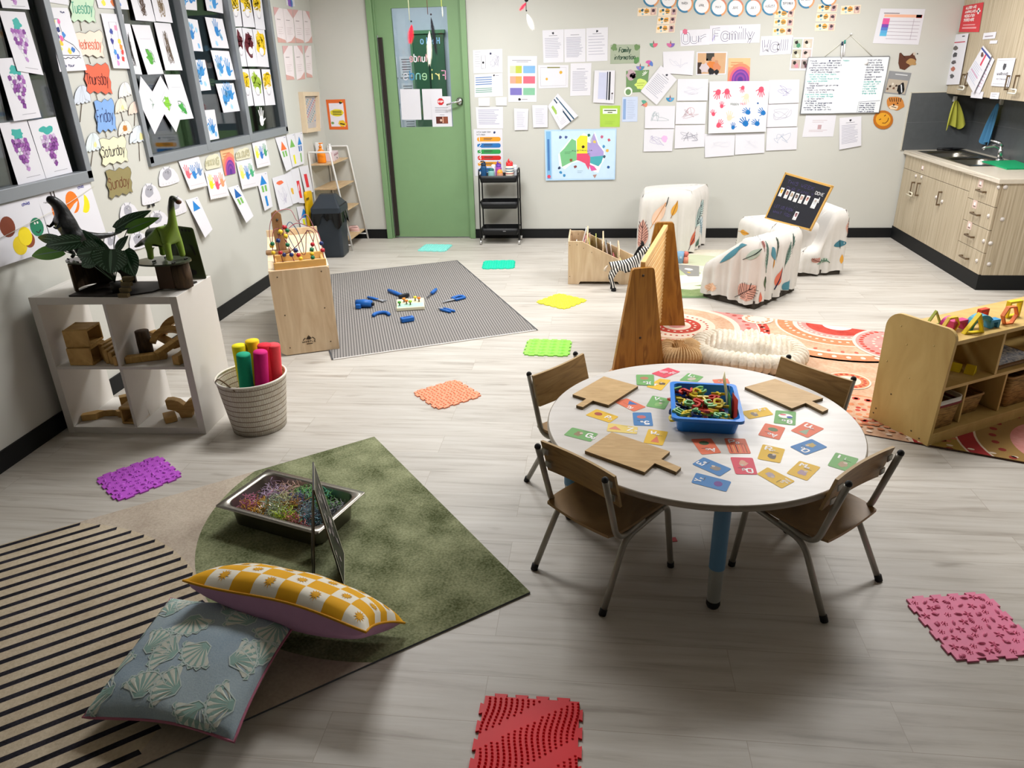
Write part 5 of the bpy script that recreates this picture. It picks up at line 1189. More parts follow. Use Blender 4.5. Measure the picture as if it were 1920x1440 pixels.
tool('toy_spanner', (690, 560), (722, 567), 'toy spanner with blue handle and grey head above the toy drill', f_span)
def f_ham(t, L): rod(t, 'handle', 0, L * .75, .017, BT_); q = MB(); q.box((L * .85, 0, .02), (.03, .09, .03), '#23262c'); q.build('hammer_head', t, bevel=.004)
tool('toy_hammer', (729, 548), (763, 561), 'toy hammer with thick blue handle behind the peg board', f_ham)
def f_scr(t, L): rod(t, 'handle', L * .5, L, .016, BT_); rod(t, 'shaft', 0, L * .5, .005, '#4a4e56', .014)
tool('toy_screwdriver', (801, 561), (818, 546), 'toy screwdriver with blue handle right behind the peg board', f_scr)
def f_saw(t, L):
 q = MB(); q.prism([(0, -.008), (L * .62, -.03), (L * .62, .012), (0, .002)], .005, GT, Matrix.Translation((0, 0, .008))); q.build('blade', t)
 q = MB(); o = [(L * .55, -.035), (L * .95, -.04), (L, 0), (L * .9, .03), (L * .58, .025)]; q.tube([V((x, y, .012)) for x, y in o], .012, mat(BT_, .4), 8, closed=True); q.build('handle', t)
tool('toy_saw', (829, 569), (868, 558), 'toy saw with grey blade and blue loop handle at the right', f_saw)
def f_pl(t, L): rod(t, 'handle', L * .25, L, .011, BT_, y=.016); rod(t, 'handle', L * .25, L * .92, .011, BT_, y=-.016); q = MB(); q.prism([(0, -.003), (L * .32, -.02), (L * .32, .02), (0, .003)], .016, GT); q.build('jaw', t)
tool('toy_pliers', (822, 580), (850, 587), 'blue toy pliers in front of the toy saw', f_pl)
def f_clamp(t, L): q = MB(); q.tube([V((L / 2 + L * .48 * math.cos(a_), L * .55 * math.sin(a_), .014)) for a_ in [math.pi * k / 10 for k in range(11)]], .014, mat(BT_, .4), 8); q.build('arch', t)
tool('toy_goggles', (700, 595), (730, 593), 'blue arched toy piece with the open side to the front', f_clamp)
def f_lev(t, L): q = MB(); q.box((L / 2, 0, .02), (L, .05, .036), BT_); q.build('body', t, bevel=.008); q = MB(); q.box((L / 2, 0, .0385), (L * .6, .018, .003), '#154a8c'); q.build('vial', t)
tool('toy_level', (752, 605), (776, 601), 'blue block-shaped toy level nearest the front of the ring of tools', f_lev)
# ================================================================ pillows, steel tray, menu stands
def pillow(c, w, h, th, ry, nm, lab, base_m, back_m, pipe, draw=None, M=None, matfn=None, corner=.12):
 t = thing(nm, lab, 'cushion'); t.matrix_world = M
 def S_(u, v, sg):
  x, y = (u - .5) * 2, (v - .5) * 2
  e = max(0, (1 - x * x) * (1 - y * y)) ** .42
  k = 1 - .07 * (1 - abs(x) ** 2) * abs(y) ** 6 ; k2 = 1 - .07 * (1 - abs(y) ** 2) * abs(x) ** 6
  wr = .006 * noise.noise(V((u * 5, v * 5, sg * 3 + w))) * (e ** .5)
  return V((x * w / 2 * k2, y * h / 2 * k, sg * (th / 2 * e) + wr + (.01 * math.sin(x * 3 + 1) * (abs(y) ** 3))))
 q = MB(); q.grid(lambda u, v: S_(u, v, 1), 44, 32, base_m, True, matfn)
 if draw:
  def sf(u, v):
   u = min(max(u, .002), .998); v = min(max(v, .002), .998); p = S_(u, v, 1); d = .01
   n = (S_(u + d, v, 1) - p).cross(S_(u, v + d, 1) - p).normalized(); return p, n
  a = Art(sf, w, h, q, step=.0003, base=.0012); a.clip = True; a.cell = .01; draw(a)
 q.build('front', t)
 q = MB(); q.grid(lambda u, v: S_(1 - u, v, -1), 30, 22, back_m, True); q.build('back', t)
 rim = [(i / 24, .0) for i in range(24)] + [(1, j / 16) for j in range(16)] + [(1 - i / 24, 1) for i in range(24)] + [(0, 1 - j / 16) for j in range(16)]
 q = MB(); q.tube([S_(u, v, 1) for u, v in rim], .0045, pipe, 6, closed=True); q.build('piping', t); return t
def frame3(o, x, y):
 x = V(x).normalized(); y = V(y); y = (y - x * y.dot(x)).normalized(); z = x.cross(y)
 m = Matrix.Identity(4)
 for i in range(3): m[i][0], m[i][1], m[i][2], m[i][3] = x[i], y[i], z[i], o[i]
 return m
def shell(a, x, y, r, an):
 c, s = math.cos(R(an)), math.sin(R(an)); T = lambda px, py: (x + (px * c - py * s) * r, y + (px * s + py * c) * r)
 rim = []
 for i in range(7):
  an0 = 160 - 140 * (i + .5) / 7
  for k in (-1, 0, 1): t_ = an0 + k * 8; rr = 1. + (.06 if k == 0 else -.03); rim.append((rr * math.cos(R(t_)), rr * math.sin(R(t_))))
 out = [T(-.18, -.1)] + [T(*p) for p in rim] + [T(.18, -.1)]
 a.poly(out, mat('#93b3ab', .9), True); a.up()
 for i in range(7):
  t0 = 160 - 140 * (i + .5) / 7; a.poly([T(.13 * math.cos(R(t0)), .13 * math.sin(R(t0))), T(.86 * math.cos(R(t0 - 6.5)), .86 * math.sin(R(t0 - 6.5))), T(.95 * math.cos(R(t0)), .95 * math.sin(R(t0))), T(.86 * math.cos(R(t0 + 6.5)), .86 * math.sin(R(t0 + 6.5)))], mat('#d3d6ca', .9), True)
 a.up(); a.line(out + [out[0]], .0035, mat('#c6d4cf', .9)); a.k -= 2
def draw_shells(a):
 for x, y, an in ((.08, .33, 30), (.12, .18, -35), (.085, .06, 100), (.22, .31, 200), (.24, .15, 60), (.20, .045, 10), (.33, .34, -20), (.34, .215, 150), (.35, .08, 80), (.45, .32, 50), (.47, .18, -60), (.46, .06, 160), (.56, .34, 190), (.57, .2, 20), (.585, .07, 100), (.02, .23, 70)): shell(a, x * .93, y, .062, an)
BLF = pile('cushion_blue', '#93a6b6', '#b0c0c6', 4, 200, .8, .15)
# blue cushion flat, corners measured on the floor
pc = [onz(350, 1145, .09), onz(570, 1188, .10), onz(432, 1392, .03), onz(150, 1366, .02)]
cx_ = sum(pc, V()) / 4; ux = ((pc[1] - pc[0]) + (pc[2] - pc[3])) / 2; uy = ((pc[0] - pc[3]) + (pc[1] - pc[2])) / 2
pillow(None, ux.length * 1.06, uy.length * 1.06, .12, 0, 'cushion', 'blue-grey cushion printed with pale scallop shells, lying in the left foreground', BLF, mat('#c3c6ba', .85), mat('#b06a80', .8), lambda a: [shell(a, x * a.W / .62, y * a.H / .43, .078, an) for x, y, an in ((.09, .34, 30), (.12, .20, -35), (.075, .07, 100), (.22, .33, 200), (.25, .19, 80), (.21, .06, 10), (.34, .36, -20), (.36, .23, 150), (.34, .09, 80), (.46, .34, 50), (.49, .20, -60), (.46, .06, 160), (.57, .36, 190), (.585, .22, 20), (.57, .08, 100), (.02, .25, 70), (.03, .40, 0), (.16, .42, 90), (.40, .425, 60), (.02, .12, 20))], M=frame3(cx_ + V((0, 0, .055)), ux, uy))
# yellow cushion leaning on it
pl_, pr_ = onz(352, 1084, .27), onz(683, 1178, .23); ax_ = pr_ - pl_
yw, wt = mat('#e0a40a', .8, var=.08), mat('#e6e0d0', .8)
def chk(u, v): return yw if (int(u * 8) + int(v * 6)) % 2 == 0 else wt
def suns(a):
 for i in range(8):
  for j in range(6):
   if (i + j) % 2 == 0: continue
   x, y = (i + .5) / 8 * a.W, (j + .5) / 6 * a.H; n = 22; r = a.H / 6 * .4
   a.poly([(x + r * (1 if k % 2 else .5) * math.cos(6.2832 * k / n), y + r * (1 if k % 2 else .5) * math.sin(6.2832 * k / n)) for k in range(n)], mat('#d79c12', .8), True)
mid = (pl_ + pr_) / 2; yv = V((.16, .80, -.60))
pillow(None, ax_.length * 1.03, .31, .18, 0, 'cushion', 'yellow and white checked cushion with a mauve back, leaning on the shell cushion', wt, mat('#c898bc', .8, var=.08), mat('#c98f10', .7), suns, M=frame3(mid + V((.16, .80, -.60)).normalized() * .145, ax_, yv), matfn=chk)
# steel tray with shredded paper
tp = V((-1.26, 2.52, 0)); ta = math.atan2(-.16, .497); t = thing('steel_tray', 'deep stainless steel catering tray standing on the green part of the rug', 'tray', (tp.x, tp.y, .0085), ta)
q = MB(); P_ = []
for w_, d_, z, r_ in ((.44, .235, .0, .04), (.455, .25, .006, .045), (.475, .27, .1, .05), (.478, .273, .104, .05), (.53, .325, .106, .008), (.532, .327, .101, .008)): P_ += [(x, y, z) for x, y in rrect(w_, d_, r_, 6)]
n = len(P_) // 6; q.add(P_, [(i * n + k, i * n + (k + 1) % n, (i + 1) * n + (k + 1) % n, (i + 1) * n + k) for i in range(5) for k in range(n)] + [tuple(range(n))[::-1]], STEEL, True); q.build('tray_body', t)
r4 = random.Random(3); q = MB()
cl = [(-.17, -.06, '#d98aa6'), (-.12, -.08, '#d9a63a'), (-.14, .04, '#c9b3cf'), (-.09, .09, '#d9b6a8'), (-.04, .0, '#c9c79a'), (.0, .08, '#8fc77f'), (.07, .09, '#63b89a'), (.02, .03, '#6f6a9a'), (.03, -.02, '#b98a4a'), (.0, -.08, '#c8d6a0'), (.05, -.10, '#b8cf3a'), (.10, -.03, '#8fa6b4'), (.14, .04, '#78b060'), (.15, -.06, '#5f8a94'), (.11, -.1, '#d98a8a'), (.19, .03, '#9a9aa0'), (-.08, -.04, '#b9c9b0'), (.18, -.02, '#60656a')]
for cx2, cy2, c in cl:
 for _ in range(110):
  x = cx2 + r4.gauss(0, .028); y = cy2 + r4.gauss(0, .025); x = max(-.215, min(.215, x)); y = max(-.112, min(.112, y)); z = .05 + .045 * r4.random() + .02 * math.exp(-((x) ** 2 + y * y) / .01)
  p = V((x, y, z)); o = [p]; d = V((r4.gauss(0, 1), r4.gauss(0, 1), r4.gauss(0, .7))).normalized()
  for _k in range(4): d = (d + V((r4.gauss(0, .6), r4.gauss(0, .6), r4.gauss(0, .5)))).normalized(); p = p + d * .011; p.z = max(.012, min(.12, p.z)); p.x = max(-.22, min(.22, p.x)); p.y = max(-.118, min(.118, p.y)); o.append(p.copy())
  q.tube(o, .0014, mat(c, .7, var=.15), 3, caps=False)
q.v = [ (Matrix.Rotation(ta, 4, 'Z') @ p) for p in q.v]
q.build('shredded_paper', loc=(tp.x, tp.y, .0085), label='nest of pastel shredded paper filling the steel tray', cat='shredded paper', kind='stuff')
bn, bf, rn, rf = onz(590, 1106, RT), onz(584, 1046, RT), onz(645, 1101, RT), onz(645, 1040, RT)
t = thing('menu_stand', 'black double-sided A-frame photo stand in front of the steel tray', 'stand', (bn + rn + bf + rf) / 4 + V((0, 0, .001)))
o_ = (bn + rn + bf + rf) / 4; an_ = (bn + rn) / 2 + V((0, 0, .43)); af_ = (bf + rf) / 2 + V((0, 0, .43))
for (p0, p1, sgn) in ((bn, bf, -1), (rn, rf, 1)):
 P4 = [an_ - o_, af_ - o_, p1 - o_, p0 - o_]; q = MB(); nr = (P4[1] - P4[0]).cross(P4[3] - P4[0]).normalized(); nr = nr if nr.x * sgn > 0 else -nr
 q.add([p - nr * .002 for p in P4] + [p + nr * .002 for p in P4], [(0, 1, 2, 3), (7, 6, 5, 4), (0, 4, 5, 1), (1, 5, 6, 2), (2, 6, 7, 3), (3, 7, 4, 0)], mat('#17181b', .4)); pn = q.build('panel', t)
 q = MB()
 for s2 in (1, -1):
  f = lambda u, v, s2=s2: ((P4[3] * (1 - u) + P4[2] * u) * (1 - v) + (P4[0] * (1 - u) + P4[1] * u) * v + nr * (s2 * .0026), nr * s2)
  W = (P4[1] - P4[0]).length; a = Art(f, W, .43, q, base=.0001)
  for r_ in ((0, 0, W, .008), (0, .422, W, .008), (0, 0, .006, .43), (W - .006, 0, .006, .43)): a.rect(*r_, '#c9c4b0')
  for k in range(40): a.blob(W * (.2 + .6 * r4.random()), .05 + .33 * r4.random(), .006, '#bfb3b4' if k % 2 else '#5d5458', .014, seed=k)
 q.build('photo_sheet', pn)
# ================================================================ slatted wooden stand (A-frame ends)
t = thing('slatted_stand', 'brown wooden stand with two tapered ends joined by a wall of pale slats', 'stand', (.28, 4.31, .006), 0)
def trap(cx, cy, ang, w0, w1, h, th, nm):
 q = MB(); o = [(-w0 / 2, 0), (w0 / 2, 0)] + arc((w1 / 2 - .02, h - .02), .02, 0, 90, 4) + arc((-w1 / 2 + .02, h - .02), .02, 90, 180, 4)
 q.prism(o, th, PINE, TR((cx - .28, cy - 4.31, 0), ang) @ Matrix.Rotation(R(90), 4, 'X')); p = q.build(nm, t, bevel=.006)
 s = MB(); d = V((-math.sin(ang), math.cos(ang), 0)) * -(th + .0008)
 for z in (h * .93, h * .32): c = V((cx - .28, cy - 4.31, z)) + d; s.cyl(c, c - d * .1, .008, mat('#3a2a18', .4), 12)
 s.build('screw_head', p)
trap(.279, 4.308, math.atan2(.093, .316), .332, .14, .642, .032, 'end_panel'); trap(.47, 5.12, R(2), .375, .13, .745, .032, 'end_panel')
p0, p1 = V((.285 - .28, .0, .655)), V((.478 - .28, .77, .715)); q = MB(); dd_ = p1 - p0
SL = mat('#dcb578', .45, var=.1); q.box((p0 + p1) / 2, (.03, dd_.length, .035), SL, rot=Matrix.Rotation(math.atan2(-dd_.x, dd_.y), 3, 'Z') @ Matrix.Rotation(math.atan2(dd_.z, math.hypot(dd_.x, dd_.y)), 3, 'X')); q.build('top_rail', t, bevel=.004)
for i in range(26):
 z = .04 + i * .0235; k = z / .69; q = MB(); a_ = p0.copy(); b_ = p1.copy(); a_.z = z * .97; b_.z = z * 1.06
 q.tube([a_, b_], .0095, mat('#cfa468' if i % 2 else '#dcb67c', .5, var=.12), 8); q.build('slat', t)
# ================================================================ book box
t = thing('book_box', 'pale plywood book box with a sloping front, full of thin picture books', 'book box', (-.225, 6.161, 0))
o = [(0, 0), (.092, 0), (.105, .024), (.425, .024), (.44, 0), (.62, 0), (.62, .125), (.115, .374), (0, .374)]
for y in (0, .42):
 q = MB(); q.prism(o, .015, BIRCH, TR((0, y + .015, 0)) @ Matrix.Rotation(R(90), 4, 'X')); sp = q.build('side_panel', t, bevel=.002)
 s = MB()
 for x, z in ((.015, .34), (.075, .345), (.13, .315), (.2, .28), (.015, .07), (.58, .08)): s.cyl((x, y - .0008, z), (x, y, z), .0035, mat('#5c4a34'), 8)
 s.build('screw_head', sp)
q = MB(); q.bx((.012, .015, .024), (.60, .42, .038), BIRCH); q.build('base_panel', t)
for x, z in ((.0, .40), (.155, .43), (.29, .385), (.425, .30), (.60, .12)):
 q = MB(); o = [(.015, .03), (.42, .03), (.42, z - .07)] + arc((.35, z - .07), .07, 0, 90, 5) + arc((.085, z - .07), .07, 90, 180, 5)
 q.prism(o, .011, BIRCH, TR((x, 0, 0)) @ Matrix.Rotation(R(90), 4, 'Z') @ Matrix.Rotation(R(90), 4, 'X') @ Matrix.Identity(4)); q.build('divider', t)
BKC = [('white', '#dcdad8'), ('pink', '#d98f96'), ('white', '#e6e4e0'), ('pale pink', '#dfb7b5'), ('dark pink', '#b5606a'), ('cream', '#d9d2b8'), ('yellow', '#cbbf5a'), ('lime', '#b9bd62'), ('white', '#d5d6d4'), ('black and white', '#45464a'), ('pale blue', '#aab8c0'), ('white', '#e2e1df'), ('pink patterned', '#df7f8f'), ('green', '#a8b878')]
WHR = ['in the tallest part', 'in the second part', 'in the third part', 'in the lowest part']
spots = [(0, .05, .17, .40, 14), (0, .085, .06, .36, 10), (0, .035, .10, .30, 6), (0, .11, .26, .33, 12), (1, .19, .1, .32, -10), (1, .215, .24, .30, -8), (1, .24, .12, .33, -13), (1, .265, .3, .31, -6), (2, .33, .1, .30, -8), (2, .352, .22, .27, -6), (2, .375, .12, .29, -12), (2, .395, .28, .24, -8), (3, .47, .1, .20, -25), (3, .51, .24, .17, -30)]
for i, ((k, x, y, h, an), (cn, cc_)) in enumerate(zip(spots, BKC)):
 q = MB(); q.box((0, 0, h / 2), (.006, .16, h), cc_); q.box((.0033, 0, h * .55), (.0006, .11, h * .5), ['#c8a8a4', '#f0ece8', '#9a9a94', '#e9d8a0', '#d86a78'][i % 5])
 q.box((0, -.0795, h / 2), (.0062, .0012, h * .98), '#efece6')
 M_ = TR((-.225 + x, 6.161 + .03 + y + .02, .040), 0, 0, R(an)); q.v = [M_.to_3x3() @ v for v in q.v]; mz_ = min(v.z for v in q.v)
 q.build('picture_book', loc=(-.225 + x, 6.161 + .05 + y, .0395 - mz_), label='thin %s picture book %s of the book box%s' % (cn, WHR[k], ['', ', left', ', right', ', at the back'][i % 4]), cat='book', group='picture books in the book box')
# ================================================================ zebra
def zebra_mat():
 m = bpy.data.materials.new('zebra'); m.use_nodes = True; N = m.node_tree.nodes; L = m.node_tree.links; b = N['Principled BSDF']
 tc = N.new('ShaderNodeTexCoord'); wv = N.new('ShaderNodeTexWave'); wv.inputs['Scale'].default_value = 15; wv.inputs['Distortion'].default_value = 3.5; wv.inputs['Detail'].default_value = 0; wv.inputs['Detail Scale'].default_value = .9
 mp = N.new('ShaderNodeMapping'); mp.inputs['Rotation'].default_value = (0, R(18), 0); L.new(tc.outputs['Object'], mp.inputs[0]); L.new(mp.outputs[0], wv.inputs[0])
 cr = N.new('ShaderNodeValToRGB'); e = cr.color_ramp.elements; e[0].position = .47; e[0].color = lin('#121214'); e[1].position = .53; e[1].color = lin('#e2dfdb'); L.new(wv.outputs[0], cr.inputs[0]); L.new(cr.outputs[0], b.inputs['Base Color']); b.inputs['Roughness'].default_value = .9; return m
t = thing('toy_zebra', 'black and white striped toy zebra standing beside the book box', 'toy zebra', (.155, 6.0, .0), R(6))
nd = [(.02, 0, .215, .045), (.09, 0, .205, .05), (.165, 0, .215, .043), (.20, 0, .265, .032), (.225, 0, .315, .028), (.25, 0, .345, .028, .03), (.29, 0, .335, .018), (.31, 0, .325, .015), (-.02, 0, .20, .03),
  (.0, .032, .16, .027), (-.02, .034, .10, .018), (.0, .034, .05, .016), (.005, .034, .014, .018), (.0, -.032, .16, .027), (-.02, -.034, .10, .018), (.0, -.034, .05, .016), (.005, -.034, .014, .018),
  (.17, .03, .15, .022), (.175, .032, .09, .016), (.17, .032, .014, .017), (.17, -.03, .15, .022), (.175, -.032, .09, .016), (.17, -.032, .014, .017)]
ed = [(0, 1), (1, 2), (2, 3), (3, 4), (4, 5), (5, 6), (6, 7), (0, 8), (8, 9), (9, 10), (10, 11), (11, 12), (8, 13), (13, 14), (14, 15), (15, 16), (2, 17), (17, 18), (18, 19), (2, 20), (20, 21), (21, 22)]
skin_body('body', nd, ed, zebra_mat(), t)
for x, y in ((.005, .034), (.005, -.034), (.17, .032), (.17, -.032)): q = MB(); q.lathe([(.0001, 0), (.021, 0), (.021, .012), (.017, .03), (.0001, .032)], mat('#101012', .8), (x, y, 0), 12); q.build('hoof', t)
q = MB(); q.prism([(.155, .26), (.17, .30), (.2, .355), (.235, .39), (.245, .385), (.215, .335), (.19, .28), (.18, .25)], .016, mat('#131315', .9), TR((0, .008, 0)) @ Matrix.Rotation(R(90), 4, 'X')); q.build('mane', t, bevel=.004)
q = MB(); q.ball((.322, 0, .322), .0185, mat('#111113', .8), 10); q.build('muzzle', t)
for s in (-1, 1): q = MB(); q.lathe([(.0001, 0), (.011, .008), (.011, .022), (.0001, .04)], mat('#1b1b1d', .9), (.235, s * .02, .368), 10); q.build('ear', t); q = MB(); q.ball((.27, s * .024, .352), .004, '#000000', 8); q.build('eye', t)
q = MB(); q.tube([(-.045, 0, .21), (-.065, 0, .19), (-.07, 0, .165)], [.006, .009, .014], mat('#dccdbb', .9), 8); q.build('tail', t)
# ================================================================ covered armchairs
def cloth_mat():
 m = mat('#d6d2cc', .85, var=.03, scale=30); return m
CLM = cloth_mat()
def armchair(nm, lab, foot, hfun, rz, decals, fold=.012, seed=1, zb=.03):
 """foot: footprint corners in local xy (ccw); hfun(x,y): cover height; soft folds run down the sides"""
 c = sum((V((p[0], p[1], 0)) for p in foot), V()) / 4; t = thing(nm, lab, 'armchair', (c.x, c.y, 0))
 fp = [V((p[0] - c.x, p[1] - c.y, 0)) for p in foot]; per = []; rr = .05
 for i in range(4):
  a_, b_, d_ = fp[i - 1], fp[i], fp[(i + 1) % 4]; u1 = (a_ - b_).normalized() * rr; u2 = (d_ - b_).normalized() * rr
  for k in range(5): s = k / 4; per.append((b_ + u1) * (1 - s) ** 2 + b_ * 2 * s * (1 - s) + (b_ + u2) * s * s)
  nx = fp[(i + 1) % 4]; L_ = (nx - b_); st = b_ + L_.normalized() * rr; en = nx - L_.normalized() * rr; m_ = int(L_.length / .012)
  for k in range(1, m_): per.append(st.lerp(en, k / m_))
 n = len(per); rnd2 = random.Random(seed); acc = [0]
 for i in range(n): acc.append(acc[-1] + (per[(i + 1) % n] - per[i]).length)
 LT = acc[-1]; import bisect
 def at(s):
  s = s % LT; i = min(n - 1, bisect.bisect_right(acc, s) - 1); f_ = (s - acc[i]) / max(1e-9, acc[i + 1] - acc[i]); p = per[i].lerp(per[(i + 1) % n], f_)
  tg = (per[(i + 1) % n] - per[i]).normalized(); return p, V((tg.y, -tg.x, 0)), s
 def side(s, v):
  p, nr, s_ = at(s); h = hfun(p.x, p.y)
  k = (1 - v) ** .8
  fo = fold * (.25 + k) * (math.sin(s_ * 46 + 2.5 * noise.noise(V((s_ * 4, seed, 0)))) * .6 + math.sin(s_ * 83 + seed) * .4) * (1 - v ** 6)
  wv = .006 * noise.noise(V((s_ * 6, v * 3, seed)))
  rd = -.035 * max(0, (v - .86) / .14) ** 2
  z = zb + (h - .03 - zb) * v + .03 * (1 - (1 - max(0, (v - .86) / .14)) ** 2) * (v > .86)
  bot = .012 * math.sin(s_ * 17 + seed) * (v < .02)
  return p + nr * (fo + wv + rd - .02 * k * k * 0) + V((0, 0, z - bot)), nr
 q = MB(); NU = 260; q.grid(lambda u, v: side(u * LT, v)[0], NU, 18, CLM)
 top = []; K = 10
 for j in range(K + 1):
  f_ = 1 - j / K
  for i in range(NU):
   p = side(i / NU * LT, 1)[0]; x, y = p.x * f_, p.y * f_; h = hfun(x, y) if j else p.z
   top.append((x, y, h + (.006 * noise.noise(V((x * 9, y * 9, seed))) if j else 0)))
 q.add(top, [(j * NU + i, j * NU + (i + 1) % NU, (j + 1) * NU + (i + 1) % NU, (j + 1) * NU + i) for j in range(K) for i in range(NU)], CLM, True)
 def sf(u, v): p, nr = side(u * LT, min(max(v, 0), 1)); return p, nr
 a = Art(sf, LT, .55, q, step=.0008, base=.003); a.cell = .02; a.at = lambda pt: min(((per[i] - V((pt[0] - c.x, pt[1] - c.y, 0))).length, acc[i]) for i in range(n))[1]
 decals(a); q.build('cover', t)
 q = MB(); mn = [fp[i] * .93 for i in range(4)]; q.add([p + V((0, 0, .0)) for p in mn] + [p + V((0, 0, zb + .02)) for p in mn], [(0, 1, 5, 4), (1, 2, 6, 5), (2, 3, 7, 6), (3, 0, 4, 7), (3, 2, 1, 0), (4, 5, 6, 7)], mat('#3b352e', .8)); q.build('base', t)
 return t
def leafd(a, x, y, L, w, an, col, ink='#2b2a2c', veins=6, fill=True, lw=.006):
 c, s = math.cos(R(an)), math.sin(R(an)); T = lambda p: (x + p[0] * c - p[1] * s, y + p[0] * s + p[1] * c)
 o = [(L * k / 16, w * math.sin(math.pi * (k / 16) ** .8)) for k in range(17)] + [(L * k / 16, -w * math.sin(math.pi * (k / 16) ** .8)) for k in range(15, 0, -1)]
 if fill: a.poly([T(p) for p in o], mat(col, .85), True)
 a.k += 3
 if ink:
  a.line([T((-L * .18, 0)), T((L * .97, 0))], lw, mat(ink, .8))
  for k in range(1, veins + 1):
   f_ = k / (veins + 1) * .9; ww = w * math.sin(math.pi * f_ ** .8)
   for sg in (1, -1): a.line([T((L * f_ * .85, 0)), T((L * min(1, f_ + .12), sg * ww * 1.0))], lw * .8, mat(ink, .8))
 a.k -= 3
SAL, SAGE, ORG, TEAL, RUST = '#d9a595', '#a9c0b6', '#dca040', '#4f8797', '#c4644a'
# 1: block-shaped one against the back wall
def dec1(a):
 L0 = a.at((.43, 7.24)); L1 = a.at((.915, 7.22))
 leafd(a, L0 + .62, .22, .30, .07, 55, '#bfd3cf', '#22303a', 10); leafd(a, L0 + .02, .04, .30, .06, 88, SAL, '#5c3a3a', 8); leafd(a, L0 + .12, .28, .24, .05, 60, '#ecc9b0', '#c98a4a', 0)
 leafd(a, L0 + .30, .36, .14, .028, 70, ORG, '#9a6a20', 0); leafd(a, L0 + .50, .06, .24, .028, 65, RUST, '#3a2030', 0); leafd(a, L0 + .12, .02, .12, .05, 60, TEAL, None); leafd(a, L0 + .78, .12, .2, .05, 100, '#cfd8dc', '#6b8a9a', 6); leafd(a, L0 + .66, .02, .13, .02, 60, '#4e6a5c', None); leafd(a, L0 + .24, .46, .06, .004, 70, '#222222', '#222222', 0)
armchair('covered_armchair', 'leaf-print covered armchair standing closest to the back wall', [(.42, 7.22), (.98, 7.20), (1.17, 7.50), (1.10, 7.74), (.47, 7.70)][:1] + [(.93, 7.21), (1.15, 7.72), (.46, 7.72)], lambda x, y: .575 + .03 * math.sin(x * 3 + 1), 0, dec1, seed=3, zb=.02, fold=.017)
# 2: nearest one, low front at the left, high back at the right
A_, B_, C_ = V((.85, 5.81, 0)), V((1.216, 5.469, 0)), V((1.66, 6.02, 0)); D_ = A_ + (C_ - B_); ctr = (A_ + B_ + C_ + D_) / 4; fx = (B_ - A_).normalized()
def h2(x, y):
 s = (V((x, y, 0)) + ctr - A_).dot(fx) / (B_ - A_).length; w = (V((x, y, 0)) + ctr - A_).dot((C_ - B_).normalized()) / (C_ - B_).length
 edge = .30 + .21 * min(1, max(0, (s - .05) / .6)) ** 1.1; seat = .27 if s < .62 else .50
 m = min(1, max(0, (min(w, 1 - w) - .1) / .12)); return edge * (1 - m) + max(seat, edge * .0) * m + (0.0 if s < .62 else .01)
def dec2(a):
 L0 = a.at((A_.x, A_.y)); L1 = a.at((B_.x, B_.y)); L2 = a.at((C_.x, C_.y)); d = (L1 - L0) % a.W
 leafd(a, L0 + .33, .05, .20, .085, 40, SAL, '#2c2226', 7, lw=.005); leafd(a, L0 + .06, .05, .16, .06, 70, '#e8c2a4', '#c9893c', 3, lw=.003)
 leafd(a, L0 + .37, .42, .15, .03, 35, '#aebfb2', '#2b3a34', 0); leafd(a, L0 + .15, .47, .22, .025, 12, TEAL, None)
 leafd(a, L1 + .10, .13, .13, .02, 100, '#4e6244', '#26351f', 0); leafd(a, L1 + .20, .3, .11, .018, 85, '#c98a2a', None); leafd(a, L1 + .30, .10, .2, .024, 80, '#d8745c', '#2a2a44', 0); leafd(a, L1 + .08, .33, .22, .02, 88, '#b5cfc4', '#4a6a60', 6)
 leafd(a, L1 + .04, .5, .08, .02, 80, SAL, '#7a4a4a', 5); leafd(a, L1 + .16, .5, .14, .035, -60, TEAL, None); leafd(a, L1 + .42, .26, .24, .02, 82, '#b5cfc4', '#4a6a60', 7); leafd(a, L1 + .25, .38, .18, .016, 84, '#98a898', '#3a4a40', 6); leafd(a, L1 + .44, .02, .14, .04, 55, TEAL, None); leafd(a, L1 + .05, .0, .12, .02, 95, '#d8745c', None); leafd(a, L1 + .5, .4, .14, .02, 80, '#94b0a4', '#2e5048', 4)
armchair('covered_armchair', 'leaf-print covered armchair closest to the camera, its high back on the right', [A_, B_, C_, D_], h2, 0, dec2, seed=7, fold=.022, zb=.045)
# 3: low one behind with the blackboard on it
E0, E1, E2 = V((1.30, 6.95, 0)), V((1.50, 6.45, 0)), V((1.98, 6.62, 0)); E3 = E0 + (E2 - E1)
def dec3(a):
 L0 = a.at((E0.x, E0.y)); leafd(a, L0 + .05, .40, .15, .035, 5, ORG, '#b57a20', 0); leafd(a, L0 + .02, .16, .08, .006, 60, '#222222', '#222222', 0); leafd(a, L0 - .05, .1, .2, .03, 80, '#b9c9c0', '#3a4a44', 4)
armchair('covered_armchair', 'low leaf-print covered seat with the blackboard standing on it', [E0, E1, E2, E3], lambda x, y: .425, 0, dec3, seed=11, fold=.013, zb=.03)
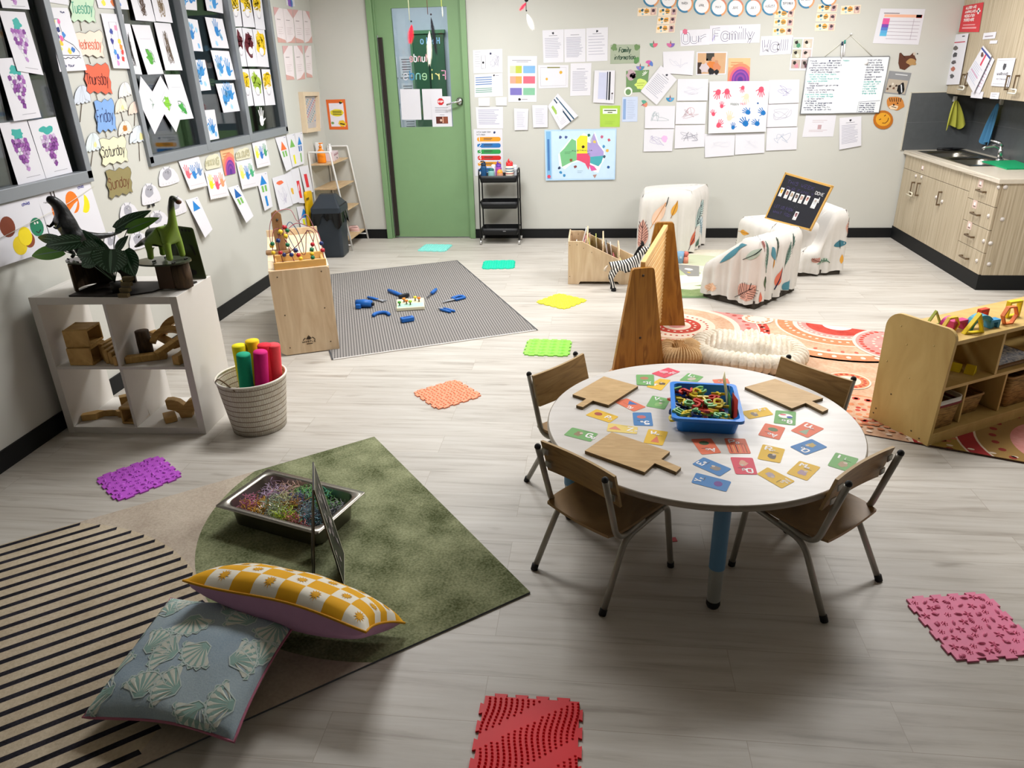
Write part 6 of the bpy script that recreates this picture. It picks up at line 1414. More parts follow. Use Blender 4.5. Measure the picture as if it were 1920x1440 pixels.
# 4: right-hand one, seat in front of a high back
G0, G1, G2 = V((1.72, 6.62, 0)), V((2.02, 6.41, 0)), V((2.30, 6.82, 0)); G0 = V((1.76, 6.42, 0)); G1 = V((2.15, 6.50, 0)); G2 = V((2.05, 6.98, 0)); G3 = G0 + (G2 - G1); gc = (G0 + G1 + G2 + G3) / 4; gx = (G1 - G0).normalized()
def h4(x, y): s = (V((x, y, 0)) + gc - G0).dot(gx) / (G1 - G0).length; return .22 + .34 * (1 / (1 + math.exp(-(s - .52) * 16)))
def dec4(a):
 L0 = a.at((G0.x, G0.y)); leafd(a, L0 + .38, .36, .18, .06, 62, SAL, '#33242a', 7, lw=.005); leafd(a, L0 + .16, .25, .20, .03, 110, SAL, '#7a4a42', 6); leafd(a, L0 + .24, .12, .16, .02, 130, '#b8cbb8', '#4a6a5a', 4); leafd(a, L0 + .33, .24, .07, .05, 100, '#3f7686', '#234a58', 0); leafd(a, L0 + .43, .03, .15, .05, 70, TEAL, None); leafd(a, L0 + .36, .08, .09, .012, 92, ORG, None); leafd(a, L0 + .42, .18, .2, .02, 80, '#a9c3b8', '#3e5a50', 5)
armchair('covered_armchair', 'leaf-print covered armchair at the right, behind the blackboard', [G0, G1, G2, G3], h4, 0, dec4, seed=17, fold=.016, zb=.03)
# blackboard
bl2, br2 = onz(1435, 409, .428), onz(1519, 431, .428); up_ = V((.0, 0, 0)); dx_ = (br2 - bl2); pn_ = V((-dx_.y, dx_.x, 0)).normalized(); lean = .16
def tpt(x, y, b0):
 # point above the foot line on a plane leaning back
 n_ = dx_.cross(V((0, 0, 1)) + pn_ * lean).normalized(); return onpl(x, y, b0, n_)
TLb, TRb = tpt(1473, 325, bl2), tpt(1560, 350, bl2); t = thing('blackboard', 'small pine-framed blackboard with photo cards, propped on the covered seats', 'blackboard', (bl2 + br2) / 2)
f, W, Hh = quad_surf([TLb, TRb, br2, bl2]); o_ = (bl2 + br2) / 2; nb = f(.5, .5)[1]
q = MB(); cs = [bl2 - o_, br2 - o_, TRb - o_, TLb - o_]; q.add([p - nb * .014 for p in cs] + [p - nb * .001 for p in cs], [(3, 2, 1, 0), (4, 5, 6, 7), (0, 1, 5, 4), (1, 2, 6, 5), (2, 3, 7, 6), (3, 0, 4, 7)], mat('#20222c', .6));
a = Art(lambda u, v: (f(u, v)[0] - o_, nb), W, Hh, q)
ch_ = '#4a4070'; a.text('THIS WEEK', W * .12, Hh * .82, Hh * .07, ch_, .004, fit=W * .6); a.text('OUR FAMILY', W * .16, Hh * .70, Hh * .06, ch_, .004, fit=W * .6); a.text('LET US KNOW', W * .08, Hh * .28, Hh * .06, ch_, .004, fit=W * .42); a.text('WHAT YOU', W * .1, Hh * .16, Hh * .055, ch_, .004, fit=W * .4); a.text('DONE', W * .76, Hh * .76, Hh * .06, '#e8e8ea', .004, fit=W * .18); a.line([(W * .88, Hh * .72), (W * .9, Hh * .6)], .008, '#e8e8ea')
for i in range(30): a.disc(W * (.45 + .1 * math.sin(i)), Hh * (.15 + .02 * i * .9), .0016, '#9a9ab0', n=5)
a.mb.build('board', t)
for i, (x, y, c) in enumerate(((.09, .52, '#e3b93c'), (.22, .51, '#b08a80'), (.33, .50, '#b5a08c'), (.44, .49, '#7a6a66'), (.55, .49, '#c0a098'), (.67, .50, '#c9938a'), (.84, .46, '#c9ccd0'), (.60, .12, '#a07078'))):
 b2 = Art(lambda u, v: (f(u, v)[0] - o_, nb), W, Hh, None, base=.002); cw = W * (.075 if i != 6 else .09); ch2 = Hh * (.19 if i != 6 else .22)
 b2.rect(W * x - cw / 2, Hh * y, cw, ch2, '#e9e8ea'); b2.up(); b2.blob(W * x, Hh * y + ch2 * .64, cw * .36, c, ch2 * .25, seed=i); b2.blob(W * x, Hh * y + ch2 * .75, cw * .17, '#4a3a36' if i % 2 else '#d8b8a0', seed=i + 5); b2.lines(W * x - cw * .35, Hh * y + ch2 * .16, cw * .7, 2, ch2 * .08, '#8a8a90', .0012); b2.mb.build('photo_card', t, label='white photo card')
for nm, p_, r_ in (('frame_rail', TLb, TRb), ('frame_rail', bl2, br2), ('frame_stile', bl2, TLb), ('frame_stile', br2, TRb)):
 q = MB(); a_, b_ = p_ - o_, r_ - o_; d = (b_ - a_).normalized(); s = nb.cross(d).normalized(); vs = [p + s * (.008 * i) + nb * (.006 * j - .004) for p in (a_ - d * .008, b_ + d * .008) for i in (-1, 1) for j in (-1, 1)]
 q.add(vs, [(0, 1, 3, 2), (4, 6, 7, 5), (0, 4, 5, 1), (2, 3, 7, 6), (0, 2, 6, 4), (1, 5, 7, 3)], mat('#d3a65a', .5, var=.1)); q.build(nm, t)
# ================================================================ poufs
FUR = pile('cream_fleece', '#c9bda8', '#e8e0d2', 10, 70, .95, .8); FUR2 = pile('tan_fleece', '#c09868', '#d9ba90', 10, 70, .95, .8)
def pouf(c, rx, ry, rz, m, lab, hz=.13):
 t = thing('pouf_cushion', lab, 'cushion', (c[0], c[1], .0062), rz); q = MB(); NR = 46
 def ringf(u, v):
  a = 2 * math.pi * u; b = 2 * math.pi * v; rib = 1 + .24 * abs(math.sin(a * NR / 2)) ** .7 - .12; r = .062 * rib * (1 + .15 * noise.noise(V((math.cos(a) * 2, math.sin(a) * 2, 1))))
  return V(((rx + r * math.cos(b)) * math.cos(a), (ry + r * math.cos(b)) * math.sin(a), .058 + r * .87 * math.sin(b) + .010 * math.sin(a * 3)))
 q.grid(ringf, NR * 8, 16, m); q.v = [V((p.x, p.y, max(.001, p.z))) for p in q.v]; q.build('rolled_edge', t)
 q = MB()
 def dome(u, v):
  x, y = (u - .5) * 2, (v - .5) * 2; r = min(1, math.hypot(x, y)); k = math.sqrt(max(0, 1 - r * r))
  m_ = max(abs(x), abs(y), 1e-6); s = r and m_ / max(r, 1e-6); X_, Y_ = x * m_ / max(1e-6, math.hypot(x, y)), y * m_ / max(1e-6, math.hypot(x, y)); r2 = math.hypot(X_, Y_)
  rib = .024 * abs(math.sin(X_ * 28 + 1.2 * math.sin(Y_ * 2.5))) ** .5
  return V((X_ * (rx - .0), Y_ * (ry - .0), .04 + (hz - .04) * (1 - r2 ** 4) + rib * (1 - r2 ** 6) + .03 * noise.noise(V((X_ * 2.5, Y_ * 2.5, rx * 9)))))
 q.grid(dome, 120, 60, m); q.build('ribbed_centre', t); return t
pouf((.975, 4.46), .30, .22, R(-16), FUR, 'cream ribbed fleece pouf cushion on the coral rug behind the round table', .150)
pouf((.555, 4.42), .085, .085, R(10), FUR2, 'tan ribbed fleece cushion half hidden behind the cream one and the wooden stand', .10)
# ================================================================ honey shelf on the right
SA = math.atan2(.502, .865); SB = V((1.64, 3.354, .0058)); SM = Matrix.Translation(SB) @ Matrix.Rotation(SA, 4, 'Z')
t = thing('display_shelf', 'honey-coloured plywood display shelf with rounded ends at the right', 'shelf', SB, SA)
o = [(0, 0), (.353, 0), (.356, .48)] + arc((.27, .515), .086, 0, 90, 8) + arc((.03, .553), .05, 92, 185, 8)
for x in (-.0, 1.05):
 q = MB(); q.prism(o, .018, HONEY, TR((x, 0, 0)) @ Matrix.Rotation(R(90), 4, 'Z') @ Matrix.Rotation(R(90), 4, 'X')); p_ = q.build('end_panel', t, bevel=.003)
 s = MB()
 for y, z in ((.27, .54), (.22, .46), (.08, .50), (.31, .34), (.17, .30), (.25, .18), (.32, .07), (.33, .04), (.1, .04), (.05, .02)): s.cyl((x - .0008, y, z), (x, y, z), .0045, mat('#5a4a26' if z < .3 else '#c9b070', .4), 8)
 s.build('screw_head', p_)
for nm, a_, b_ in (('top_panel', (.018, -.0, .521), (1.05, .30, .541)), ('shelf', (.018, .01, .283), (1.05, .33, .30)), ('base_panel', (.018, .0, .045), (1.05, .34, .062)), ('plinth', (.018, .0, .0), (1.05, .014, .045)), ('divider', (.397, .012, .30), (.414, .29, .521)), ('divider', (.235, .03, .062), (.247, .33, .283)), ('divider', (.525, .03, .062), (.54, .33, .283)), ('back_panel', (.018, .31, .045), (1.05, .32, .521))):
 q = MB(); q.bx(a_, b_, HONEY); q.build(nm, t, bevel=.0015)
def onshelf(px, py, z): return onz(px, py, z + .0058)
def outline(nm, lab, poly, th, dep, col, px, py, z=.5415, rz=0., dz=0.):
 n = len(poly); cx_ = sum(p[0] for p in poly) / n; cy_ = sum(p[1] for p in poly) / n; k = 1 - th
 q = MB(); inn = [((p[0] - cx_) * k + cx_, (p[1] - cy_) * k + cy_) for p in poly]; M_ = Matrix.Rotation(R(90), 4, 'X'); vs = []
 for z_ in (-dep / 2, dep / 2): vs += [M_ @ V((p[0], p[1], z_)) for p in poly] + [M_ @ V((p[0], p[1], z_)) for p in inn]
 fs = []
 for i in range(n):
  j = (i + 1) % n; fs += [(i, j, n + j, n + i), (2 * n + j, 2 * n + i, 3 * n + i, 3 * n + j), (j, i, 2 * n + i, 2 * n + j), (n + i, n + j, 3 * n + j, 3 * n + i)]
 q.add(vs, fs, mat(col, .45)); p = onshelf(px, py, z); mn = min(v.z for v in q.v); q.v = [v - V((0, 0, mn)) for v in q.v]
 q.build(nm, loc=(p.x, p.y, p.z + dz), rz=rz, label=lab, cat='toy shape', group='coloured outline shapes on the display shelf', bevel=.0015)
hexa = [(.045 * math.cos(R(60 * i)), .045 * math.sin(R(60 * i))) for i in range(6)]
YE = '#e2c81c'
outline('triangle_shape', 'olive green open triangle standing at the left end of the shelf top', [(-.04, 0), (.04, 0), (0, .075)], .2, .02, '#8f9a34', 1750, 609, rz=.2)
outline('triangle_shape', 'large yellow open triangle in the middle of the shelf top', [(-.058, 0), (.05, 0), (.01, .10)], .2, .025, YE, 1825, 624, rz=.3)
outline('hexagon_shape', 'yellow open hexagon just behind the rounded end panel', hexa, .17, .02, '#dcb52e', 1780, 623, rz=.4)
outline('hexagon_shape', 'orange open hexagon near the right end of the shelf top', [(p[0] * 1.0, p[1] * 1.15) for p in hexa], .15, .022, '#e0763a', 1889, 607, rz=.35)
outline('square_shape', 'yellow open square behind the orange hexagon', [(-.04, 0), (.04, 0), (.04, .085), (-.04, .085)], .25, .025, YE, 1896, 594, rz=.4)
outline('rectangle_shape', 'red open rectangle standing behind the blue arch', [(-.025, 0), (.03, 0), (.03, .07), (-.025, .07)], .4, .025, '#d8432a', 1838, 604, rz=.5, dz=.0)
def arch_shape(lab, r0, r1, col, px, py, rz, dep=.035):
 q = MB(); q.prism(arc((0, 0), r1, 0, 180, 14) + arc((0, 0), r0, 180, 0, 14), dep, mat(col, .45), Matrix.Rotation(R(90), 4, 'X')); p = onshelf(px, py, .5415); q.build('arch_shape', loc=p, rz=rz, label=lab, cat='toy shape', group='coloured outline shapes on the display shelf', bevel=.0015)
arch_shape('blue arch behind the large yellow triangle', .05, .07, '#3f93ae', 1827, 612, .35, .045); arch_shape('magenta arch behind the yellow hexagon', .026, .045, '#c23a8a', 1774, 608, .4)
def bridge(lab, w, h, col, px, py, rz):
 q = MB(); q.prism([(-w, 0), (-w + .014, 0), (-w + .014, h - .014), (w - .016, h - .014), (w - .016, 0), (w, 0), (w, h), (-w, h)], .035, mat(col, .45), Matrix.Rotation(R(90), 4, 'X')); q.build('bridge_shape', loc=onshelf(px, py, .5415), rz=rz, label=lab, cat='toy shape', group='coloured outline shapes on the display shelf', bevel=.0015)
bridge('magenta bridge shape between the yellow hexagon and the blue arch', .048, .05, '#c23a78', 1787, 616, .5); bridge('blue bridge shape right of the large yellow triangle', .03, .042, '#3a8fc0', 1853, 611, .4)
for px, py, lb, s_ in ((1809, 697, 'yellow roof-shaped block on the middle shelf', 1.), (1783, 692, 'yellow block half hidden behind the rounded end panel on the middle shelf', .9)):
 q = MB(); q.prism([(-.03 * s_, 0), (.03 * s_, 0), (.0, .045 * s_)], .045, mat('#e8cc12', .45), Matrix.Rotation(R(90), 4, 'X')); q.build('roof_block', loc=onshelf(px, py, .3002), rz=.9, label=lb, cat='block', bevel=.002)
p_ = SM @ V((.62, .16, .3003)); t = thing('activity_tray', 'flat wooden tray lined with blue and white marbled paper on the middle shelf', 'tray', p_, SA)
q = MB(); q.box((0, 0, .008), (.34, .24, .014), mat('#7a5a3a', .5)); q.build('tray_body', t, bevel=.002); q = MB(); q.box((0, 0, .0158), (.31, .21, .001), grain('marbled_paper', [(.35, '#6f88b0'), (.6, '#dfe4ea')], (4, 4, 4), 5, 3)); q.build('liner', t)
q = MB()
for i in range(9): q.tube([(-.06 + .02 * i, .07 + .01 * math.sin(i * 2), .02), (-.05 + .02 * i, .085 + .01 * math.cos(i * 3), .03)], .003, ['#3a7a3a', '#b03a3a', '#c9a030'][i % 3], 6)
q.build('beads', t)
def wbasket(lab, x, y, w, d, h, liner, rim=None):
 t = thing('wicker_basket', lab, 'basket', SM @ V((x, y, .0625)), SA); q = MB(); P_ = []
 for s, z in ((.86, 0), (1, h), (.97, h), (.84, .006)): P_ += [(px * s, py * s, z) for px, py in rrect(w, d, .025)]
 n = len(P_) // 4; q.add(P_, [(i * n + k, i * n + (k + 1) % n, (i + 1) * n + (k + 1) % n, (i + 1) * n + k) for i in range(3) for k in range(n)] + [tuple(range(n))[::-1], tuple(range(3 * n, 4 * n))], WK, True); q.build('basket_body', t)
 q = MB(); q.tube([(px * .99, py * .99, h - (.02 if rim else 0)) for px, py in rrect(w, d, .025)], .006 if not rim else .008, mat(rim or '#b08a58', .7), 8, closed=True); q.build('rim', t)
 if liner:
  q = MB(); P_ = []
  for s, z in ((1.03, h - .018), (1.03, h + .01), (.96, h + .006), (.93, h - .05)): P_ += [(px * s, py * s, z) for px, py in rrect(w, d, .03)]
  q.add(P_, [(i * n + k, i * n + (k + 1) % n, (i + 1) * n + (k + 1) % n, (i + 1) * n + k) for i in range(3) for k in range(n)], mat(liner, .85), True); q.build('liner', t)
 return t
WK = grain('wicker', [(.35, '#6f5228'), (.6, '#b0894c')], (8, 8, 60), 3, .5, .7, bump=1.)
wbasket('wicker basket with a white cloth liner on the bottom shelf', .125, .12, .19, .2, .15, '#dcd8d2', '#7a2a2c'); wbasket('small round-cornered wicker basket between two dividers of the bottom shelf', .37, .16, .19, .18, .10, None); wbasket('wicker basket at the right end of the bottom shelf', .70, .13, .24, .2, .17, None)
# ================================================================ black trolley and bottles
t = thing('trolley', 'black three-tier metal trolley on castors against the back wall', 'trolley', (-1.0, 7.76, 0)); BKM = mat('#0c0d10', .45)
for s in (-1, 1):
 q = MB(); x = s * .205; q.tube(fillet([(x, -.12, .05), (x * .97, -.105, .76), (x * .97, .095, .76), (x, .11, .05)], .03), .0075, BKM); q.build('side_frame', t)
 for y in (-.12, .11):
  q = MB(); q.cyl((x - .01, y, .024), (x + .01, y, .024), .024, mat('#c9c8c6', .3, .6), 18); q.cyl((x - .0105, y, .024), (x + .0105, y, .024), .014, BLACK, 12); q.cyl((x, y, .024), (x, y, .06), .005, BKM); q.build('castor', t)
for z in (.10, .375, .64):
 q = MB(); P_ = []
 for s, zz in ((.93, 0), (1, .07), (.985, .07), (.92, .004)): P_ += [(px * s, py * s - .005, z + zz) for px, py in rrect(.40, .235, .03)]
 n = len(P_) // 4; q.add(P_, [(i * n + k, i * n + (k + 1) % n, (i + 1) * n + (k + 1) % n, (i + 1) * n + k) for i in range(3) for k in range(n)] + [tuple(range(n))[::-1], tuple(range(3 * n, 4 * n))], BKM, True); tr = q.build('tray', t)
q = MB(); q.box((.05, -.122, .142), (.03, .001, .006), '#8a8a8e'); q.build('label', tr)
def bott(lab, x, y, r, h, col, capc, cap, stripes=()):
 t = thing('drink_bottle', lab, 'bottle', (-1.0 + x, 7.76 + y, .6445), group='drink bottles on the trolley'); q = MB(); q.lathe([(.0001, 0), (r, 0), (r * 1.02, .01), (r, h * .7), (r * .8, h * .8), (r * .7, h * .82), (.0001, h * .82)], mat(col, .3), seg=20); b = q.build('bottle_body', t)
 if stripes:
  q = MB()
  for i, c in enumerate(stripes): q.lathe([(r * 1.025, h * (.15 + .12 * i)), (r * 1.025, h * (.19 + .12 * i))], mat(c, .4), seg=20)
  q.build('stripes', b)
 q = MB()
 if cap == 'dome': q.ball((0, 0, h * .8), r * .95, mat(capc, .35), 14)
 else:
  q.lathe([(r * .85, h * .78), (r * .85, h * .9), (r * .5, h * .95), (.0001, h * .95)], mat(capc, .4), seg=18)
  if cap == 'spout': q.tube([(0, 0, h * .92), (-.01, 0, h * 1.04), (-.005, 0, h * 1.12)], [.009, .008, .006], mat(capc, .4), 8); q.tube([V((r * .8 * math.cos(a_), -.004, h * .9 + r * .55 * math.sin(a_))) for a_ in [math.pi * k / 6 for k in range(7)]], .004, mat(capc, .4), 6)
  if cap == 'hook': q.tube([(.02, 0, h * .93), (0, 0, h * 1.02), (-.03, 0, h * 1.0)], .006, mat(capc, .4), 8)
 q.build('cap', t)
bott('tall dark blue drink bottle at the left end of the trolley top', -.155, -.05, .031, .20, '#1c4b78', '#16283f', 'hook'); bott('teal drink jar with a pale pattern beside the dark blue bottle', -.075, -.06, .034, .14, '#7fb0b0', '#17605f', 'flat')
bott('small bottle with an orange dome lid at the front of the trolley', .015, -.07, .033, .115, '#c08a70', '#f0a23c', 'dome'); bott('purple and pink bottle behind the orange-domed one', -.01, .03, .032, .17, '#b04aa8', '#6a3aa8', 'spout')
bott('white striped bottle with a red spout cap', .115, -.06, .042, .20, '#e4ddcc', '#d82a2e', 'spout', ('#1f4f86', '#c9822a', '#b23a44', '#2c6f96', '#1f4f86')); bott('white bottle behind the red-capped striped bottle', .155, .04, .034, .16, '#cfd4dc', '#d9dde4', 'flat'); bott('pale bottle at the back between the teal and purple ones', -.065, .045, .028, .165, '#d8dce4', '#e6e6ec', 'flat')
# ================================================================ kitchen odds and ends
t = thing('cutting_board', 'bright green plastic cutting board on the worktop', 'cutting board', (3.33, 6.38, .873));
pp_ = [onz(x, y, .882) for x, y in ((1841, 302), (1903, 300), (1945, 315), (1888, 316))]; o_ = V((3.33, 6.38, .873)); q = MB(); q.add([V((p.x - o_.x, p.y - o_.y, 0)) for p in pp_] + [V((p.x - o_.x, p.y - o_.y, .009)) for p in pp_], [(0, 1, 2, 3), (7, 6, 5, 4), (0, 4, 5, 1), (1, 5, 6, 2), (2, 6, 7, 3), (3, 7, 4, 0)], mat('#12a46a', .45)); q.build('board', t, bevel=.001)
q = MB(); p = ony(1788, 273, 7.86); q.lathe([(.0001, 0), (.05, 0), (.11, .012), (.12, .018), (.0001, .01)], mat('#101114', .2), seg=26, sx=.9, sy=.55); q.cyl((-.14, 0, .012), (.0, 0, .012), .012, '#101114'); q.build('frying_pan', loc=(p.x, 7.87, .8725), label='black pan lying behind the sink', cat='pan')
def towel(lab, px, py, px2, py2, wpx, X_, col, Yb):
 """cloth hanging from a hook: pinched top, flared hem with folds"""
 if X_: a_, b_ = onx(px, py, X_), onx(px2, py2, X_); side = V((0, 1, 0)); nr = V((-1, 0, 0))
 else: a_, b_ = ony(px, py, Yb), ony(px2, py2, Yb); side = V((1, 0, 0)); nr = V((0, -1, 0))
 W_ = wpx; q = MB(); m = pile('towel' + col, col, col, 30, 200, .95, .6)
 def f(u, v):
  w = W_ * (.12 + .88 * u ** .7); s = (v - .5) * 2; c = a_.lerp(b_, u)
  return c + side * (w * s * .5) + nr * (.03 + .016 * math.sin(s * 7 + u * 2) * (.4 + u) + .01) + V((0, 0, -.04 * abs(s) * u * math.sin(s * 4)))
 q.grid(f, 14, 26, m); t = thing('tea_towel', lab, 'towel', a_); q.v = [p - a_ for p in q.v]; q.build('cloth', t); q = MB(); h_ = mat('#c9c9c6', .5); q.box(nr * .012 + V((0, 0, .012)), (.03, .03, .05), h_); q.build('hook', t, bevel=.004)
towel('lime green cloth hanging from a white hook above the sink', 1789, 188, 1787, 238, .17, None, '#b4b44c', 7.942); towel('blue cloth hanging at the right of the splashback', 1880, 194, 1856, 268, .19, 3.608, '#4f86ad', None)
# ================================================================ papers and pictures on the walls
INK = '#3c3c46'; GREYT = '#8d8d98'; PW = PAPER
def wallp_(px, wall, name, lab, cat='paper', m=PW, draw=None, group=None, **k):
 c = qb(*px) if wall == 'b' else ql(*px) if wall == 'l' else ql(*px, x=XL - .0265) if wall == 'g' else qb(*px, y=YB + .02)
 return paper_on(c, name, lab, cat, m, draw, group=group, **k)
B = lambda px, name, lab, cat='paper', m=PW, draw=None, **k: wallp_(px, 'b', name, lab, cat, m, draw, **k)
def d_text(n=9, logo=True, title=True, c=GREYT):
 def f(a):
  W, H_ = a.W, a.H
  if logo: a.blob(W * .5, H_ * .9, W * .05, INK)
  if title: a.rect(W * .3, H_ * .82, W * .4, H_ * .012, '#6d6d78')
  a.lines(W * .1, H_ * .74, W * .78, n, H_ * .62 / n, c, H_ * .013, seed=n)
 return f
def d_scrib(c='#a9a9b8', seed=1, n=16, area=(.15, .2, .7, .6), wd=.0016, more=()):
 def f(a):
  a.scrawl(a.W * area[0], a.H * area[1], a.W * area[2], a.H * area[3], c, wd * 1.5, n, seed)
  for q_ in more: a.up(); q_(a)
 return f
OFF = 'office papers on the back wall'
def d_plan(a):
 W, h = a.W, a.H; a.line([(W * .28, h * .2), (W * .42, h * .2), (W * .42, h * .75), (W * .28, h * .75)], .002, INK, True); a.disc(W * .34, h * .45, W * .035, '#15151a'); a.scrawl(W * .55, h * .2, W * .35, h * .6, '#8a8aa0', .0014, 22, 4); a.disc(W * .6, h * .82, W * .035, '#3a3a5a')
 a.lines(W * .06, h * .9, W * .2, 7, h * .1, GREYT, .002)
B((886.7, 94, 941.7, 91.5, 942.5, 136, 888, 137.5), 'floor_plan_sheet', 'white sheet with a small floor plan, topmost right beside the green door', draw=d_plan)
def d_bars(a):
 W, h = a.W, a.H; a.lines(W * .04, h * .84, W * .58, 4, h * .1, '#4a78b4', h * .035, ragged=0); a.lines(W * .04, h * .36, W * .58, 3, h * .08, '#5c9a80', h * .03, ragged=0); a.blob(W * .7, h * .92, W * .03, '#15151a'); a.rect(W * .75, h * .9, W * .12, h * .02, GREYT)
B((889.5, 140, 942, 137, 943, 180, 890, 182.5), 'lined_sheet', 'white sheet with blue and green bars beside the green door', draw=d_bars)
for i, px in enumerate(((897, 184, 919, 183.5, 918.5, 199, 897.5, 199), (929, 183, 951, 182.5, 950.5, 198, 930, 198))):
 c = qb(*px); q = MB(); o_ = sum(c, V()) / 4; vs = [p - o_ for p in c]; nb_ = V((0, -1, 0)); q.add([v + nb_ * .0005 for v in vs] + [v * .96 + nb_ * .010 for v in vs], [(0, 1, 2, 3), (7, 6, 5, 4), (0, 4, 5, 1), (1, 5, 6, 2), (2, 6, 7, 3), (3, 7, 4, 0)], mat('#e9e9ec', .4)); t = thing('light_switch', '%s white light switch plate beside the green door' % ('left one of the two,' if i == 0 else 'right one of the two,'), 'light switch', o_); q.build('plate', t); q = MB(); q.box((0, -.0125, 0), (.014, .006, .022), '#f6f6f8'); q.build('rocker', t)
B((892, 201, 943, 200, 943.5, 241, 894.5, 241), 'printed_page', 'landscape page of grey text below the light switches', draw=lambda a: a.lines(a.W * .08, a.H * .85, a.W * .8, 9, a.H * .08, '#8d8db0', a.H * .02))
def d_steps(a):
 W, h = a.W, a.H; a.text('Active supervision', W * .1, h * .93, h * .032, INK, .0022, fit=W * .5); a.text('is 6 steps', W * .1, h * .875, h * .032, INK, .0022, fit=W * .3); a.blob(W * .72, h * .93, W * .04, '#2a3a6a')
 for i, c in enumerate(('#e59a28', '#2a72b8', '#2f9a4c', '#d42a26', '#e59a28', '#2a72b8')):
  y = h * (.74 - .132 * i); a.poly([(p[0] + W * .52, p[1] + y + h * .05) for p in rrect(W * .82, h * .095, h * .045)], c); a.up(); a.text(str(i + 1), W * .15, y + h * .012, h * .085, '#f4f4f6', .006); a.rect(W * .34, y + h * .06, W * .3, h * .012, '#3a3a3a'); a.rect(W * .34, y + h * .035, W * .26, h * .012, '#5a5a5a'); a.k -= 1
B((888, 242.5, 942, 242, 944, 330, 891, 330), 'supervision_poster', 'poster of six numbered coloured steps above the black trolley', 'poster', draw=d_steps)
def d_cgrid(a):
 W, h = a.W, a.H; a.rect(W * .15, h * .9, W * .65, h * .012, GREYT); a.rect(W * .3, h * .87, W * .4, h * .01, GREYT)
 for i, (c, c2) in enumerate((('#c9ceb0', '#b9c24a'), ('#7fb0dc', '#7fb0dc'), ('#e6a08c', '#e6a45a'), ('#e0687c', '#e0687c'), ('#7a72b8', '#7a72b8'), ('#84bd9c', '#84bd9c'))):
  x = W * (.07 + .46 * (i % 2)); y = h * (.63 - .225 * (i // 2)) - (h * .03 if i > 3 else 0); a.rect(x, y, W * .2, h * .16, c); a.rect(x + W * .2, y, W * .21, h * .16, c2)
 a.blob(W * .4, h * .055, W * .045, '#15151a'); a.rect(W * .48, h * .05, W * .2, h * .012, GREYT)
B((952, 105, 1007, 105, 1006, 191, 953, 191), 'colour_grid_poster', 'white poster with six coloured boxes', 'poster', draw=d_cgrid)
for i, px in enumerate(((1017, 57, 1057, 55, 1057, 117, 1019, 118), (1057.5, 55, 1098, 53.5, 1098, 116, 1058.5, 117), (1099, 53, 1140, 51, 1139, 114, 1099.5, 115.5))):
 B(px, 'printed_page', '%s of three tall printed pages in a row, left of the Family information sign' % ('left one', 'middle one', 'right one')[i], draw=d_text((12, 16, 7)[i], i != 1, True, '#9a9aae'), group=OFF)
def d_badge(a): W, h = a.W, a.H; a.line([(W * .07, h * .1), (W * .93, h * .1), (W * .93, h * .9), (W * .07, h * .9)], .0016, '#7a7a86', True); a.rect(W * .3, h * .87, W * .42, h * .05, '#8a8a4a'); a.disc(W * .75, h * .68, W * .05, '#d8a83a'); a.disc(W * .28, h * .4, W * .04, '#d8a83a')
B((1009, 122, 1066, 122, 1065, 164, 1010, 166), 'bordered_sheet', 'landscape sheet with a thin border and two small yellow badges', draw=d_badge)
B((1070, 119, 1109, 118, 1107, 179, 1069, 180), 'printed_page', 'page of centred grey text right of the sheet with yellow badges', draw=d_text(14, False, True, '#9a9aae'), group=OFF)
def d_tbl(a): W, h = a.W, a.H; a.rect(W * .22, h * .12, W * .38, h * .82, '#c2c6de'); a.rect(W * .62, h * .1, W * .05, h * .86, '#1a2a4a'); a.rect(W * .72, h * .1, W * .08, h * .86, '#10151f'); a.blob(W * .9, h * .3, W * .04, '#3a2a2a'); a.rect(W * .88, h * .12, W * .03, h * .14, GREYT)
B((1115, 132, 1153, 132, 1151, 194, 1112, 192), 'clipped_table_sheet', 'stack of table sheets with two black side bars hanging from a clip', draw=d_tbl, base=.012)
def d_rot(a): W, h = a.W, a.H; a.rect(W * .74, h * .0, W * .06, h * .96, '#1d4f6c'); a.rect(W * .56, 0, W * .07, h * .98, '#123a58'); a.rect(W * .18, h * .55, W * .15, h * .32, '#9cc05a'); a.lines(W * .15, h * .45, W * .34, 7, h * .055, '#9a9ab4', .002)
B((1026.7, 200, 1045.8, 175, 1084, 217, 1051, 243), 'tilted_sheet', 'sheet hanging tilted with dark blue stripes and a green box', draw=d_rot, curl=.015)
for i, px in enumerate(((964, 203, 991, 204, 989.5, 243.5, 965, 244), (998, 197, 1027, 197, 1027, 238.5, 1000, 239))):
 def d_fr(a): W, h = a.W, a.H; a.rect(W * .14, h * .1, W * .72, h * .8, '#d9d9e4'); a.up(); a.lines(W * .2, h * .82, W * .58, 9, h * .08, '#9494a6', .002)
 B(px, 'framed_page', '%s small white framed page under the coloured box poster' % ('left', 'right')[i], 'frame', draw=d_fr, base=.012)
def d_lime(a): W, h = a.W, a.H; a.rect(W * .14, h * .62, W * .72, h * .24, '#eef4e4'); a.up(); a.text('MISSING BEHAVE', W * .18, h * .76, h * .07, INK, .003, fit=W * .62) if False else a.rect(W * .2, h * .75, W * .6, h * .05, '#4a5a3a'); a.rect(W * .38, h * .66, W * .24, h * .045, '#4a5a3a'); a.lines(W * .25, h * .25, W * .5, 3, h * .06, '#8aa84a', .002)
B((1125, 198, 1163, 198, 1162, 238, 1125, 238), 'lime_note', 'lime green notice with a white title box', 'notice', m='#a8cc4e', draw=d_lime)
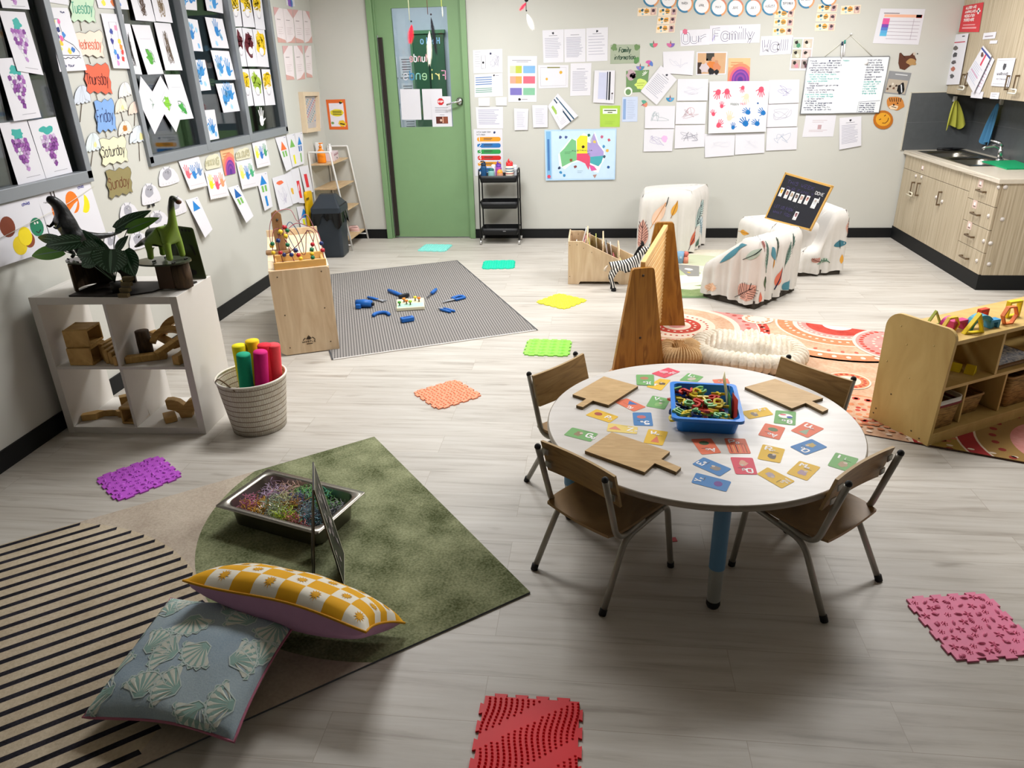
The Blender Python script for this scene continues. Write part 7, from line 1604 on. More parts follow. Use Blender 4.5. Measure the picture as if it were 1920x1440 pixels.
B((1167, 182, 1196, 181, 1195, 228, 1166, 228.5), 'blue_list_sheet', 'pale blue list sheet right of the lime green notice', m='#c3cfe6', draw=lambda a: (a.rect(a.W * .06, a.H * .1, a.W * .18, a.H * .82, '#8aa6d0'), a.lines(a.W * .32, a.H * .85, a.W * .55, 11, a.H * .07, '#8c96b4', .002)))
def d_fam(a):
 W, h = a.W, a.H; a.blob(W * .12, h * .85, W * .1, '#6d8a5c'); a.blob(W * .9, h * .85, W * .09, '#6d8a5c'); a.blob(W * .9, h * .15, W * .1, '#5c8a54'); a.up(); a.text('Family', W * .5, h * .6, h * .24, '#16402c', .007, slant=.2, cx=True, fit=W * .42); a.text('information', W * .5, h * .22, h * .22, '#16402c', .006, slant=.2, cx=True, fit=W * .72)
B((1145, 84, 1200, 83, 1199, 118, 1144, 120), 'family_information_sign', 'sage sign reading Family information', 'sign', m='#a3ad98', draw=d_fam)
def d_leafp(a):
 W, h = a.W, a.H; a.blob(W * .25, h * .8, W * .22, '#b9a0a8'); a.blob(W * .3, h * .78, W * .12, '#4a3440'); a.blob(W * .7, h * .35, W * .28, '#cddf72', h * .25); a.disc(W * .1, h * .05, W * .2, '#ebeee4'); a.up(); a.disc(W * .1, h * .03, W * .13, '#6d9060'); a.rect(W * .5, h * .4, W * .35, h * .02, '#7a8a3a'); a.rect(W * .5, h * .3, W * .3, h * .02, '#7a8a3a')
 for i in range(5): a.line([(W * .85, h * .8), (W * (.85 + .14 * math.cos(1 + i * .6)), h * (.8 + .16 * math.sin(1 + i * .6)))], .006, '#e6ebdf')
B((1174, 133, 1217, 131, 1213, 172, 1174, 174), 'green_poster', 'green poster with a photo blob and pale lime shape', 'poster', m='#6d9060', draw=d_leafp)
B((1239, 122.5, 1269, 149, 1231, 196.7, 1201, 171), 'clipped_letter', 'stapled letter hanging crookedly over the green poster', draw=d_text(11, True, True, '#9a9aae'), base=.01)
DR = 'children\'s drawings on the back wall'
SH = [((1243, 97, 1302, 95, 1299, 141, 1244, 137), 'faint pencil drawing left of the family photograph', '#c6c6d4', 3), ((1209.6, 198.6, 1265.9, 198.6, 1264.5, 240.3, 1208.7, 240.3), 'drawing of green-grey slanting strokes in the far left column', '#9aaab0', 8), ((1207.8, 243, 1263.6, 241, 1260, 283, 1206.4, 284), 'drawing with a pink scribble at the bottom of the far left column', '#b6b0cc', 12),
  ((1270.7, 148, 1328, 148, 1326.5, 188.4, 1269.3, 189), 'almost blank drawing at the top of the column left of the handprint poster', '#cfcfdc', 21), ((1268, 191.6, 1324.7, 191.2, 1322, 232.3, 1266, 232.6), 'drawing with a reddish curl left of the handprint poster', '#b8a0a8', 31), ((1266, 235, 1322, 234, 1320.3, 275, 1264.5, 278.3), 'drawing with crossed dark strokes at the foot of its column', '#9a9aa8', 40),
  ((1321, 251, 1378, 253, 1376, 291, 1321.5, 295), 'blank sheet under the left half of the handprint poster', '#d6d6e0', 51), ((1379, 251, 1433.6, 249, 1432.7, 286.3, 1377.5, 290), 'blank sheet under the right half of the handprint poster', '#d6d6e0', 53),
  ((1442, 150, 1499, 149, 1497.3, 192.5, 1440.7, 194.8), 'drawing with a violet arc, top of the column left of the whiteboard', '#9a98c0', 61), ((1439.8, 195.5, 1497.3, 194.2, 1493.8, 236.7, 1437, 238.5), 'drawing with a faint grey arc, middle of the column left of the whiteboard', '#b0b0c0', 71), ((1438, 239.4, 1495.6, 238.5, 1493, 280, 1435.7, 282.4), 'drawing of blue-grey loops, bottom of the column left of the whiteboard', '#a8b4c8', 81)]
for i, (px, lb, c, sd) in enumerate(SH):
 mo = []
 if i == 2: mo = [lambda a: a.blob(a.W * .7, a.H * .55, .03, '#e8b4dc')]
 if i == 4: mo = [lambda a: a.line([(a.W * (.5 + .12 * math.cos(k * .5)), a.H * (.6 + .16 * math.sin(k * .5))) for k in range(14)], .002, '#c0606c')]
 if i == 5: mo = [lambda a: (a.line([(a.W * .3, a.H * .3), (a.W * .45, a.H * .7)], .003, '#4a4a58'), a.line([(a.W * .45, a.H * .3), (a.W * .4, a.H * .6)], .003, '#5a5a68'))]
 B(px, 'child_drawing', lb, 'drawing', draw=d_scrib(c, sd, 14 if i else 9, (.2, .25, .6, .5), .0022, mo), wave=.004 if i % 2 else .002, curl=.008)
def d_holi(a):
 W, h = a.W, a.H; Rd, Bl, Yl = '#e0506a', '#1470b8', '#d8d0b4'
 for x, y, r, an, c, fl in ((.15, .79, .05, 160, Rd, 1), (.30, .80, .05, 190, Rd, 1), (.56, .87, .035, 170, Rd, 1), (.87, .83, .052, 182, Rd, 1), (.63, .70, .05, 175, Yl, 1), (.22, .53, .034, 0, Rd, 1), (.08, .38, .034, 20, Rd, 1), (.18, .16, .045, -35, Rd, 1), (.36, .30, .05, 0, Yl, 1), (.67, .40, .045, 60, Bl, 1), (.93, .38, .045, 50, Bl, -1), (.64, .18, .055, 40, Bl, 1), (.84, .17, .045, 60, Bl, 1), (.43, .11, .036, 0, Bl, 1)): a.hand(W * x, h * y, W * r * 1.5, c, an, fl)
 a.up(); a.text('Happy', W * .37, h * .545, h * .045, '#5a6a5a', .003, fit=W * .15); a.text('Holi', W * .54, h * .545, h * .045, '#d05a6a', .003, fit=W * .1); a.blob(W * .83, h * .57, W * .015, '#1a5a98')
B((1330, 152.6, 1442.5, 151.7, 1434.8, 246.5, 1327.3, 250), 'handprint_poster', 'large sheet of red and blue handprints reading Happy Holi', 'poster', draw=d_holi, base=.014, curl=.01)
def d_famphoto(a):
 W, h = a.W, a.H; a.rect(W * .04, h * .05, W * .92, h * .9, '#c9a27c'); a.up(); a.rect(W * .04, h * .05, W * .14, h * .5, '#3a2a24'); a.rect(W * .32, h * .62, W * .26, h * .33, '#3c3a34'); a.rect(W * .36, h * .66, W * .18, h * .25, '#8a8a74') if False else None
 for x, y, r, c in ((.33, .62, .06, '#d8b090'), (.55, .68, .065, '#c9987a'), (.66, .55, .06, '#c08a6a'), (.48, .4, .14, '#d07a3a'), (.68, .35, .12, '#c9805a'), (.28, .3, .15, '#c9bcc0'), (.5, .15, .1, '#1a1a20'), (.68, .12, .08, '#18181c')): a.blob(W * x, h * y, W * r, c, seed=int(x * 100)); a.up()
B((1306, 97.5, 1364, 97, 1361, 139.5, 1305, 141), 'family_photo', 'white-bordered family photograph on the back wall', 'photograph', draw=d_famphoto)
def d_sun(t1=True):
 def f(a):
  W, h = a.W, a.H; a.rect(0, 0, W, h, '#f0b888'); a.up(); a.rect(0, 0, W, h * .62, '#f0a070'); a.up()
  a.clip = True
  for r, c in ((.62, '#f08868'), (.5, '#e0607a'), (.4, '#7a3f9a'), (.33, '#9a4aa0'), (.28, '#6a3a98'), (.2, '#8a4298'), (.12, '#5a3490')): a.disc(W * .58, h * .08, W * r, c, W * r * 1.15, 26); a.up()
  a.clip = False; a.rect(W * .12, h * .8, W * .55, h * .03, '#c98a60'); a.rect(W * .12, h * .7, W * .3, h * .03, '#c98a60')
 return f
B((1366, 109, 1407, 109, 1405, 153, 1364, 153), 'sunrise_card', 'orange card with a purple half-circle rainbow next to the family photograph', 'card', draw=d_sun())
for i, (x, y, an, lb) in enumerate(((1225.5, 82, 0, 'left one of the upper pair under the birthday cards'), (1257.5, 82, 0, 'right one of the upper pair under the birthday cards'), (1200.5, 125, 0, 'lower left one by the Family information sign'), (1217, 120, 150, 'upside-down one by the Family information sign'), (1256.5, 184, 0, 'blue one beside the handprint poster drawings'), (1207, 195, 120, 'sideways orange and green one left of the drawings'))):
 px = (x - 8, y - 8, x + 8, y - 8, x + 8, y + 8, x - 8, y + 8)
 def d_lamp(a, i=i, an=an):
  W, h = a.W, a.H; T = lambda ps: [(W * .5 + (p[0] * math.cos(R(an)) - p[1] * math.sin(R(an))) * W, h * .5 + (p[0] * math.sin(R(an)) + p[1] * math.cos(R(an))) * h) for p in ps]
  cs = [('#5a9a80', '#d8607a'), ('#c96a9a', '#7a60b0'), ('#7a78b8', '#4a88b0'), ('#5a78c0', '#d060a0'), ('#3a8ab8', '#5aa0c8'), ('#d88a6a', '#5aa08a')][i]
  a.poly(T(arc((0, .05), .48, 180, 360, 10)), cs[0], True); a.up(); a.poly(T(arc((0, .05), .48, 270, 360, 6) + [(0, .05)]), cs[1], True); a.up(); a.poly(T([(-.06, .05), (.06, .05), (0, .42)]), '#7a2438'); a.up(); a.blob(W * .5, h * .35, W * .1, '#d86a7a', seed=i)
 c = qb(*px); f, W_, H_ = quad_surf(c, 0, .002); a = Art(f, W_, H_); d_lamp(a); cc_ = f(.5, .5)[0]; a.mb.v = [p - cc_ for p in a.mb.v]; a.mb.build('paper_lamp_cutout', loc=cc_, label='small coloured paper lamp cut-out, ' + lb, cat='paper cut-out', group='paper lamp cut-outs')
MN = ['JANUARY', 'FEBRUARY', 'MARCH', 'APRIL', 'MAY', 'JUNE', 'JULY', 'AUGUST', 'SEPTEMBER', 'OCTOBER', 'NOVEMBER']
for i, (x, y) in enumerate(((1221, -3), (1253.5, 0), (1284, 8), (1316, 12), (1347.5, 15), (1379, 16), (1412.5, 16), (1444, 13), (1477.5, 8), (1511.5, 0), (1553.5, -4))):
 r = 16; c = qb(x - r, y - r, x + r, y - r, x + r, y + r, x - r, y + r); f, W_, H_ = quad_surf(c, 0, .002); a = Art(f, W_, H_); r_ = W_ / 2
 for k in range(4): a.poly(arc((r_, r_), r_, 90 * k + 20, 90 * k + 112, 8) + arc((r_, r_), r_ * .6, 90 * k + 112, 90 * k + 20, 8), ['#d88a70', '#5a9ab0', '#3f7fa6', '#e0a070'][(k) % 4])
 a.up(); a.disc(r_, r_, r_ * .8, '#f0eff2', n=24); a.up(); a.text(MN[i], r_, r_ * .9, r_ * .24, '#3a3a44', .0028, cx=True, fit=r_ * (1.2 if len(MN[i]) > 5 else .7)); cc_ = f(.5, .5)[0]; a.mb.v = [p - cc_ for p in a.mb.v]
 a.mb.build('month_disc', loc=cc_, label='round birthday disc reading %s at the top of the back wall' % MN[i].capitalize(), cat='sign', group='month discs')
BD = [((1196, 15, 1232, 13.5, 1231, 29, 1195, 30.5), 'Sept', 'alone at the far left'), ((1235, 15, 1270.5, 14, 1269, 29.5, 1234, 30.5), 'Henry', 'top of the left stack'), ((1233, 31.5, 1268.5, 30, 1266, 45, 1231.5, 46), 'Henry', 'middle of the left stack'), ((1231, 47.5, 1266, 46, 1264.5, 61, 1229.5, 62), 'Oliver', 'bottom of the left stack'),
  ((1453, 19, 1490.5, 18, 1488, 33, 1451.5, 34), 'Ava', 'top of the middle stack'), ((1451.5, 35.5, 1488.5, 34.5, 1487, 49.5, 1450, 50.5), 'Ivy', 'middle of the middle stack'), ((1449.5, 52, 1487, 51, 1485, 66, 1448, 67), 'Mia', 'bottom of the middle stack'), ((1534, 8, 1571.5, 7.5, 1568.5, 22.5, 1531.5, 23.5), 'Ella', 'top of the right stack'), ((1531, 25, 1569, 25, 1566, 40.5, 1529, 40), 'Max', 'middle of the right stack'), ((1528.5, 43.5, 1566.5, 43, 1564, 58, 1527.5, 58), 'Zoe', 'bottom of the right stack'), ((1577, 11, 1614.5, 9, 1612, 26, 1575.5, 27.5), 'Tom', 'alone at the far right')]
for i, (px, nm, wh) in enumerate(BD):
 def d_bd(a, i=i): W, h = a.W, a.H; a.disc(W * .12, h * .6, W * .07, '#e0a84a'); a.blob(W * .24, h * .7, W * .07, '#24586c', seed=i); a.blob(W * .27, h * .25, W * .05, '#8ab8cc'); a.blob(W * .48, h * .6, W * .13, '#e09a40', h * .3, seed=i); a.up(); a.rect(W * .37, h * .52, W * .2, h * .1, '#2a5a4a'); a.rect(W * .4, h * .3, W * .12, h * .08, '#2a5a4a'); a.rect(W * .68, h * .1, W * .28, h * .8, '#c9a8a0'); a.up(); a.blob(W * .82, h * .6, W * .08, '#4a3440', h * .2, seed=i + 3); a.blob(W * .8, h * .3, W * .07, ['#e8c8b8', '#b89aa8'][i % 2], h * .15, seed=i + 9)
 B(px, 'birthday_card', 'small orange and blue birthday name card, %s' % wh, 'card', m='#eedcc4', draw=d_bd, group='birthday name cards')
for px, tx, lb in (((1275, 57, 1331, 54, 1330, 84, 1276, 87), 'Our', 'Our'), ((1331, 48, 1426, 45, 1424, 80, 1330, 83), 'Family', 'Family'), ((1427, 68, 1487, 66, 1484, 101, 1424, 104), 'Wall', 'Wall')):
 def d_bub(a, tx=tx):
  W, h = a.W, a.H; a.text(tx, W * .08, h * .2, h * .6, '#77748c', h * .15, fit=W * .84); a.up(); a.text(tx, W * .08, h * .2, h * .6, '#e9e8f0', h * .09, fit=W * .84);
  if tx == 'Our': a.up(); a.blob(W * .17, h * .92, W * .08, '#d8708c')
  if tx == 'Family': a.up(); a.line([(W * .06, h * .15), (W * .1, h * .5)], .008, '#b0a8d8')
 B(px, 'title_strip', 'white cut-out strip with the outlined word %s' % lb, 'sign', draw=d_bub, m='#dedde5')
def d_pg(a):
 W, h = a.W, a.H
 for i in range(6): x, y = W * (.06 + .47 * (i % 2)), h * (.68 - .31 * (i // 2)); a.rect(x, y, W * .42, h * .27, ['#b4bfae', '#cbbfb0', '#b8b4a0', '#c9b8b4', '#b8a49c', '#a89a98'][i]); a.up(); a.blob(x + W * .15, y + h * .17, W * .08, '#2a2420', seed=i); a.blob(x + W * .25, y + h * .08, W * .1, ['#4a8a6a', '#e4d4c8', '#d8d4c4', '#e6c8c0', '#c98a98', '#5a3a44'][i], seed=i + 4); a.k -= 1
B((1486, 70, 1526, 70, 1519, 132, 1480, 132), 'photo_collage', 'white sheet of six small photographs tucked behind the whiteboard', 'photograph', draw=d_pg)
# whiteboard
c = qb(1515, 108, 1667, 106, 1647, 211, 1500, 213, y=YB - .002); f, W, Hh = quad_surf(c, 0, 0); wo_ = c[3].copy(); t = thing('whiteboard', 'whiteboard full of blue and green handwriting, hung from a string', 'whiteboard', wo_)
fw = lambda u, v: (f(u, v)[0] - wo_, V((0, -1, 0)))
q = MB(); cs = [p - wo_ for p in (c[3], c[2], c[1], c[0])]; n_ = V((0, -1, 0)); q.add([p for p in cs] + [p + n_ * .016 for p in cs], [(3, 2, 1, 0), (4, 5, 6, 7), (0, 1, 5, 4), (1, 2, 6, 5), (2, 3, 7, 6), (3, 0, 4, 7)], mat('#e9eef2', .25)); a = Art(fw, W, Hh, q, base=.0164)
DB, TG = '#1d2350', '#4aa8a4'
L1 = ['Toys', 'Caitlin asked after class', 'Sharna Lily Rose put out', 'pretty coloured scarves', 'George and Max all', 'with Scotia Rose Lilian', 'Noah Charlie Sami Bella', 'loved outside', 'Oscar Thomas Ryan Ellie', 'blew out bubbles', 'Packing', 'bags support go on white', 'table', 'Cook Lily Aroha baking', 'Emily on a mat', 'Forward the reading bay', 'We want to keep things', 'a fair start', 'Allergies', 'Bottles in emergencies', 'a boil schedule', 'Monday Tue Wed Thu Fri', 'kitchen is open at two']
for i, s_ in enumerate(L1): a.text(s_, W * (.03 + .02 * (i % 3)), Hh * (.93 - .0395 * i), Hh * .022, TG if 6 <= i <= 9 or i in (15, 16) else DB, .0032, fit=W * min(.36, .014 * len(s_) + .03), jit=.4)
L2 = ['End of day', 'empty bins', 'all windows', 'doors locked', 'during opening', 'clean sand', 'pits', 'support soon', 'check up', 'outside toys', 'wash all in', 'hot water', 'rinse them', 'dry racks', 'then store']
for i, s_ in enumerate(L2): a.text(s_, W * .74, Hh * (.93 - .042 * i), Hh * .024, TG if i > 8 else DB, .0034, fit=W * min(.22, .016 * len(s_) + .02), jit=.4)
a.text('important', W * .30, Hh * .93, Hh * .024, DB, .0032, fit=W * .11); a.blob(W * .27, Hh * .94, .008, DB); a.text('happy', W * .44, Hh * .93, Hh * .024, TG, .0032, fit=W * .08)
a.line([(W * .72, Hh * .01), (W * .72, Hh * .2), (W * .985, Hh * .22)], .003, DB)
for i, s_ in enumerate(('change bed', 'keep towels on', 'one peg and check', 'if we outside', 'then in sheets')): a.text(s_, W * .735, Hh * (.165 - .037 * i), Hh * .02, DB, .003, fit=W * .2, jit=.4)
q.build('board', t)
for k_, (p_, r_) in enumerate(((c[3], c[2]), (c[0], c[1]), (c[3], c[0]), (c[2], c[1]))):
 q = MB(); q.tube([p_ - wo_ + n_ * .012, r_ - wo_ + n_ * .012], .006, mat('#9a9ea2', .4, .5), 6); q.build('frame_rail', t)
ap = ony(1595, 66, YB - .004) - wo_; q = MB(); q.tube([ony(1545, 107, YB - .006) - wo_, ap], .0035, mat('#d6d4c8', .7), 6); q.tube([ap, ony(1636, 106, YB - .006) - wo_], .0035, mat('#d6d4c8', .7), 6); q.cyl(ap + V((0, .003, .01)), ap + V((0, -.02, .01)), .008, mat('#e4e4e4')); q.build('hanging_string', t)
q = MB(); p = ony(1624, 117, YB - .02); q.cyl((0, 0, 0), (0, -.01, 0), .02, mat('#f0f0f2', .3), 20); q.build('magnet', loc=(p.x, YB - .0185, p.z), label='round white magnet at the top of the whiteboard', cat='magnet')
for x0, y0, x1, y1, c_, lb in ((1579.5, 78, 1578, 108, '#1d3350', 'left whiteboard marker with a dark blue cap hanging above the whiteboard'), (1584.5, 75, 1582, 104, '#2a8a80', 'right whiteboard marker with a teal cap hanging above the whiteboard')):
 a_, b_ = ony(x0, y0, YB - .03), ony(x1, y1, YB - .03); t2 = thing('marker', lb, 'marker', a_); q = MB(); q.cyl((b_ - a_), (b_ - a_) * .25, .007, mat('#eaeaee', .4), 12); q.build('barrel', t2); q = MB(); q.cyl((b_ - a_) * .25, (0, 0, 0), .008, mat(c_, .4), 12); q.build('cap', t2)
B((1511, 215.5, 1568, 215.5, 1562, 256, 1504, 257), 'crumpled_sheet', 'creased sheet with red-brown text under the whiteboard', draw=lambda a: (a.lines(a.W * .25, a.H * .75, a.W * .5, 2, a.H * .08, '#a8787c', .002), a.rect(a.W * .45, a.H * .35, a.W * .12, a.H * .2, '#b89a9e'), a.lines(a.W * .18, a.H * .3, a.W * .62, 2, a.H * .06, '#a8787c', .002)), wave=.008)
B((1574, 221, 1615, 218, 1614, 273, 1573, 280.5), 'printed_page', 'printed letter right of the creased sheet under the whiteboard', draw=d_text(13, True, True, '#9a9aae'), curl=.01)
def d_cal(a):
 W, h = a.W, a.H; a.rect(W * .1, h * .86, W * .35, h * .02, '#6a4a44'); a.rect(W * .12, h * .76, W * .83, h * .08, '#eab49a'); a.rect(W * .83, h * .75, W * .13, h * .09, '#cf4a44');
 for i, c in enumerate(('#e05a9a', '#e05a9a', '#7a4ab0', '#5a7ac8', '#5aa8dc', '#5ab4dc')): a.rect(W * .11, h * (.64 - .085 * i), W * .15, h * .088, c)
 for i in range(6): a.rect(W * .26, h * (.64 - .1 * i), W * .68, .003, '#9a8a9a')
 a.rect(W * .79, h * .13, .003, h * .6, '#9a8a9a')
B((1651, 16, 1735, 17, 1722, 84, 1636, 81), 'week_planner', 'landscape week planner with a pink to blue column', 'planner', draw=d_cal)
B((1667.5, 132.5, 1709, 137, 1697.5, 178.5, 1657, 174.5), 'skunk_photo', 'grey photograph page with a black and white animal', 'photograph', m='#8d8f92', draw=lambda a: (a.rect(a.W * .05, a.H * .05, a.W * .9, a.H * .6, '#b8ac9c'), a.up(), [a.blob(a.W * (.12 + .09 * i), a.H * (.2 + .3 * ((i * 7) % 5) / 5), a.W * .05, ['#6a4a3a', '#4a3830', '#d8d0c4'][i % 3], seed=i) for i in range(9)], a.blob(a.W * .72, a.H * .28, a.W * .16, '#15151a', a.H * .24), a.up(), a.line([(a.W * .68, a.H * .45), (a.W * .8, a.H * .1)], .01, '#dfe2e6'), a.rect(a.W * .3, a.H * .86, a.W * .55, a.H * .04, '#d8dadc')))
def cutout(px, name, lab, cat, draw, wall='b', base=.003):
 c = qb(*px) if wall == 'b' else ql(*px); f, W_, H_ = quad_surf(c, 0, base); a = Art(f, W_, H_); draw(a); cc_ = f(.5, .5)[0]; a.mb.v = [p - cc_ for p in a.mb.v]; return a.mb.build(name, loc=cc_, label=lab, cat=cat)
cutout((1682, 98, 1722, 98, 1722, 132, 1682, 132), 'animal_mask', 'brown animal cut-out with a tan snout below the week planner', 'mask', lambda a: (a.poly([(p[0] * a.W, p[1] * a.H) for p in ((.1, .95), (.18, .98), (.28, .8), (.6, .82), (.75, .98), (.8, .85), (.9, .6), (.85, .4), (.6, .25), (.35, .02), (.12, .1), (.05, .4))], '#5a3424', True), a.up(), a.blob(a.W * .66, a.H * .45, a.W * .22, '#b08a58', a.H * .18), a.blob(a.W * .8, a.H * .92, a.W * .07, '#c8bcae'), a.up(), a.disc(a.W * .95, a.H * .92, a.W * .03, '#15151a')))
cutout((1660, 179, 1697, 179, 1697, 208, 1660, 208), 'animal_mask', 'striped tiger face cut-out at the right of the whiteboard', 'mask', lambda a: (a.blob(a.W * .5, a.H * .5, a.W * .46, '#c9823c', a.H * .46, j=.1), a.up(), a.blob(a.W * .4, a.H * .25, a.W * .22, '#e8cfae', a.H * .16), [a.line([(a.W * (.2 + .12 * i), a.H * .85), (a.W * (.25 + .1 * i), a.H * .6)], .007, '#3a2214') for i in range(6)], a.up(), a.blob(a.W * .42, a.H * .4, a.W * .05, '#2a1a14'), a.blob(a.W * .62, a.H * .5, a.W * .04, '#2a1a14'), a.line([(a.W * .3, a.H * .3), (a.W * .55, a.H * .2)], .006, '#3a2214')))
cutout((1636, 206, 1675, 206, 1675, 243, 1636, 243), 'animal_mask', 'round orange smiling lion face cut-out at the corner of the whiteboard', 'mask', lambda a: (a.disc(a.W * .5, a.H * .5, a.W * .48, '#b86c1c', a.H * .48), a.up(), a.disc(a.W * .5, a.H * .52, a.W * .36, '#e0a02c', a.H * .34), a.up(), a.line([(a.W * .55, a.H * .68), (a.W * .63, a.H * .75)], .007, '#4a2a0c'), a.line([(a.W * .3, a.H * .5), (a.W * .4, a.H * .55)], .007, '#4a2a0c'), a.line([(a.W * .45, a.H * .34), (a.W * .6, a.H * .33), (a.W * .72, a.H * .45), (a.W * .76, a.H * .6)], .007, '#6a3a0c')), base=.006)
def d_map(a):
 W, h = a.W, a.H; a.rect(0, 0, W, h, '#b4d3ee'); a.up(); a.rect(W * .02, h * .03, W * .065, h * .94, '#7fb4de'); a.rect(W * .1, h * .03, W * .885, h * .94, '#c6dff2'); a.up()
 P_ = lambda ps: [(W * x, h * y) for x, y in ps]
 a.poly(P_([(.2, .3), (.19, .52), (.24, .62), (.36, .82), (.45, .80), (.55, .93), (.6, .88), (.66, .72), (.7, .95), (.76, .72), (.84, .58), (.86, .45), (.8, .3), (.76, .14), (.7, .16), (.62, .28), (.5, .38), (.38, .34), (.28, .22)]), '#eef3f6', True); a.up()
 a.poly(P_([(.24, .27), (.21, .55), (.28, .64), (.38, .82), (.44, .78), (.45, .40), (.34, .34)]), '#79bd86'); a.poly(P_([(.45, .8), (.5, .88), (.6, .87), (.6, .53), (.45, .53)]), '#e6dc3a'); a.poly(P_([(.45, .53), (.64, .53), (.64, .34), (.62, .2), (.57, .33), (.5, .38), (.45, .4)]), '#dc5070')
 a.poly(P_([(.6, .75), (.65, .72), (.69, .92), (.75, .7), (.83, .56), (.83, .48), (.64, .46), (.6, .53)]), '#a89ad0'); a.poly(P_([(.64, .46), (.83, .48), (.8, .34), (.76, .27), (.64, .34)]), '#4aa8b0'); a.poly(P_([(.62, .32), (.7, .27), (.74, .2), (.66, .18)]), '#d85a9c'); a.poly(P_([(.68, .1), (.74, .11), (.71, .03)]), '#b08a80'); a.up()
 for x, y, c in ((.54, .66, '#3a2018'), (.37, .4, '#8a5a3a'), (.7, .75, '#d8c060'), (.22, .85, '#4a5a90'), (.3, .85, '#4a5a90'), (.9, .78, '#c05a6a'), (.88, .58, '#e0b050'), (.84, .46, '#3a5a6a'), (.22, .16, '#3a8ac0'), (.27, .1, '#3a8ac0'), (.2, .25, '#2a3a5a'), (.9, .25, '#2a5a9a'), (.62, .88, '#2a6a5a'), (.43, .27, '#8a4a4a'), (.8, .85, '#c06080'), (.83, .66, '#4a90c0')): a.blob(W * x, h * y, W * .02, c, seed=int(x * 50))
 a.text('AUSTRALIA', W * .38, h * .575, h * .022, INK, .003, fit=W * .3); a.disc(W * .05, h * .08, W * .025, '#d8506a'); a.rect(W * .035, h * .2, W * .03, h * .62, '#4a7ab4'); a.lines(W * .46, h * .18, W * .08, 2, h * .03, '#7a90b0', .003); a.lines(W * .28, h * .56, W * .1, 2, h * .03, '#3a6a4a', .003)
B((1021, 243.5, 1156, 241, 1153, 336.3, 1023.3, 338.3), 'australia_map', 'laminated map poster of Australia with coloured states', 'map', draw=d_map, curl=.012)
def d_orp(a):
 W, h = a.W, a.H; a.rect(W * .12, h * .1, W * .76, h * .78, '#e8e4ec'); a.up(); a.blob(W * .5, h * .56, W * .36, '#e8d83a', h * .12, j=.06); a.up(); [a.rect(W * .27, h * (.60 - .055 * i), W * .48, h * .025, '#3a3a1a') for i in range(3)]; a.blob(W * .72, h * .2, W * .2, '#e8c030', h * .1); a.up(); a.line([(W * .6, h * .2), (W * .85, h * .17)], .012, '#2a2018'); a.rect(W * .7, h * .84, W * .14, h * .08, '#2a2420', 20); a.rect(W * .74, h * .88, W * .1, h * .05, '#e8c030', 20); a.blob(W * .22, h * .22, W * .07, '#7a9a5a')
B((611, 187, 647, 186, 653, 242.8, 618, 242.8), 'orange_notice', 'orange-bordered notice with a yellow title between wall corner and green door', 'notice', m='#e06a2c', draw=d_orp)
# things on the door glass
Dg = lambda px, name, lab, cat='paper', m=PW, draw=None, **k: paper_on(qb(*px, y=YB + .031), name, lab, cat, m, draw, **k)
Dg((750, 167, 787, 167, 790.5, 224.5, 753.7, 224.5), 'door_sheet', 'blank-looking sheet taped to the lower left of the door glass'); Dg((791, 167, 828.5, 166.5, 832, 224, 794.7, 224.5), 'door_sheet', 'blank-looking sheet partly behind the stop notice on the door glass')
def d_stop(a): W, h = a.W, a.H; a.disc(W * .48, h * .83, W * .17, '#c8242c', n=8, a=22.5); a.up(); a.text('STOP', W * .48, h * .805, h * .05, '#f6eef0', .005, cx=True, fit=W * .27); a.lines(W * .18, h * .64, W * .66, 4, h * .05, '#6a6a74', .003, ragged=.1); a.rect(W * .4, h * .4, W * .24, h * .012, '#6a6a74'); a.rect(W * .2, h * .12, W * .6, h * .23, '#5a2a20'); a.up(); a.rect(W * .52, h * .14, W * .06, h * .2, '#d8a088'); a.rect(W * .6, h * .12, W * .2, h * .23, '#8a4a34'); a.up(); a.disc(W * .45, h * .23, W * .06, '#d8b8a8')
Dg((807.9, 180.6, 845.3, 180.6, 848.3, 238.4, 811.5, 238.8), 'stop_notice', 'stop sign notice with a small photo beside the door handle', 'notice', draw=d_stop, base=.006)
for tx, x0, y0, x1, h_, cs, yb in (('Hello', 786, 84, 824, 20, ('#7fb4dc',), 0), ('Munde', 766, 118, 804, 24, ('#d8a0a8', '#e8e8ec'), 0), ('Friends', 753, 152, 836, 28, ('#e0a0c0', '#e6dc90', '#d8dc8a', '#a0cca0', '#8acac0', '#3f86b8', '#c8c8d0'), 0)):
 c = qb(x1, y0 - h_, x0, y0 - h_, x0 + 1, y0, x1 + 1, y0, y=YB + .0325); f, W_, H_ = quad_surf(c, 0, 0)
 for i, ch_ in enumerate(tx):
  a = Art(f, W_, H_); n = len(tx); wch = W_ / n * .72; a.text(ch_, W_ * i / n + W_ / n * .12, H_ * .1, H_ * .6, cs[i % len(cs)], .010, fit=None, sx=min(1, wch / (H_ * .47)));
  cc_ = sum(a.mb.v, V()) / len(a.mb.v); a.mb.v = [p - cc_ for p in a.mb.v]; a.mb.build('letter_cutout', loc=cc_, label='pastel paper letter %s (%s in reverse) on the door glass' % (ch_, tx) if tx != 'Hello' or i != 3 else 'pastel paper letter l, second l of Hello in reverse on the door glass', cat='letter', group='paper letters on the door glass')
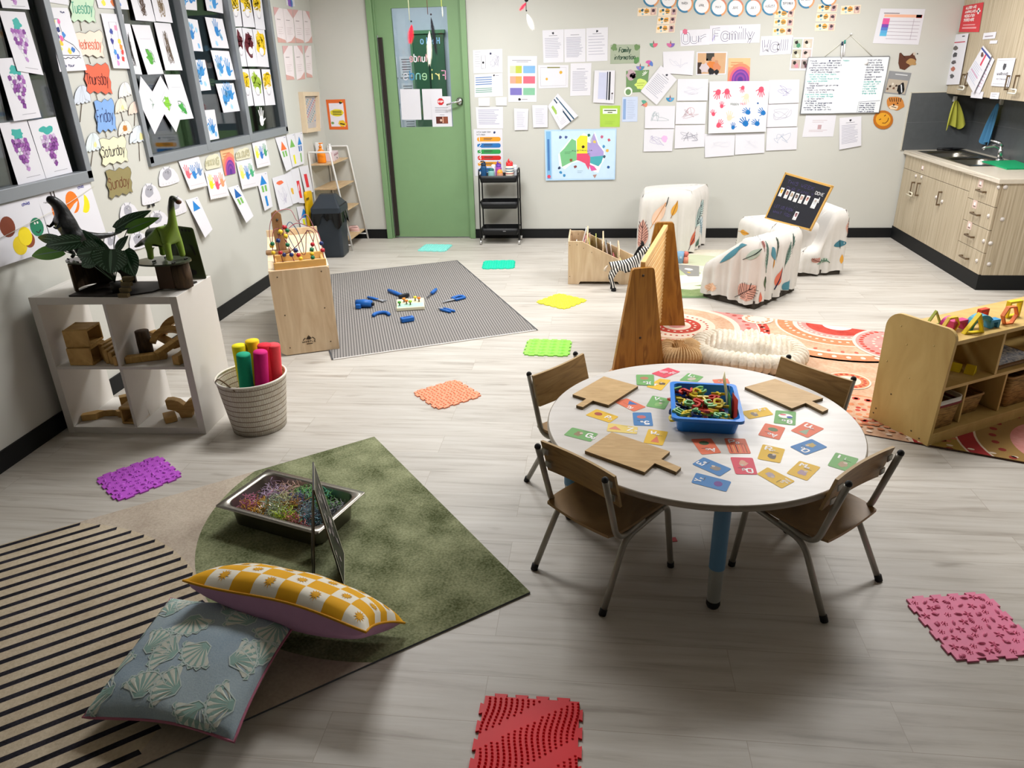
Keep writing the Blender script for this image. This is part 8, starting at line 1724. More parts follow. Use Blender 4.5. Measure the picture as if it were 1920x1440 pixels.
# back-to-front posters on the corridor wall seen through the glass
for i in range(9):
 q = MB(); x, z = -2.88 + .20 * (i % 3), 1.1 + .32 * (i // 3); q.box((0, 0, 0), (.17, .003, .25), '#dfe3e8')
 for k in range(7): q.box((0, -.0025, .09 - .03 * k), (.12 - .01 * (k % 3), .001, .008), ['#4a5058', '#7a8088', '#2e3238'][(k + i) % 3])
 q.build('corridor_notice', loc=(x, YB + 2.19, z), label='notice sheet on the corridor wall seen through the door glass, row %s, %s' % (('lowest', 'middle', 'top')[i // 3], ('left', 'centre', 'right')[i % 3]), cat='paper', group='notice sheets in the corridor')
# ---- feather hangings
def hang(lab, x, ytop, ybot, Y, parts, col, label_name='feather_hanging'):
 p = ony(x, ybot, Y); t = thing(label_name, lab, 'hanging ornament', p); s = MB(); s.tube([(0, 0, CEIL - p.z - .001), (0, 0, ony(x, ytop, Y).z - p.z)], .003, mat(col, .7), 6); s.build('string', t)
 for k_, (dx, y0, y1, w, c_, nm) in enumerate(parts):
  a_ = ony(x + dx[0], y0, Y) - p; b_ = ony(x + dx[1], y1, Y) - p; q = MB(); L_ = (b_ - a_).length; d = (b_ - a_).normalized(); sd_ = d.cross(V((0, 1, 0))).normalized(); m = mat(c_, .9)
  if nm == 'bead': q.ball(a_, w, m, 8)
  else:
   r5 = random.Random(k_); n = 40
   for i in range(n):
    f_ = i / n; ww = w * math.sin(math.pi * (f_ * .85 + .1)) ** .7
    for s2 in (-1, 1): c0 = a_ + d * L_ * f_; e_ = c0 + sd_ * s2 * ww + d * L_ * .16 + V((0, r5.uniform(-.01, .01), 0)); q.add([c0, c0 + d * L_ * .035, e_], [(0, 1, 2)], m)
   q.tube([a_, b_], .0016, m, 5)
  q.build(nm, t)
hang('white cord with a bead and a red feather hanging before the door glass', 771, 38, 78, 7.3, [((0, 0), 40, 41, .008, '#15151a', 'bead'), ((1, -2), 46, 80, .035, '#e02438', 'feather')], '#d9d6b0')
hang('brown cord with one black and one cream feather hanging before the door glass', 808, 27, 118, 7.3, [((0, 0), 27, 28, .009, '#2a2024', 'bead'), ((0, 10), 32, 99, .028, '#15141a', 'feather'), ((-3, -3), 58, 118, .03, '#e9e6d2', 'feather')], '#6a4038')
hang('short pale yellow cord hanging in front of the right edge of the door glass', 829, 12, 31, 7.3, [((0, 1), 12, 31, .006, '#dcdcc0', 'tassel')], '#d6dc6a')
hang('cord with black beads, a red and a white feather hanging right of the door', 987, 20, 55, 7.2, [((0, 2), -1, 3, .02, '#101014', 'bead'), ((0, -12), 5, 19, .02, '#e03048', 'feather'), ((0, 0), 20, 21, .007, '#15151a', 'bead'), ((1, 12), 26, 54, .03, '#eceae4', 'feather')], '#3a2a26')
# ================================================================ left wall
Lw = lambda px, name, lab, cat='painting', m=PW, draw=None, **k: wallp_(px, 'l', name, lab, cat, m, draw, **k)
Gw = lambda px, name, lab, cat='painting', m=PW, draw=None, **k: wallp_(px, 'g', name, lab, cat, m, draw, **k)
def d_grape(sd):
 def f(a):
  W, h = a.W, a.H; r = random.Random(sd); a.blob(W * .52, h * .8, W * .2, '#3aa8a0', h * .08, seed=sd, j=.4); n = 0
  for row in range(8):
   for k in range(max(1, 5 - abs(row - 2) * (row > 2) * 1)):
    x = W * (.5 + (k - (max(1, 5 - abs(row - 2) * (row > 2))) / 2 + .5) * .11 + .02 * math.sin(row)); y = h * (.68 - .065 * row)
    c = r.choice(['#9a5aa8', '#7a3a8c', '#b488c0', '#8c4a9c', None, '#c9b4d4'])
    if c: a.blob(x, y, W * .07, c, seed=n)
    else: a.line([(x + W * .055 * math.cos(t), y + W * .055 * math.sin(t)) for t in [i * .785 for i in range(9)]], .0018, '#9a9aa6')
    n += 1
  a.rect(W * .35, h * .08, W * .5, .0025, '#9a9aa2')
 return f
for px, lb, sd in (((-12, -40, 40, -42, 51, 18, 0, 15), 'top, only its lower edge in view', 1), ((-3, 20, 46, 23, 77, 141, 28, 133), 'second from the top', 2), ((-10, 110, 42.5, 107, 71.7, 220, 20, 227.5), 'overlapping the one above', 3), ((-3, 231, 49.6, 226, 81.5, 334.7, 29.5, 347), 'lower left, above the frame', 4), ((51.5, 226.8, 104, 219, 131.8, 322.9, 82.2, 334.7), 'lower right, in the corner of the glass', 5)):
 Gw(px, 'grape_painting', 'purple grape painting on the left window, ' + lb, draw=d_grape(sd), base=.002 + (.004 if sd == 3 else 0), curl=.012)
Lw((71, -35, 122, -33, 128, 10, 76, 2), 'name_sheet', 'white sheet at the very top of the wall strip between the windows', base=.004)
def d_boot(a):
 W, h = a.W, a.H; a.line([(W * .12, h * .82), (W * .4, h * .83), (W * .45, h * .5), (W * .75, h * .42), (W * .92, h * .3), (W * .9, h * .24), (W * .15, h * .26), (W * .1, h * .8)], .004, INK); a.line([(W * (.12 + .1 * i), h * (.2 + .02 * (i % 2))) for i in range(9)], .004, INK); a.up()
 for x, y, c in ((.2, .78, '#e0d040'), (.42, .79, '#e060a0'), (.3, .66, '#1a2a6a'), (.48, .58, '#3a80c8'), (.35, .52, '#e060a0'), (.3, .45, '#e0c030'), (.22, .55, '#2a3a7a'), (.55, .32, '#dcc840'), (.7, .34, '#3a70b8'), (.22, .36, '#e0e060')): a.blob(W * x, h * y, W * .07, c, seed=int(100 * x))
 a.text('age four', W * .1, h * .07, h * .04, '#3a3a6a', .003, fit=W * .5); a.text('Mum', W * .6, h * .92, h * .03, '#3a3a6a', .003, fit=W * .2)
Lw((83.3, 14, 124, 15, 156.7, 131.7, 105.8, 134.7), 'boot_picture', 'picture of a black-outlined boot with coloured spots', draw=d_boot, base=.008, curl=.012)
def d_stars(a):
 W, h = a.W, a.H; a.line([(W * .25, h * .15), (W * .25, h * .85), (W * .6, h * .85), (W * .6, h * .15)], .0025, '#6a6a80')
 for x, y, c in ((.3, .68, '#3a4a9a'), (.55, .75, '#e090b0'), (.25, .5, '#3a3a8a'), (.62, .5, '#e8c84a'), (.3, .3, '#4a90d0'), (.66, .4, '#ef8a3a'), (.7, .3, '#e0403a'), (.4, .22, '#4a5ac0'), (.68, .18, '#e0403a'), (.35, .1, '#e090c0')): a.blob(W * x, h * y, W * .08, c, seed=int(x * 100))
Lw((186, 25, 228, 27, 238, 129, 207, 128), 'star_picture', 'tall picture of coloured hearts and stars left of the second window', draw=d_stars, base=.01, curl=.01)
Lw((174, -18, 232, -15, 240, 18, 183, 15), 'dotted_picture', 'sheet with coloured blobs at the top edge beside the Tuesday sign', draw=lambda a: [a.blob(a.W * x, a.H * y, a.W * .06, c) for x, y, c in ((.2, .3, '#e8dc50'), (.5, .35, '#e08050'), (.7, .3, '#3a70c8'), (.6, .12, '#c080c0'))], base=.006)
WV = [(0, .1), (.12, 0), (.28, .1), (.42, .02), (.55, .1), (.72, 0), (.86, .08), (1, .02), (.96, .2), (1, .4), (.94, .55), (1, .75), (.97, .9), (.88, 1), (.7, .92), (.55, 1), (.4, .9), (.2, .98), (.05, .95), (.08, .7), (0, .5), (.06, .3)]
for px, tx, m, ink, k in (((125, -14, 173, -14, 178, 44, 131, 42), 'Tuesday', '#bfd8bc', '#4a9a80', 0), ((134, 60, 190, 55, 194, 110, 144, 106), 'Wednesday', '#e4d4c4', '#d8705a', 1), ((151, 120, 201, 117, 209, 178, 161, 176), 'Thursday', '#ea6448', '#5a1f1a', 2), ((171, 187, 210.5, 183, 217, 246, 181, 251), 'Friday', '#7fa6dc', '#2a3a70', 3), ((180, 259, 233, 253, 239, 304, 190, 313), 'Saturday', '#e6e0c0', '#2a2a30', 4), ((192, 318, 243, 311, 247, 362, 203, 375), 'Sunday', '#8f8458', '#6a3a20', 5)):
 def d_day(a, tx=tx, ink=ink): a.text(tx, a.W * .08, a.H * .32, a.H * .36, ink, .006, slant=.0, fit=a.W * .84); a.line([(a.W * x, a.H * y) for x, y in WV], .0025, '#5a5a58', True)
 Lw(px, 'weekday_sign', 'wavy-edged paper sign reading ' + tx, 'sign', m=m, draw=d_day, cut=WV, base=.008)
q = MB()
for a_, b_ in (((150, 41), (153, 58)), ((165, 103), (170, 120)), ((180, 176), (183, 188)), ((197, 247), (200, 258)), ((211, 308), (214, 318))): q.tube([onx(*a_, XL + .004), onx(*b_, XL + .004)], .0018, mat('#7a6a50'), 5)
q.build('joining_strings', label='short brown strings joining the weekday signs', cat='string')
for i, (x0, y0, x1, y1, sx_, sy_, c, lb) in enumerate(((134, 160, 167, 199, 150, 229, '#cdd4e0', 'left of the Thursday sign'), (218, 154, 244, 185, 240, 210, '#e6e2dc', 'right of the Thursday sign, topmost'), (211, 184, 236, 214, 232, 232, '#e8dcc8', 'yellowish, touching the Friday sign'), (236, 190, 264, 216, 252, 236, '#e6cfc0', 'pinkish, above the window corner'), (217, 226, 245, 256, 232, 280, '#e9e0d4', 'with an orange blotch, above Saturday'), (238, 235, 277, 271, 262, 302, '#d4dde6', 'pale blue, lowest right one'), (156, 249, 187, 288, 170, 313, '#d6e0e2', 'pale with a yellow edge, left of the Saturday sign'))):
 def d_um(a, i=i, c=c):
  W, h = a.W, a.H; o = arc((.5, .15), .5, 180, 0, 12, .85); sc = []
  for k in range(4): sc += [(1 - .25 * k - .06, .12), (1 - .25 * k - .125, .2), (1 - .25 * k - .19, .12)]
  a.poly([(x * W, y * h) for x, y in o + sc], c, True); a.up(); a.line([(x * W, y * h) for x, y in o + sc], .002, '#7a7a80', True)
  for k in (.3, .5, .7): a.line([(.5 * W, h * 1.0), (k * W, .18 * h)], .0014, '#9a9aa4')
  if i == 4: a.blob(W * .5, h * .5, W * .16, '#c07a2a', h * .2)
  if i in (2, 5, 6): a.blob(W * .6, h * .4, W * .1, '#e6dc9a')
 c4 = ql(x0, y0 + 4, x1, y0 - 4, x1 + 2, y1 - 3, x0 + 4, y1 + 3); f, W_, H_ = quad_surf(c4, 0, .006); a = Art(f, W_, H_); d_um(a); cc_ = f(.5, .5)[0]; s_ = onx((x0 + x1) / 2 + 3, y1 - 6, XL + .004); e_ = onx(sx_, sy_, XL + .004); a.mb.tube([s_, e_], .002, mat('#6a5a4c'), 5); a.mb.v = [p - cc_ for p in a.mb.v]
 a.mb.build('paper_umbrella', loc=cc_, label='paper umbrella cut-out ' + lb, cat='paper cut-out', group='paper umbrellas')
def d_brown(c, sd, x=.5, n=26, w=.005):
 def f(a): a.scrawl(a.W * (x - .18), a.H * .12, a.W * .34, a.H * .75, c, w, n, sd); a.scrawl(a.W * (x - .1), a.H * .2, a.W * .2, a.H * .6, c, w * 1.3, n // 2, sd + 1)
 return f
def d_green(sd, c='#55a83a', c2='#3a7a3a', y=.35):
 def f(a): a.blob(a.W * .5, a.H * y, a.W * .2, c, a.H * .13, j=.5, seed=sd); a.up(); a.line([(a.W * (.5 + .2 * math.cos(k * .9)), a.H * (y + .03 + .14 * math.sin(k * .7))) for k in range(18)], .003, c2); a.rect(a.W * .2, a.H * .72, a.W * .6, .0016, '#b0b0bc')
 return f
for px, lb, dr in (((238, -25, 275, -25, 287.5, 41, 250, 38), 'brown streaked painting at the top left of the second window', d_brown('#4a3426', 3)), ((279, -20, 311, -15, 319.7, 43, 288, 40), 'pale brown streaked painting at the top of the first pane, right side', d_brown('#8a7458', 5)), ((228, 44, 243, 45, 262, 140, 237, 138), 'narrow painting with black drips at the left frame of the second window', d_brown('#2a2624', 7, .5, 30, .003)),
     ((246, 46, 280, 47.5, 302.5, 138.5, 272.5, 140), 'painting with green loops in the middle of the first pane', d_green(2)), ((287.8, 42, 318.8, 44, 338, 132, 306, 132), 'painting with brown speckles at the right of the first pane', d_brown('#6a5848', 9, .5, 34, .003)), ((283, 176, 300, 142, 337, 212, 326, 248), 'green-splashed sheet hung cornerwise, right one', d_green(5, '#86c83a', '#5a9a3a', .5)), ((257, 187.5, 261, 142.5, 306, 206, 284, 252), 'green-scribbled sheet hung cornerwise, left one', d_green(4, '#4a9a48', '#2a6a3a', .5)), ((306.6, 139.7, 336.6, 139.7, 359, 222, 330, 225), 'painting with a green blob at the bottom of the first pane', d_green(8, '#4aa84a', '#2a6a3a', .25))):
 Gw(px, 'child_painting', lb, draw=dr, curl=.014, base=.009 if 'left one' in lb else .003)
def d_bh(sd, n=2, c='#3a8ccc', c2='#1f5ab0'):
 def f(a):
  r = random.Random(sd)
  for k in range(n): a.hand(a.W * (.3 + .4 * k / max(1, n - 1) if n > 1 else .5), a.H * r.uniform(.3, .65), a.W * .2, (c, c2)[r.random() > .6], r.uniform(-30, 30))
  for k in range(4): a.blob(a.W * r.uniform(.15, .85), a.H * r.uniform(.15, .85), a.W * .07, ('#a0cce8', '#7ab4e0')[k % 2], a.H * .09, seed=k)
 return f
for i, (px, lb, n) in enumerate((((331, -25, 366, -25, 367.5, 19.7, 333.8, 17), 'top left', 2), ((380, -20, 414, -20, 416.6, 25.3, 386, 19.7), 'top right', 1), ((336.6, 32, 369.4, 37.5, 378.8, 96.6, 347.8, 94.7), 'second row left', 1), ((383.4, 32, 416.3, 35.6, 427.5, 91, 395.6, 89.6), 'second row right', 1), ((394, 94, 428.4, 96, 440.6, 149.6, 407, 150), 'third row right', 2), ((350.6, 112.5, 383.4, 112, 393.8, 168.8, 362, 171.6), 'third row left, darkest prints', 3), ((403.5, 157, 437, 156, 448, 208, 417, 211.5), 'fourth row right', 3), ((368.4, 207.8, 401.6, 205.3, 409, 259.7, 379.7, 265.3), 'lowest, at the bottom left', 2))):
 Gw(px, 'handprint_painting', 'blue handprint painting on the middle pane, ' + lb, draw=d_bh(i + 3, n, '#3a8ccc', '#1f5ab0' if i == 5 else '#2a7cc0'), curl=.006, base=.003)
def d_hair(c, sd, long_=False):
 def f(a):
  W, h = a.W, a.H; a.blob(W * .5, h * (.72 if not long_ else .62), W * .38, c, h * (.16 if not long_ else .3), j=.35, seed=sd); a.up(); a.scrawl(W * .1, h * .45, W * .8, h * .45, c, .008, 26, sd); a.up(); a.disc(W * .5, h * .42, W * .2, '#e9e7ea', h * .1); a.up(); a.line(arc((W * .5, h * .42), W * .2, 180, 360, 8, h * .14), .0025, '#7a7a86'); a.rect(W * .4, h * .3, W * .2, .002, '#8a6a6a')
 return f
YL, MR, LG_ = '#e6c21c', '#5c1424', '#9ab83a'
for px, lb, c, lg in (((426, -15, 446, -15, 453.8, 49.7, 435, 50), 'yellow hair, top row left', YL, 0), ((448, -15, 466, -15, 478, 51.6, 455.6, 50.6), 'yellow hair, top row middle', YL, 0), ((469.7, -15, 488, -15, 497, 56, 479, 54), 'yellow hair, top row right', YL, 0), ((437, 52.5, 452, 51.6, 463, 124.7, 447, 124.7), 'maroon hair, left one', MR, 1), ((452.8, 51.6, 471.6, 54.4, 483.8, 124.7, 464, 124.7), 'maroon hair, right one', MR, 1), ((472.5, 54.4, 495, 56, 504, 126, 483.8, 124.7), 'yellow hair, middle row right', YL, 1), ((447.8, 129, 465, 129.4, 475.3, 197.8, 459.8, 200), 'yellow hair, bottom row left', YL, 0), ((466, 129.4, 486.6, 129.8, 496, 197.8, 477, 198.8), 'green hair, bottom row middle', LG_, 1), ((489.4, 129.8, 505.3, 130, 516, 196.5, 497, 197.8), 'yellow hair, bottom row right', YL, 0)):
 Gw(px, 'portrait_painting', 'face picture on the right-hand pane with ' + lb, draw=d_hair(c, int(px[0]), lg), base=.003)
c4 = ql(481, 207, 496, 207, 499, 235, 484, 237, x=XL - .0265); f, W_, H_ = quad_surf(c4, 0, .002); a = Art(f, W_, H_); a.hand(W_ * .5, H_ * .38, W_ * .42, '#eeeeee'); cc_ = f(.5, .5)[0]; a.mb.v = [p - cc_ for p in a.mb.v]; a.mb.build('hand_cutout', loc=cc_, label='white paper hand on the dark glass of the right-hand pane', cat='paper cut-out')
def d_pinkp(k):
 def f(a): W, h = a.W, a.H; a.poly([(W * .4, h), (W, h), (W, h * .72)] if k % 2 else [(0, h), (W * .6, h), (0, h * .75)], '#d6a8a8'); a.poly([(0, 0), (W, 0), (W, h * .22), (W * .5, h * .05)] if k % 2 else [(0, 0), (W, 0), (W * .9, h * .08), (0, h * .16)], '#d4a49c'); a.rect(W * .2, h * .66, W * .4, h * .014, '#7a6a6e'); a.lines(W * .2, h * .44, W * .6, 4, h * .06, '#b49a9e', .002)
 return f
PK = [(511.9, 12.8, 529.7, 16, 537, 80.3, 521, 79.7), (530, 16, 547.5, 17.8, 554, 80.6, 537.3, 80.3), (548.4, 17.8, 566, 19.7, 570, 80.6, 555, 80.6), (567, 19.7, 579.4, 21.6, 585.5, 80.3, 571, 80.6), (528.8, 86, 547.5, 86, 552, 149, 537, 150), (550, 86, 566, 85.3, 571.9, 148, 556, 150), (570, 86, 583, 86, 585.9, 145.3, 574.7, 145.3)]
for i, px in enumerate(PK): Lw(px, 'pink_page', 'pink-edged printed page near the wall corner, %s row, %s' % (('upper', i + 1) if False else ('upper' if i < 4 else 'lower'), ('first from the window', 'second from the window', 'third from the window', 'closest to the corner')[i if i < 4 else i - 4] if i < 6 else 'closest to the corner'), 'paper', m='#eadfe2', draw=d_pinkp(i), group='pink-edged pages')
Lw((534, -5, 551, -3, 553, 12, 537, 10), 'small_picture', 'small purple and blue picture above the pink-edged pages', draw=lambda a: (a.blob(a.W * .4, a.H * .5, a.W * .2, '#8a60c0'), a.blob(a.W * .6, a.H * .35, a.W * .15, '#4a80c8')))
c = ql(558.8, 172.5, 589.7, 172.5, 592.5, 245.6, 567, 249.4); o_ = c[3].copy(); t = thing('thread_frame', 'pale wood box frame with a mesh of coloured threads near the corner', 'frame', o_); nx_ = V((1, 0, 0)); cs = [p - o_ for p in (c[3], c[2], c[1], c[0])]
for k_ in range(4):
 p_, r_ = cs[k_], cs[(k_ + 1) % 4]; cen = sum(cs, V()) / 4; q = MB(); i0, i1 = p_.lerp(cen, .2), r_.lerp(cen, .2); q.add([p_ + nx_ * .001, r_ + nx_ * .001, i1 + nx_ * .001, i0 + nx_ * .001, p_ + nx_ * .05, r_ + nx_ * .05, i1 + nx_ * .05, i0 + nx_ * .05], [(3, 2, 1, 0), (4, 5, 6, 7), (0, 1, 5, 4), (1, 2, 6, 5), (2, 3, 7, 6), (3, 0, 4, 7)], mat('#d8c4a8', .5)); q.build('frame_side', t)
f, W_, H_ = quad_surf(c, 0, .02); a = Art(lambda u, v: (f(u, v)[0] - o_, nx_), W_, H_); a.rect(W_ * .1, H_ * .1, W_ * .8, H_ * .8, '#b9b4b6'); a.up()
for i in range(60): a.rect(W_ * (.12 + .013 * (i % 56)), H_ * (.22 + .6 * ((i * 37) % 60) / 60), W_ * .05, H_ * .03, ['#c8445a', '#3a8a8a', '#4a6ab0', '#8a9aa8', '#d8a05a'][i % 5])
a.mb.build('thread_mesh', t)
Lw((593, 174, 598.5, 174, 601.5, 240, 596, 241), 'narrow_leaflet', 'narrow white leaflet between the box frame and the wall corner', 'paper', draw=lambda a: a.blob(a.W * .5, a.H * .8, a.W * .25, '#c05048'))
SHP = [(.02, .1), (.1, .02), (.5, 0), (.95, .06), (1, .15), (.92, .45), (.75, .75), (.5, .95), (.3, 1), (.12, .85), (.02, .5)]
for i, (x0, y0, x1, y1, lb) in enumerate(((293, 311, 333, 347, 'topmost, under the window corner'), (261, 342, 298, 382, 'second highest, with black feet'), (220, 378, 258, 416, 'right of the Sunday sign, lower'), (311, 366, 347, 403, 'behind the long-necked toy dinosaur head'), (275, 393, 315, 428, 'with black feet beside the toy dinosaur neck'), (190, 433, 224, 470, 'lowest left, behind the plant stems'), (238, 433, 277, 466, 'lowest right, behind the plant'))):
 def d_sheep(a, i=i):
  W, h = a.W, a.H; a.blob(W * .42, h * .58, W * .2, '#a3a3ae', h * .28, j=.12, seed=i); a.line([(W * .3, h * .85), (W * .26, h * .97)], .006, '#8a8a96'); a.line([(W * .5, h * .85), (W * .56, h * .96)], .006, '#8a8a96'); a.blob(W * .48, h * .66, W * .05, '#e0e0e6'); a.disc(W * .36, h * .7, W * .02, '#5a5a64'); [a.disc(W * (.2 + .14 * k), h * .12, W * .02, '#c9c9ce', n=6) for k in range(5)]
  if i in (1, 4): a.poly([(W * .3, 0), (W * .42, 0), (W * .42, -h * .15), (W * .28, -h * .15)], '#15151a'); a.poly([(W * .52, .01 * h), (W * .64, .01 * h), (W * .66, -h * .13), (W * .54, -h * .13)], '#15151a')
 Lw((x0, y0 + 5, x1, y0 - 5, x1 + 2, y1 - 4, x0 + 3, y1 + 5), 'sheep_cutout', 'white cut-out with a grey animal face, ' + lb, 'paper cut-out', draw=d_sheep, cut=SHP, base=.008, group='white animal cut-outs')
def d_hands(cs, sd):
 def f(a):
  for k, c in enumerate(cs): a.hand(a.W * (.2 + .3 * k), a.H * (.52 - .06 * (k % 2)), a.W * .17, c, -8 + 6 * k)
  r = random.Random(sd); a.lines(a.W * .1, a.H * .12, a.W * .8, 1, .01, '#c9b8b8', .002)
  for k in range(9): a.poly([(a.W * (.05 + .1 * k), 0), (a.W * (.1 + .1 * k), a.H * .035), (a.W * (.15 + .1 * k), 0)], '#cfcdc6')
 return f
for px, cs, lb in (((332.4, 302.3, 370.3, 292.4, 383.8, 348.3, 351.3, 356.5), ('#e06a78', '#2f80c8', '#6a8ab8'), 'pink, blue and grey-blue, below the first pane'), ((382, 322, 414.5, 315, 425.4, 367.3, 390, 374.5), ('#e8d830', '#e0506a', '#ef9a70'), 'yellow, red and orange, under MIXING'), ((440.7, 303.3, 469.6, 297.9, 480.4, 348.3, 449.7, 355.6), ('#e6dc6a', '#2a80c8', '#4aa878'), 'yellow, blue and green, under COLOURS'), ((470.7, 268, 495.8, 259.9, 503, 309.5, 477.7, 315.8), ('#dfe04a', '#2a70c0', '#4a9a6a'), 'yellow, blue and green, right of COLOURS')):
 Lw(px, 'handprint_painting', 'handprint sheet on the left wall: ' + lb, draw=d_hands(cs, 1), base=.008, curl=.014)
CLD = [(.02, .15), (.1, .0), (.9, .02), (1, .2), (.97, .6), (.85, .9), (.65, 1), (.5, .95), (.3, 1), (.12, .85), (.0, .5)]
Lw((382, 294, 411, 285, 413.6, 314, 383.8, 319.5), 'word_cloud', 'cream cloud sign with MIXING in outlined letters', 'sign', m='#dcd8c0', cut=CLD, draw=lambda a: (a.text('MIXING', a.W * .06, a.H * .25, a.H * .42, '#5a6a58', .013, fit=a.W * .86), a.up(), a.text('MIXING', a.W * .06, a.H * .25, a.H * .42, '#d8cfa8', .007, fit=a.W * .86)), base=.005)
Lw((439, 283.3, 467.6, 273.4, 470, 296, 440.7, 302.3), 'word_cloud', 'cream cloud sign with COLOURS in outlined letters', 'sign', m='#dcd8c0', cut=CLD, draw=lambda a: (a.text('COLOURS', a.W * .04, a.H * .25, a.H * .45, '#4a5048', .013, fit=a.W * .9), a.up(), a.text('COLOURS', a.W * .04, a.H * .25, a.H * .45, '#d8cfa8', .007, fit=a.W * .9)), base=.005)
Lw((411, 280.6, 436.2, 274.3, 440.7, 324.9, 420.8, 329.4), 'sunrise_card', 'orange and purple rainbow card between the MIXING and COLOURS signs', 'card', draw=d_sun(), base=.004)
def d_rock(top, mid, bot=None, m2=None, y=.68):
 def f(a):
  W, h = a.W, a.H
  if top: a.poly([(W * .18, h * y), (W * .82, h * y), (W * .5, h * (y + .26))], top)
  if mid: a.rect(W * .25, h * (y - .2), W * .18, h * .17, mid); a.rect(W * .55, h * (y - .2), W * .18, h * .17, m2 or mid)
  if bot: a.rect(W * .36, h * .08, W * .22, h * .28, bot)
  a.rect(W * .8, h * .95, W * .12, h * .012, '#4a4a8a')
 return f
BU, GN, RD = '#1f80cc', '#78b45a', '#d8303a'
for px, dr, lb, cu in (((346.8, 375.4, 369.4, 368.6, 388, 430, 374, 446), d_rock(BU, None), 'with a large blue triangle, beside the toy dinosaur', .04), ((426.3, 352, 446, 346.5, 463.8, 405, 450, 418), d_rock('#1a5ea8', GN), 'dark blue roof and green windows, curling away from the wall', .05), ((477.7, 326.7, 499.4, 322, 506.6, 387, 491.3, 395.3), d_rock(BU, GN, BU), 'blue roof, green windows and a blue door', .02), ((514.7, 258, 534.6, 254.4, 542.7, 315, 531, 321.3), d_rock('#ee7038', GN, None, None, .6), 'with an orange triangle', .025), ((535.5, 253.5, 551, 250, 559, 309.5, 545, 314), d_rock(GN, None, '#e6e020', None, .6), 'with a green triangle over a yellow shape', .015), ((551.5, 250, 566, 247.2, 568, 306.8, 559.5, 309.5), d_rock(BU, '#1a60a8', GN, '#1a60a8', .62), 'with a blue triangle at the right of the row', .01),
      ((509.3, 334, 532.8, 326.7, 544.5, 384.5, 520, 395), lambda a: (a.scrawl(a.W * .2, a.H * .1, a.W * .6, a.H * .6, '#a8a0c0', .0022, 16, 3), a.blob(a.W * .5, a.H * .8, a.W * .25, '#e8704a', a.H * .06)), 'line drawing with an orange roof', .02), ((532.8, 326.7, 544.5, 319.5, 556, 379, 544.5, 382.7), lambda a: a.blob(a.W * .45, a.H * .4, a.W * .18, '#e0b040', a.H * .12), 'with a small yellow shape', .02), ((544.5, 318.6, 559, 314, 567, 380.8, 556.3, 380.8), lambda a: a.rect(a.W * .35, a.H * .15, a.W * .4, a.H * .5, RD), 'with a tall red block', .02), ((560, 313, 577, 309.5, 584, 360, 569, 362), lambda a: a.rect(a.W * .3, a.H * .2, a.W * .35, a.H * .5, RD), 'with a red block, closest to the ladder shelf', .015), ((555, 388, 578, 385, 588, 450, 566, 455), d_rock(BU, '#d6dc28', BU), 'low down behind the bead maze, with a blue roof', .02)):
 Lw(px, 'shape_picture', 'cut-paper picture %s' % lb, draw=dr, base=.004, curl=cu, group='cut-paper house pictures')
def d_cat(cs, faces):
 def f(a):
  W, h = a.W, a.H
  for x, y, c, r in cs: a.disc(W * x, h * y, W * r * .8, c, h * r * 1.4, 20, a=-15); a.up()
  for x, y, ant in faces:
   a.disc(W * x - .008, h * y + .02, .006, '#e8e4e0'); a.disc(W * x + .012, h * y + .02, .006, '#e8e4e0'); a.line([(W * x - .015, h * y - .02), (W * x, h * y - .03), (W * x + .02, h * y - .018)], .006, '#15151a')
   if ant: a.line([(W * x - .01, h * y + .075), (W * x - .012, h * y + .12)], .008, '#2a1a10'); a.line([(W * x + .012, h * y + .075), (W * x + .014, h * y + .12)], .008, '#2a1a10')
  a.text('child', W * .74, h * .9, h * .05, '#3a3a9a', .003, fit=W * .12)
 return f
Lw((-62, 401, 67.3, 367.8, 92, 468, -45, 512), 'caterpillar_painting', 'caterpillar painting in brown, yellow and green at the left edge', draw=d_cat(((.46, .62, '#7a3418', .13), (.56, .25, '#e8cc1c', .12), (.70, .30, '#8a4426', .10), (.66, .38, '#f0d818', .12), (.86, .48, '#1a7a58', .12)), ((.86, .48, 0),)), base=.006, curl=.02)
Lw((67.8, 367.8, 165.3, 337, 191.3, 435, 92.5, 461), 'caterpillar_painting', 'caterpillar painting in orange and yellow behind the black toy dinosaur', draw=d_cat(((.76, .62, '#f2da1a', .13), (.56, .70, '#f07a18', .15), (.28, .62, '#f07a18', .15)), ((.26, .6, 1),)), base=.004, curl=.02)
q = MB(); q.tube([onx(0, 447, XL + .03), onx(66, 413, XL + .03), onx(130, 380, XL + .03), onx(177, 348, XL + .01)], .0016, mat('#d8d4c8'), 5); q.build('display_string', label='thin white string across the two caterpillar paintings', cat='string')
# ================================================================ signs on the wall cabinet
def Cab(px, name, lab, cat='paper', m=PW, draw=None, x=3.318, **k): return paper_on(ql(*px, x=x), name, lab, cat, m, draw, **k)
def d_red(a):
 W, h = a.W, a.H
 for i, (s_, yy) in enumerate((('ALLERGY AND', .85), ('ANAPHYLAXIS', .70), ('MEDICATION', .55), ('STORED HERE', .40))): a.text(s_, W * .16, h * yy, h * .085, '#f2e6e6', .007, fit=W * .52)
 a.rect(W * .78, h * .62, W * .07, h * .2, '#f2eeee'); a.rect(W * .72, h * .69, W * .19, h * .06, '#f2eeee'); a.rect(W * .16, h * .24, W * .6, h * .04, '#e8a0a4'); a.rect(W * .14, h * .12, W * .7, h * .06, '#e8a0a4')
Cab((1807, 11, 1845, 4, 1836, 60, 1798, 60), 'allergy_sign', 'red sign with a white cross on the wall cabinet', 'sign', m='#cf3a42', draw=d_red)
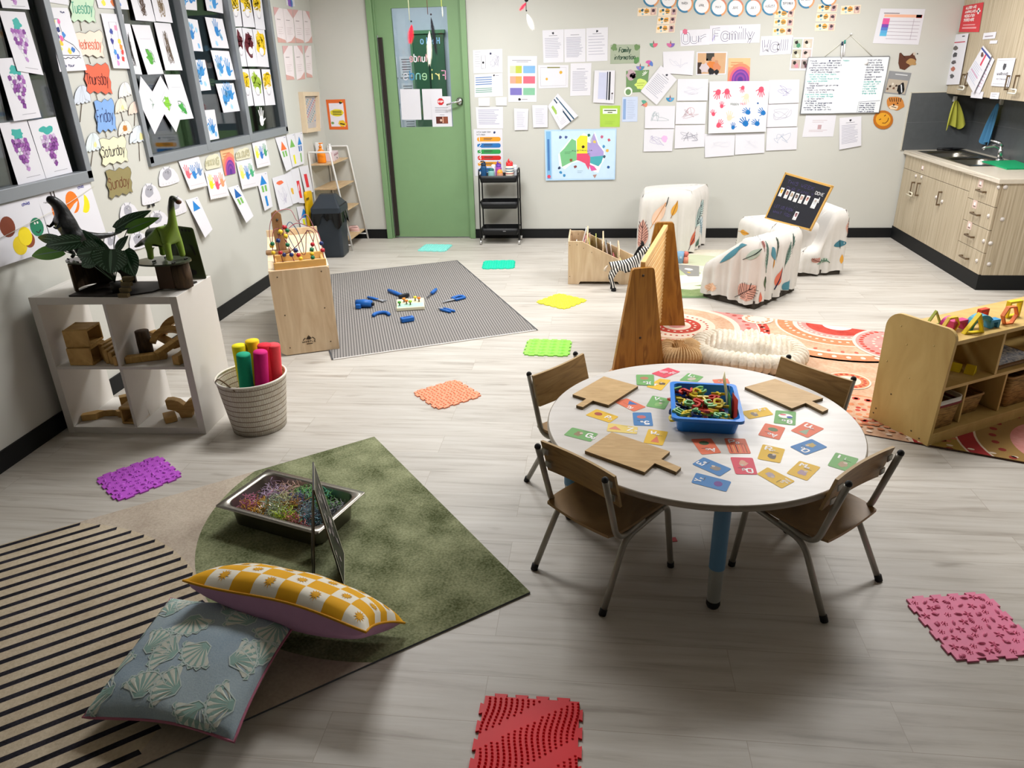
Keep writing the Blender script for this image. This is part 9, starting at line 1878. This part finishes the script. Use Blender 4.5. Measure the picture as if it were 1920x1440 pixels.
Cab((1782, 66, 1819, 62, 1801, 158, 1773, 159), 'photo_list', 'stack of white pages with a column of small photographs on the wall cabinet', draw=lambda a: (a.rect(a.W * .1, a.H * .83, a.W * .8, a.H * .02, '#b8304a'), a.rect(a.W * .7, a.H * .94, a.W * .14, a.H * .02, INK), [a.blob(a.W * .45, a.H * (.73 - .14 * i), a.W * .13, ['#6a6460', '#4a4a50', '#5a5458', '#b06a58', '#5a5a5e'][i], a.H * .045, seed=i) for i in range(5)]), base=.012)
Cab((1848, 85, 1864, 104, 1830, 175, 1813, 145), 'hanging_charts', 'sheaf of striped medical charts hanging askew on the wall cabinet', draw=lambda a: (a.rect(0, a.H * .9, a.W, a.H * .05, '#3a4a90'), a.rect(a.W * .5, a.H * .6, a.W * .12, a.H * .3, '#d0405a'), a.lines(a.W * .08, a.H * .55, a.W * .8, 9, a.H * .05, '#8a9ac0', .003), a.rect(a.W * .1, a.H * .32, a.W * .7, a.H * .015, '#d0508a'), a.blob(a.W * .3, a.H * .82, a.W * .12, '#6a4a44', a.H * .06)), base=.02)
Cab((1851, 95, 1866, 112, 1838, 176, 1829, 172), 'hanging_charts', 'second layer of charts under the askew sheaf on the wall cabinet', m='#e0dfe8', draw=lambda a: a.lines(a.W * .1, a.H * .8, a.W * .8, 8, a.H * .09, '#b0507a', .003), base=.006)
Cab((1872, 109.5, 1906, 108.5, 1893, 163, 1859, 161), 'warning_sign', 'white page reading WARNING on the wall cabinet', 'sign', draw=lambda a: (a.blob(a.W * .5, a.H * .7, a.W * .09, '#4a4a50'), a.text('WARNING', a.W * .5, a.H * .4, a.H * .085, '#4a4a50', .006, cx=True, fit=a.W * .62), a.text('Hot Chemicals', a.W * .5, a.H * .24, a.H * .05, '#9a9aa2', .0035, cx=True, fit=a.W * .56), a.rect(a.W * .08, a.H * .92, a.W * .84, .002, '#8a8a90'), a.rect(a.W * .08, a.H * .08, a.W * .84, .002, '#8a8a90')), base=.006)
Cab((1845, 62, 1869, 59.5, 1866, 72, 1842.5, 74), 'small_label', 'small white label above the hanging charts', 'label', draw=lambda a: a.rect(a.W * .15, a.H * .35, a.W * .65, a.H * .15, '#8a7a80')); Cab((1857, 76, 1871, 75.5, 1869.5, 81.5, 1855.5, 82), 'small_label', 'tiny white label beside the hook of the hanging charts', 'label'); Cab((1822, 172, 1845, 172, 1842, 185, 1820, 183), 'small_label', 'white label at the lower edge of the wall cabinet under the charts', 'label'); Cab((1858.5, 173, 1875, 173.5, 1872, 186, 1856, 185), 'small_label', 'white label at the lower edge of the wall cabinet under the WARNING page', 'label', draw=lambda a: a.lines(a.W * .15, a.H * .7, a.W * .6, 2, a.H * .3, '#8a8a90', .003))
# added board behind the second window, imitating a poster reflected in its glass
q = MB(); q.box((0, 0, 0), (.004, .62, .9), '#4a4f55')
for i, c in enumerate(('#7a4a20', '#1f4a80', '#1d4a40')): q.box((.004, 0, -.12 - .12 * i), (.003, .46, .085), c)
q.box((.004, 0, .02), (.003, .4, .02), '#8a8d90'); q.build('poster_reflection_board', loc=(-3.25, 5.05, 1.12), label='added board of brown, blue and green bars imitating a poster reflected in the second window', cat='poster')
q = MB(); q.cyl((0, 0, 0), (.006, 0, 0), .07, mat('#6a1820'), 8); q.build('stop_reflection_plate', loc=(-3.4, 6.35, 1.42), label='small dark red octagon added behind the middle pane to imitate a reflected stop sign', cat='sign')  # added plate, stands in for a stop sign reflected in the pane
